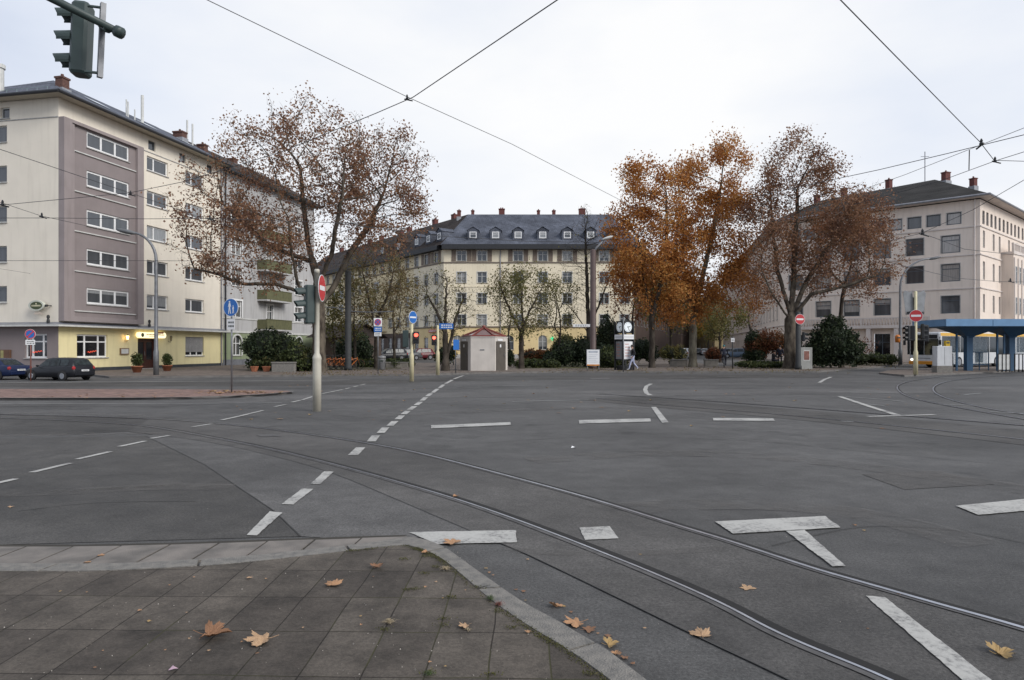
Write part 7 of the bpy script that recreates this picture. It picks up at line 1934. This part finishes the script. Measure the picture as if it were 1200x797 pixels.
stand = dict(pelvis=(0, 0, .93), waist=(0, 0, 1.06), chest=(0, 0, 1.2), upchest=(0, 0, 1.36), neck=(.01, 0, 1.47), head=(.03, 0, 1.57),
    shl=(0, .19, 1.38), ell=(-.03, .26, 1.10), wrl=(.14, .20, .98), shr=(0, -.19, 1.38), elr=(-.03, -.26, 1.10), wrr=(.10, -.26, .88),
    hipl=(0, .10, .88), knl=(.02, .11, .48), anl=(-.02, .11, .09), toel=(.14, .12, .04), hipr=(0, -.10, .88), knr=(.03, -.12, .48), anr=(.0, -.13, .09), toer=(.16, -.15, .04))
sit = dict(pelvis=(0, 0, .55), waist=(.02, 0, .68), chest=(.05, 0, .82), upchest=(.09, 0, .98), neck=(.12, 0, 1.08), head=(.16, 0, 1.18),
    shl=(.08, .19, 1.0), ell=(.14, .25, .76), wrl=(.34, .16, .68), shr=(.08, -.19, 1.0), elr=(.14, -.25, .76), wrr=(.34, -.16, .68),
    hipl=(.02, .11, .53), knl=(.44, .14, .55), anl=(.42, .14, .10), toel=(.57, .15, .04), hipr=(.02, -.11, .53), knr=(.44, -.14, .55), anr=(.40, -.14, .10), toer=(.55, -.15, .04))
b_ = P(906, 430, .1)
person('person in black sitting on the low wall left of the wide plane tree', (b_.x, b_.y, .1), R(-60), sit, [SKIN, cloth('jacket_black', (.015, .015, .018)), cloth('trousers_dark', (.03, .03, .045)), cloth('shoes_dark', (.03, .03, .03))])
b2_ = P(914, 429.6, .1)
person('person in dark blue jacket standing next to the sitting one', (b2_.x, b2_.y, .1), R(-120), stand, [SKIN, cloth('jacket_navy', (.018, .022, .04)), cloth('trousers_black', (.02, .02, .024)), cloth('shoes_dark', (.03, .03, .03))])
STN = mat('wall_stone', (.24, .22, .19), .9, var=.15, scale=3, bump=.5)
def lowwall(label, pxa, pxb, py, hgt, m=STN, name='low_wall', d=.4):
    a, c = P(pxa, py, .1), P(pxb, py, .1); fc = Fac(a, c); t = thing(name, label, 'low wall', (a.x, a.y, .1), local=True, rz=fc.a)
    b = MB(); b.bbox(0, 0, 0, fc.L, d, hgt, .03); child('wall', b, m, t); b = MB(); b.bbox(-.03, -.03, hgt+.002, fc.L+.03, d+.03, hgt+.08, .015); child('coping', b, KERB, t)
lowwall('low stone wall the dark dressed person sits on', 888, 911, 429.4, .42)
lowwall('pale low planter wall left of the pale trunk', 786, 806, 429.5, .5)
lowwall('low planter wall left of the cyclist', 826, 842, 429.5, .5)
lowwall('grey concrete planter in front of the clipped green shrubs', 318, 345, 436, .55, KERB, 'planter')
lowwall('low hedge planter wall between the bin and the parked cars', 452, 478, 430.8, .35)
TERR = mat('terracotta', (.33, .12, .06), .8, var=.12)
def pot(label, px, py, s_=1.0, plant=True, sq=False, z=.1):
    b_ = P(px, py, z); t = thing('flower_pot', label, 'flower pot', (b_.x, b_.y, z), local=True)
    b = MB(); b.smooth = not sq
    b.lathe([(.22*s_, 0), (.34*s_, .36*s_), (.36*s_, .36*s_), (.36*s_, .42*s_), (.30*s_, .42*s_)], 6 if sq else 16); child('pot', b, TERR, t)
    if plant:
        rng = np.random.default_rng(int(px)); d = rng.normal(size=(900, 3)); d /= np.linalg.norm(d, axis=1, keepdims=True)
        Pn = d*np.array([.36, .36, .48])*s_*rng.uniform(.3, 1, (900, 1)) + np.array([0, 0, .82*s_]); V, Fc = leaf_quads(Pn, .09, rng, 0)
        o = np_mesh('plant', V, Fc, L_HEDG); o.parent = t
    return t
pot('terracotta pot with a small conifer left of the pub door', 160.5, 436.5, .95); pot('terracotta pot with a small conifer right of the pub door', 196, 434.8, .9)
pot('square terracotta pot in front of the clipped shrubs, left one', 298, 435.5, .8, False, True); pot('square terracotta pot in front of the clipped shrubs, right one', 312, 435.5, .8, False, True)

# ------------------------------------------------------------------ overhead wires
WIRE = mat('overhead_wire', (.035, .035, .04), .6)
def wirep(px, py, z=6.3): 
    return P(px, py, z) if z > HC and py < HZ else D(px, py, 40)
def wp(px, py, z=6.3): Z = (z-HC)*F/(HZ-py); return Vector(((px-600)*Z/F, Z, z))
def wire(label, pts, r=.008, name='overhead_wire', sag=0.0, zs=None):
    V = [wp(p[0], p[1], p[2] if len(p) > 2 else 6.3) for p in pts]
    outp = lambda p: p[1] < 0 or p[0] < 0 or p[0] > 1200
    if outp(pts[0]): V.insert(0, V[0] + (V[0]-V[1]).normalized()*16)
    if outp(pts[-1]): V.append(V[-1] + (V[-1]-V[-2]).normalized()*16)
    t = thing(name, label, 'wire', tuple(V[0])); b = MB()
    fine = []
    for a, c in zip(V, V[1:]):
        n = max(2, int((c-a).length/4)); fine += [a.lerp(c, k/n) for k in range(n)]
    fine.append(V[-1]); b.tube([tuple(v) for v in fine], r*.8, 6); put(b.build('wire', WIRE), t); return t
def clampw(label, px, py, z=6.3, s_=1.0, rz=0):
    v = wp(px, py, z); t = thing('wire_insulator', label, 'insulator', tuple(v), local=True, rz=rz); s_ *= .55
    b = MB(); b.tube([(-.10*s_, 0, -.02), (.20*s_, 0, -.10*s_)], .024*s_, 8); child('clamp_bar', b, HOUSB, t); b = MB(); b.lathe([(.05*s_, -.06*s_), (.055*s_, .0), (.03*s_, .03*s_), (.04*s_, .07*s_), (.015*s_, .13*s_)], 8); child('insulator_cap', b, HOUSB, t)
wire('long thin wire from the top left across the sky to the orange trees', [(150, -55), (243, 0), (476, 113), (600, 169), (722, 232), (812, 281, 6.3)])
wire('thicker wire from the top centre down left through the plane tree to the left edge', [(760, -70), (653, 0), (484, 114), (440, 133), (330, 178), (215, 213), (152, 226), (5, 240), (-90, 246)], .011)
clampw('dark wire clamp where the two big wires cross in mid sky', 477, 115, s_=.95)
wire('wire from the top right down to the double insulator', [(900, -95), (985, 0), (1148, 166), (1165, 188)], .010)
clampw('upper dark insulator on the wires at the right', 1150, 168, s_=1.5, rz=R(90)); clampw('lower dark insulator on the wires at the right', 1166, 188, s_=1.3)
wire('upper wire crossing from the right edge over the pinkish roof', [(1300, 122), (1200, 158), (1110, 180), (1030, 199), (960, 214), (880, 232)], .011)
wire('thin wire just above the pinkish roof ridge', [(1300, 110), (1200, 150), (1060, 205), (960, 240), (880, 268)], .008)
wire('wire from the right insulator along the dark hipped roof', [(1300, 140), (1200, 178), (1165, 189), (1105, 211), (1000, 240)], .010)
wire('short wire leaving the lower insulator to the right edge', [(1166, 188), (1200, 189), (1320, 192)], .010)
wire('wire rising from the window height to the right edge', [(1300, 158), (1200, 211), (1140, 246), (1081, 273), (1040, 283)], .012)
clampw('dark insulator in front of the pinkish facade', 1081, 273, s_=2.4)
wire('short hanging link between two wires at the right', [(1136, 176), (1135.5, 199, 5.95)], .014)
wire('wire from the left edge over the mauve bay to the grey house', [(-80, 140), (0, 175), (155, 227), (240, 256), (330, 286)], .010)
clampw('dark clamp on the crossing wires in front of the mauve bay', 153, 227, s_=1.3)
wire('wire from the left edge falling across the cream wall', [(-80, 214), (3, 238), (48, 253), (85, 261), (150, 276)], .010); clampw('dark clamp on the wire over the cream wall', 49, 253, s_=1.6); clampw('dark clamp at the left edge of the photo', 3, 239, s_=1.8)
wire('level wire across the cream house below the third floor', [(-80, 255.5), (60, 255.5), (170, 256.5), (246, 256), (420, 262)], .012); clampw('dark clamp on the level wire before the plane tree', 246, 255.5, s_=1.6)
wire('level wire across the cream house below the second floor', [(-80, 305), (0, 305.5), (160, 305.5), (260, 306), (420, 309)], .014)
wire('faint wire in front of the lower floors at the left', [(-60, 309), (0, 315), (70, 326)], .009)
wire('thin span wire low over the park in front of the yellow block', [(395, 262), (520, 277), (620, 283), (700, 284)], .014)
wire('thin wire in front of the pinkish facade under the first windows', [(1040, 307), (1120, 326), (1170, 330), (1300, 332)], .016); clampw('small insulator on the wire beside the pinkish bay', 1184, 329, s_=2.6)
wire('higher wire in front of the pinkish facade', [(1080, 273), (1130, 292), (1200, 300), (1300, 306)], .014)

# ------------------------------------------------------------------ fallen leaves
LFD = [mat('fallen_leaf_tan', (.44, .30, .18), .7, var=.16, scale=30, col2=(.24, .12, .05)), mat('fallen_leaf_orange', (.40, .24, .13), .7, var=.16, scale=30, col2=(.26, .11, .04)), mat('fallen_leaf_brown', (.24, .12, .06), .75, var=.16, scale=30, col2=(.12, .06, .03)), mat('fallen_leaf_yellow', (.32, .22, .09), .7, var=.14, scale=30, col2=(.28, .17, .06))]
def leaf_mesh(seed, curl=.25, lobes=5):
    rr = random.Random(seed); pts = []
    tips = [(-100, .80), (-48, .95), (0, 1.1), (48, .95), (100, .80)]
    outl = [(-165, .16)]
    for i, (a, r) in enumerate(tips):
        r *= rr.uniform(.85, 1.1)
        outl += [(a-19, r*.66), (a-13, r*.84), (a-7, r*.80), (a, r), (a+7, r*.80), (a+13, r*.84), (a+19, r*.66)]
        if i < 4: outl.append(((a+tips[i+1][0])/2, .56*rr.uniform(.9, 1.12)))
    outl.append((165, .16))
    ph = rr.uniform(0, 6); ax = rr.uniform(0, math.pi)
    def zf(x, y): return curl*((x*math.cos(ax)+y*math.sin(ax))**2)*.55 + curl*.16*math.sin(5*x+ph)*math.cos(4*y) + curl*.10*abs(math.sin(math.atan2(y, x)*2.5))
    b = MB(); b.smooth = False; c0_ = b.pt((0, 0, zf(0, 0)))
    rings = []
    for fr in (.45, 1.0):
        rings.append([b.pt((r*fr*math.cos(R(a)), r*fr*math.sin(R(a)), zf(r*fr*math.cos(R(a)), r*fr*math.sin(R(a))))) for a, r in outl])
    n = len(outl)
    for k in range(n-1): b.face((c0_, rings[0][k], rings[0][k+1])); b.face((rings[0][k], rings[1][k], rings[1][k+1], rings[0][k+1]))
    b.face((c0_, rings[0][-1], rings[0][0]))
    b.tube([(0, 0, zf(0, 0)+.01), (-.35, .03, .05), (-.72, .08, .06+.2*curl)], .018, 4)
    zmin = min(v[2] for v in b.v); b.v = [(v[0], v[1], v[2]-zmin) for v in b.v]
    return b
LM = [leaf_mesh(i, c) for i, c in enumerate((.25, .5, .9, .15))]
lm_cache = {}
def leaf(px, py, w_px, k=0, m=0, z=0.0, label=None, group=None, rz=None, tilt=0):
    b_ = P(px, py, z); s_ = w_px*b_.y/F/1.7
    key = (k, m)
    if key not in lm_cache: o = LM[k].build('fallen_leaf', LFD[m]); lm_cache[key] = o.data
    else: o = bpy.data.objects.new('fallen_leaf', lm_cache[key]); C.objects.link(o)
    o.location = (b_.x, b_.y, z+.004); o.scale = (s_, s_, s_); o.rotation_euler = (R(tilt), 0, rz if rz is not None else random.uniform(0, 6.28))
    o['label'] = label or 'small dry fallen leaf lying on the asphalt'; o['category'] = 'leaf'; o['group'] = group or 'fallen plane leaves'
    return o
zs = .066
leaf(244, 746, 40, 2, 2, zs, 'curled yellow brown leaf on the slabs, left one of the two largest', rz=R(10), tilt=8)
leaf(310, 751, 38, 1, 0, zs, 'flat tan star shaped leaf on the slabs, right one of the two largest', rz=R(200))
leaf(389, 686.5, 24, 1, 1, zs, 'orange tan leaf on the paving below the kerb bend', rz=R(80))
leaf(441, 666, 18, 2, 2, zs, 'crumpled dark brown leaf on the paving near the kerb moss')
leaf(546, 734, 16, 1, 0, zs, 'torn tan leaf scrap on the slabs near the right kerb')
leaf(532, 636.5, 24, 0, 1, .013, 'orange leaf on the end of the white bar at the corner', rz=R(150))
leaf(535, 582, 9, 2, 1, .013, 'small orange leaf stuck in the near rail')
leaf(652, 712, 18, 2, 1, .002, 'upright orange leaf beside the kerb, farthest of the gutter leaves', tilt=25)
leaf(677, 731, 30, 1, 1, .002, 'big orange brown leaf lying against the kerb')
leaf(688, 739, 20, 0, 2, .002, 'brown leaf tucked behind the big one at the kerb')
leaf(713, 757, 22, 2, 3, .002, 'curled tan leaf at the kerb below the big one', tilt=12)
leaf(722, 768, 14, 2, 1, .002, 'small orange brown leaf at the kerb'); leaf(732, 771, 12, 1, 2, .002, 'nearest brown leaf scrap beside the kerb'); leaf(714, 746, 10, 3, 2, .002, 'tiny brown leaf off the kerb')
leaf(822, 746.5, 30, 1, 0, .002, 'tan star shaped leaf with stalk between kerb and near rail', rz=R(90))
leaf(878, 691, 20, 0, 0, .002, 'pale orange leaf between the two rails')
leaf(1170, 768, 34, 2, 3, .002, 'curled yellow brown leaf at the lower right edge', rz=R(20), tilt=10)
leaf(500, 648, 10, 2, 1, zs, 'little orange leaf on the moss at the corner'); leaf(620, 741, 9, 3, 1, zs, 'small orange scrap on the edge moss beside the kerb')
leaf(118, 651.5, 10, 3, 1, .02, 'small orange leaf on the gutter slabs at the left'); leaf(103, 659, 9, 0, 1, .02, 'tiny orange leaf in the gutter crease at the left')
leaf(293, 677, 9, 3, 0, zs, 'pale leaf scrap on the paving at the left')
for a in [(14, 594.5, 7), (655, 484, 7), (672, 479, 5), (705, 477.5, 8), (738, 482, 5), (1035, 502.5, 7), (811, 499.5, 5), (328, 491, 10), (364, 486.5, 6), (386, 482, 5), (294, 492, 5), (432, 482, 5), (437, 492, 4), (1012, 622, 5), (1001, 616, 6),
          (750, 650, 5), (618, 656, 5), (954, 765, 6), (1017, 737, 4), (660, 712, 6), (755, 737, 5), (700, 743, 5), (742, 779, 7), (890, 725, 4), (1053, 697, 5), (590, 473, 6), (620, 469, 5), (560, 480, 4), (850, 462, 5), (930, 470, 4), (473, 470, 4), (545, 465, 5), (1122, 462, 5), (1085, 452, 4)]:
    leaf(*a[:3], k=random.randint(0, 3), m=random.randint(0, 3), z=.004)
for i in range(46):
    leaf(random.uniform(230, 1100), random.uniform(446, 492), random.uniform(2, 4.5), random.randint(0, 3), random.randint(0, 3), .004)
for i in range(46):   # crumbs of leaves gathered along the kerb
    k = random.randint(4, len(o_s)-30); q_ = o_s[k]; X_, Y_ = q_.x + abs(random.gauss(.03, .10)), q_.y + random.gauss(.02, .05)
    if Y_ < 2.4 or X_ < -.3: continue
    leaf(600 + X_*F/Y_, HZ + (HC-.003)*F/Y_, random.uniform(3, 7), random.randint(0, 3), random.randint(0, 3), .003, label='leaf crumb gathered along the near kerb', group='leaf crumbs along the kerb')
for i in range(26): leaf(random.uniform(10, 560), random.uniform(676, 790), random.uniform(2.5, 6), random.randint(0, 3), random.randint(0, 3), .066, label='tiny leaf crumb on the dark slabs', group='leaf crumbs on the slabs')
for i in range(60): leaf(random.gauss(277, 24), random.uniform(458.8, 461.5), random.uniform(4, 8), random.randint(0, 3), random.randint(0, 3), .072, label='fallen leaf in the heap at the foot of the pedestrian sign', group='leaf heap on the median')
for i in range(40): leaf(random.uniform(20, 330), random.uniform(459, 467), random.uniform(2, 5), random.randint(0, 3), random.randint(0, 3), .072, label='fallen leaf scattered on the pink median', group='leaves scattered on the median')
# leaf litter on the far verge: too many to count
rng = np.random.default_rng(99); Pn = []
for (xa, xb, ya, yb, n) in ((330, 480, 433, 440.5, 450), (640, 760, 431.5, 435.5, 260), (780, 960, 430, 435.5, 500), (600, 1000, 436, 438, 120), (960, 1060, 428, 432, 200)):
    for i in range(n):
        q_ = P(rng.uniform(xa, xb), rng.uniform(ya, yb), .11); Pn.append((q_.x, q_.y, .112 + rng.uniform(0, .03)))
V, Fc = leaf_quads(np.array(Pn), .085, rng, 0); V[:, 2] = np.clip(V[:, 2], .108, .20)
o = np_mesh('leaf_litter', V, Fc, L_DULL); tag(o, 'brown leaf litter strewn on the far pavement under the trees', 'leaf litter', kind='stuff')
# moss and weeds along the kerb joint
MOSS = leafmat('moss', [(.035, .03, .014), (.06, .06, .02), (.10, .10, .03), (.11, .075, .035)], .2)
Pn = []
jl = relax(smooth([P(a, b, zs) for a, b in inner[7:18]], 10), 1)
for p in jl:
    for _ in range(26):
        n3 = noise.noise(Vector((p.x*3, p.y*3, 0)))
        if n3 < -.15 and rng.uniform() < .8: continue
        Pn.append((p.x + rng.normal(-.012, .014), p.y + rng.normal(-.012, .014), zs + rng.uniform(-.003, .004 + .008*max(0, n3))))
# joints between the outer slabs
for px, py in ((499, 652), (510, 664), (497, 672), (478, 691), (487, 690), (528, 700), (520, 725), (519, 733), (560, 688), (586, 716), (503, 788), (690, 790), (575, 790), (473, 655), (452, 737), (600, 735)):
    q_ = P(px, py, zs)
    for _ in range(70): Pn.append((q_.x + rng.normal(0, .022), q_.y + rng.normal(0, .012), zs + rng.uniform(-.002, .008)))
V, Fc = leaf_quads(np.array(Pn), .007, rng, -.2); o = np_mesh('moss', V, Fc, MOSS); tag(o, 'green moss growing along the joint between kerb and slabs', 'moss', kind='stuff')
# straw coloured dry tufts and reddish weeds
def tuft(label, px, py, r, n, l, m, seed):
    q_ = P(px, py, zs); rr = np.random.default_rng(seed); t = thing('weed_tuft', label, 'weed', (q_.x, q_.y, zs), local=True); b = MB()
    for _ in range(n):
        a = rr.uniform(0, 6.28); d = rr.uniform(.2, 1)*r; h_ = rr.uniform(.15, .8)*l; w_ = .0012
        x0, y0_ = rr.normal(0, r*.12, 2); x1, y1_ = x0+d*math.cos(a), y0_+d*math.sin(a)
        nx, ny = -math.sin(a)*w_, math.cos(a)*w_
        b.poly([(x0-nx, y0_-ny, 0), (x0+nx, y0_+ny, 0), ((x0+x1)/2+nx, (y0_+y1_)/2+ny, h_), ((x0+x1)/2-nx, (y0_+y1_)/2-ny, h_)]); b.poly([((x0+x1)/2-nx, (y0_+y1_)/2-ny, h_), ((x0+x1)/2+nx, (y0_+y1_)/2+ny, h_), (x1, y1_, h_*.4)])
    child('blades', b, m, t); return t
STRAW = mat('straw', (.34, .27, .17), .8, var=.15, scale=40); GRN = mat('weed_green', (.06, .09, .025), .8, var=.2, scale=30); RDW = mat('weed_red', (.16, .05, .035), .8, var=.2, scale=30)
tuft('dry straw coloured tuft on the slab in the middle', 456, 729, .055, 90, .02, STRAW, 1); tuft('dry straw tuft on the moss at the kerb bend', 522, 667, .06, 90, .025, STRAW, 2)
tuft('low green weed in the kerb joint', 575, 702, .05, 60, .03, GRN, 3); tuft('reddish weed in the kerb joint', 584, 709, .045, 60, .03, RDW, 4); tuft('straw tuft in the slab joint at the bottom', 503, 790, .04, 60, .02, GRN, 5); tuft('pale tuft beside the small leaf near the right kerb', 548, 738, .03, 40, .01, STRAW, 6)
# litter
t = thing('paper_scrap', 'small white paper scrap lying in the middle of the road', 'litter', tuple(P(672, 525)), local=True); b = MB(); b.poly([(-.04, -.02, .004), (.03, -.03, .02), (.04, .02, .005), (-.02, .03, .03)]); child('paper', b, SIGW, t)
t = thing('paper_scrap', 'crumpled pale pink wrapper on the slabs at the bottom left', 'litter', tuple(P(203, 785, zs)), local=True); b = MB(); b.poly([(-.02, -.01, .002), (.015, -.012, .012), (.02, .01, .002), (-.01, .014, .014)]); b.poly([(-.02, -.01, .002), (-.01, .014, .014), (.0, .0, .022), (.015, -.012, .012)]); child('paper', b, mat('wrapper', (.55, .38, .45), .5), t)
# pebbles and grit on slabs and along the gutter
Pn = []
for i in range(420):
    if i < 170: q_ = P(rng.uniform(0, 640), rng.uniform(668, 797), .066)
    elif i < 330:
        k = rng.integers(0, len(o_s)-1); q_ = o_s[k] + Vector((abs(rng.normal(.03, .05)), rng.normal(.0, .03), 0)); q_ = Vector((q_.x, q_.y, .002))
    else: q_ = P(rng.uniform(0, 1200), rng.uniform(500, 790), .002)
    Pn.append((q_.x, q_.y, q_.z))
keep = [p for p in Pn if p[1] > .5]
V, Fc = leaf_quads(np.array(keep), .007, rng, -1.0); o = np_mesh('grit', V, Fc, mat('grit_stone', (.36, .33, .29), .8, var=.2, scale=50)); tag(o, 'fine pale grit strewn on the slabs and asphalt', 'grit', kind='stuff')
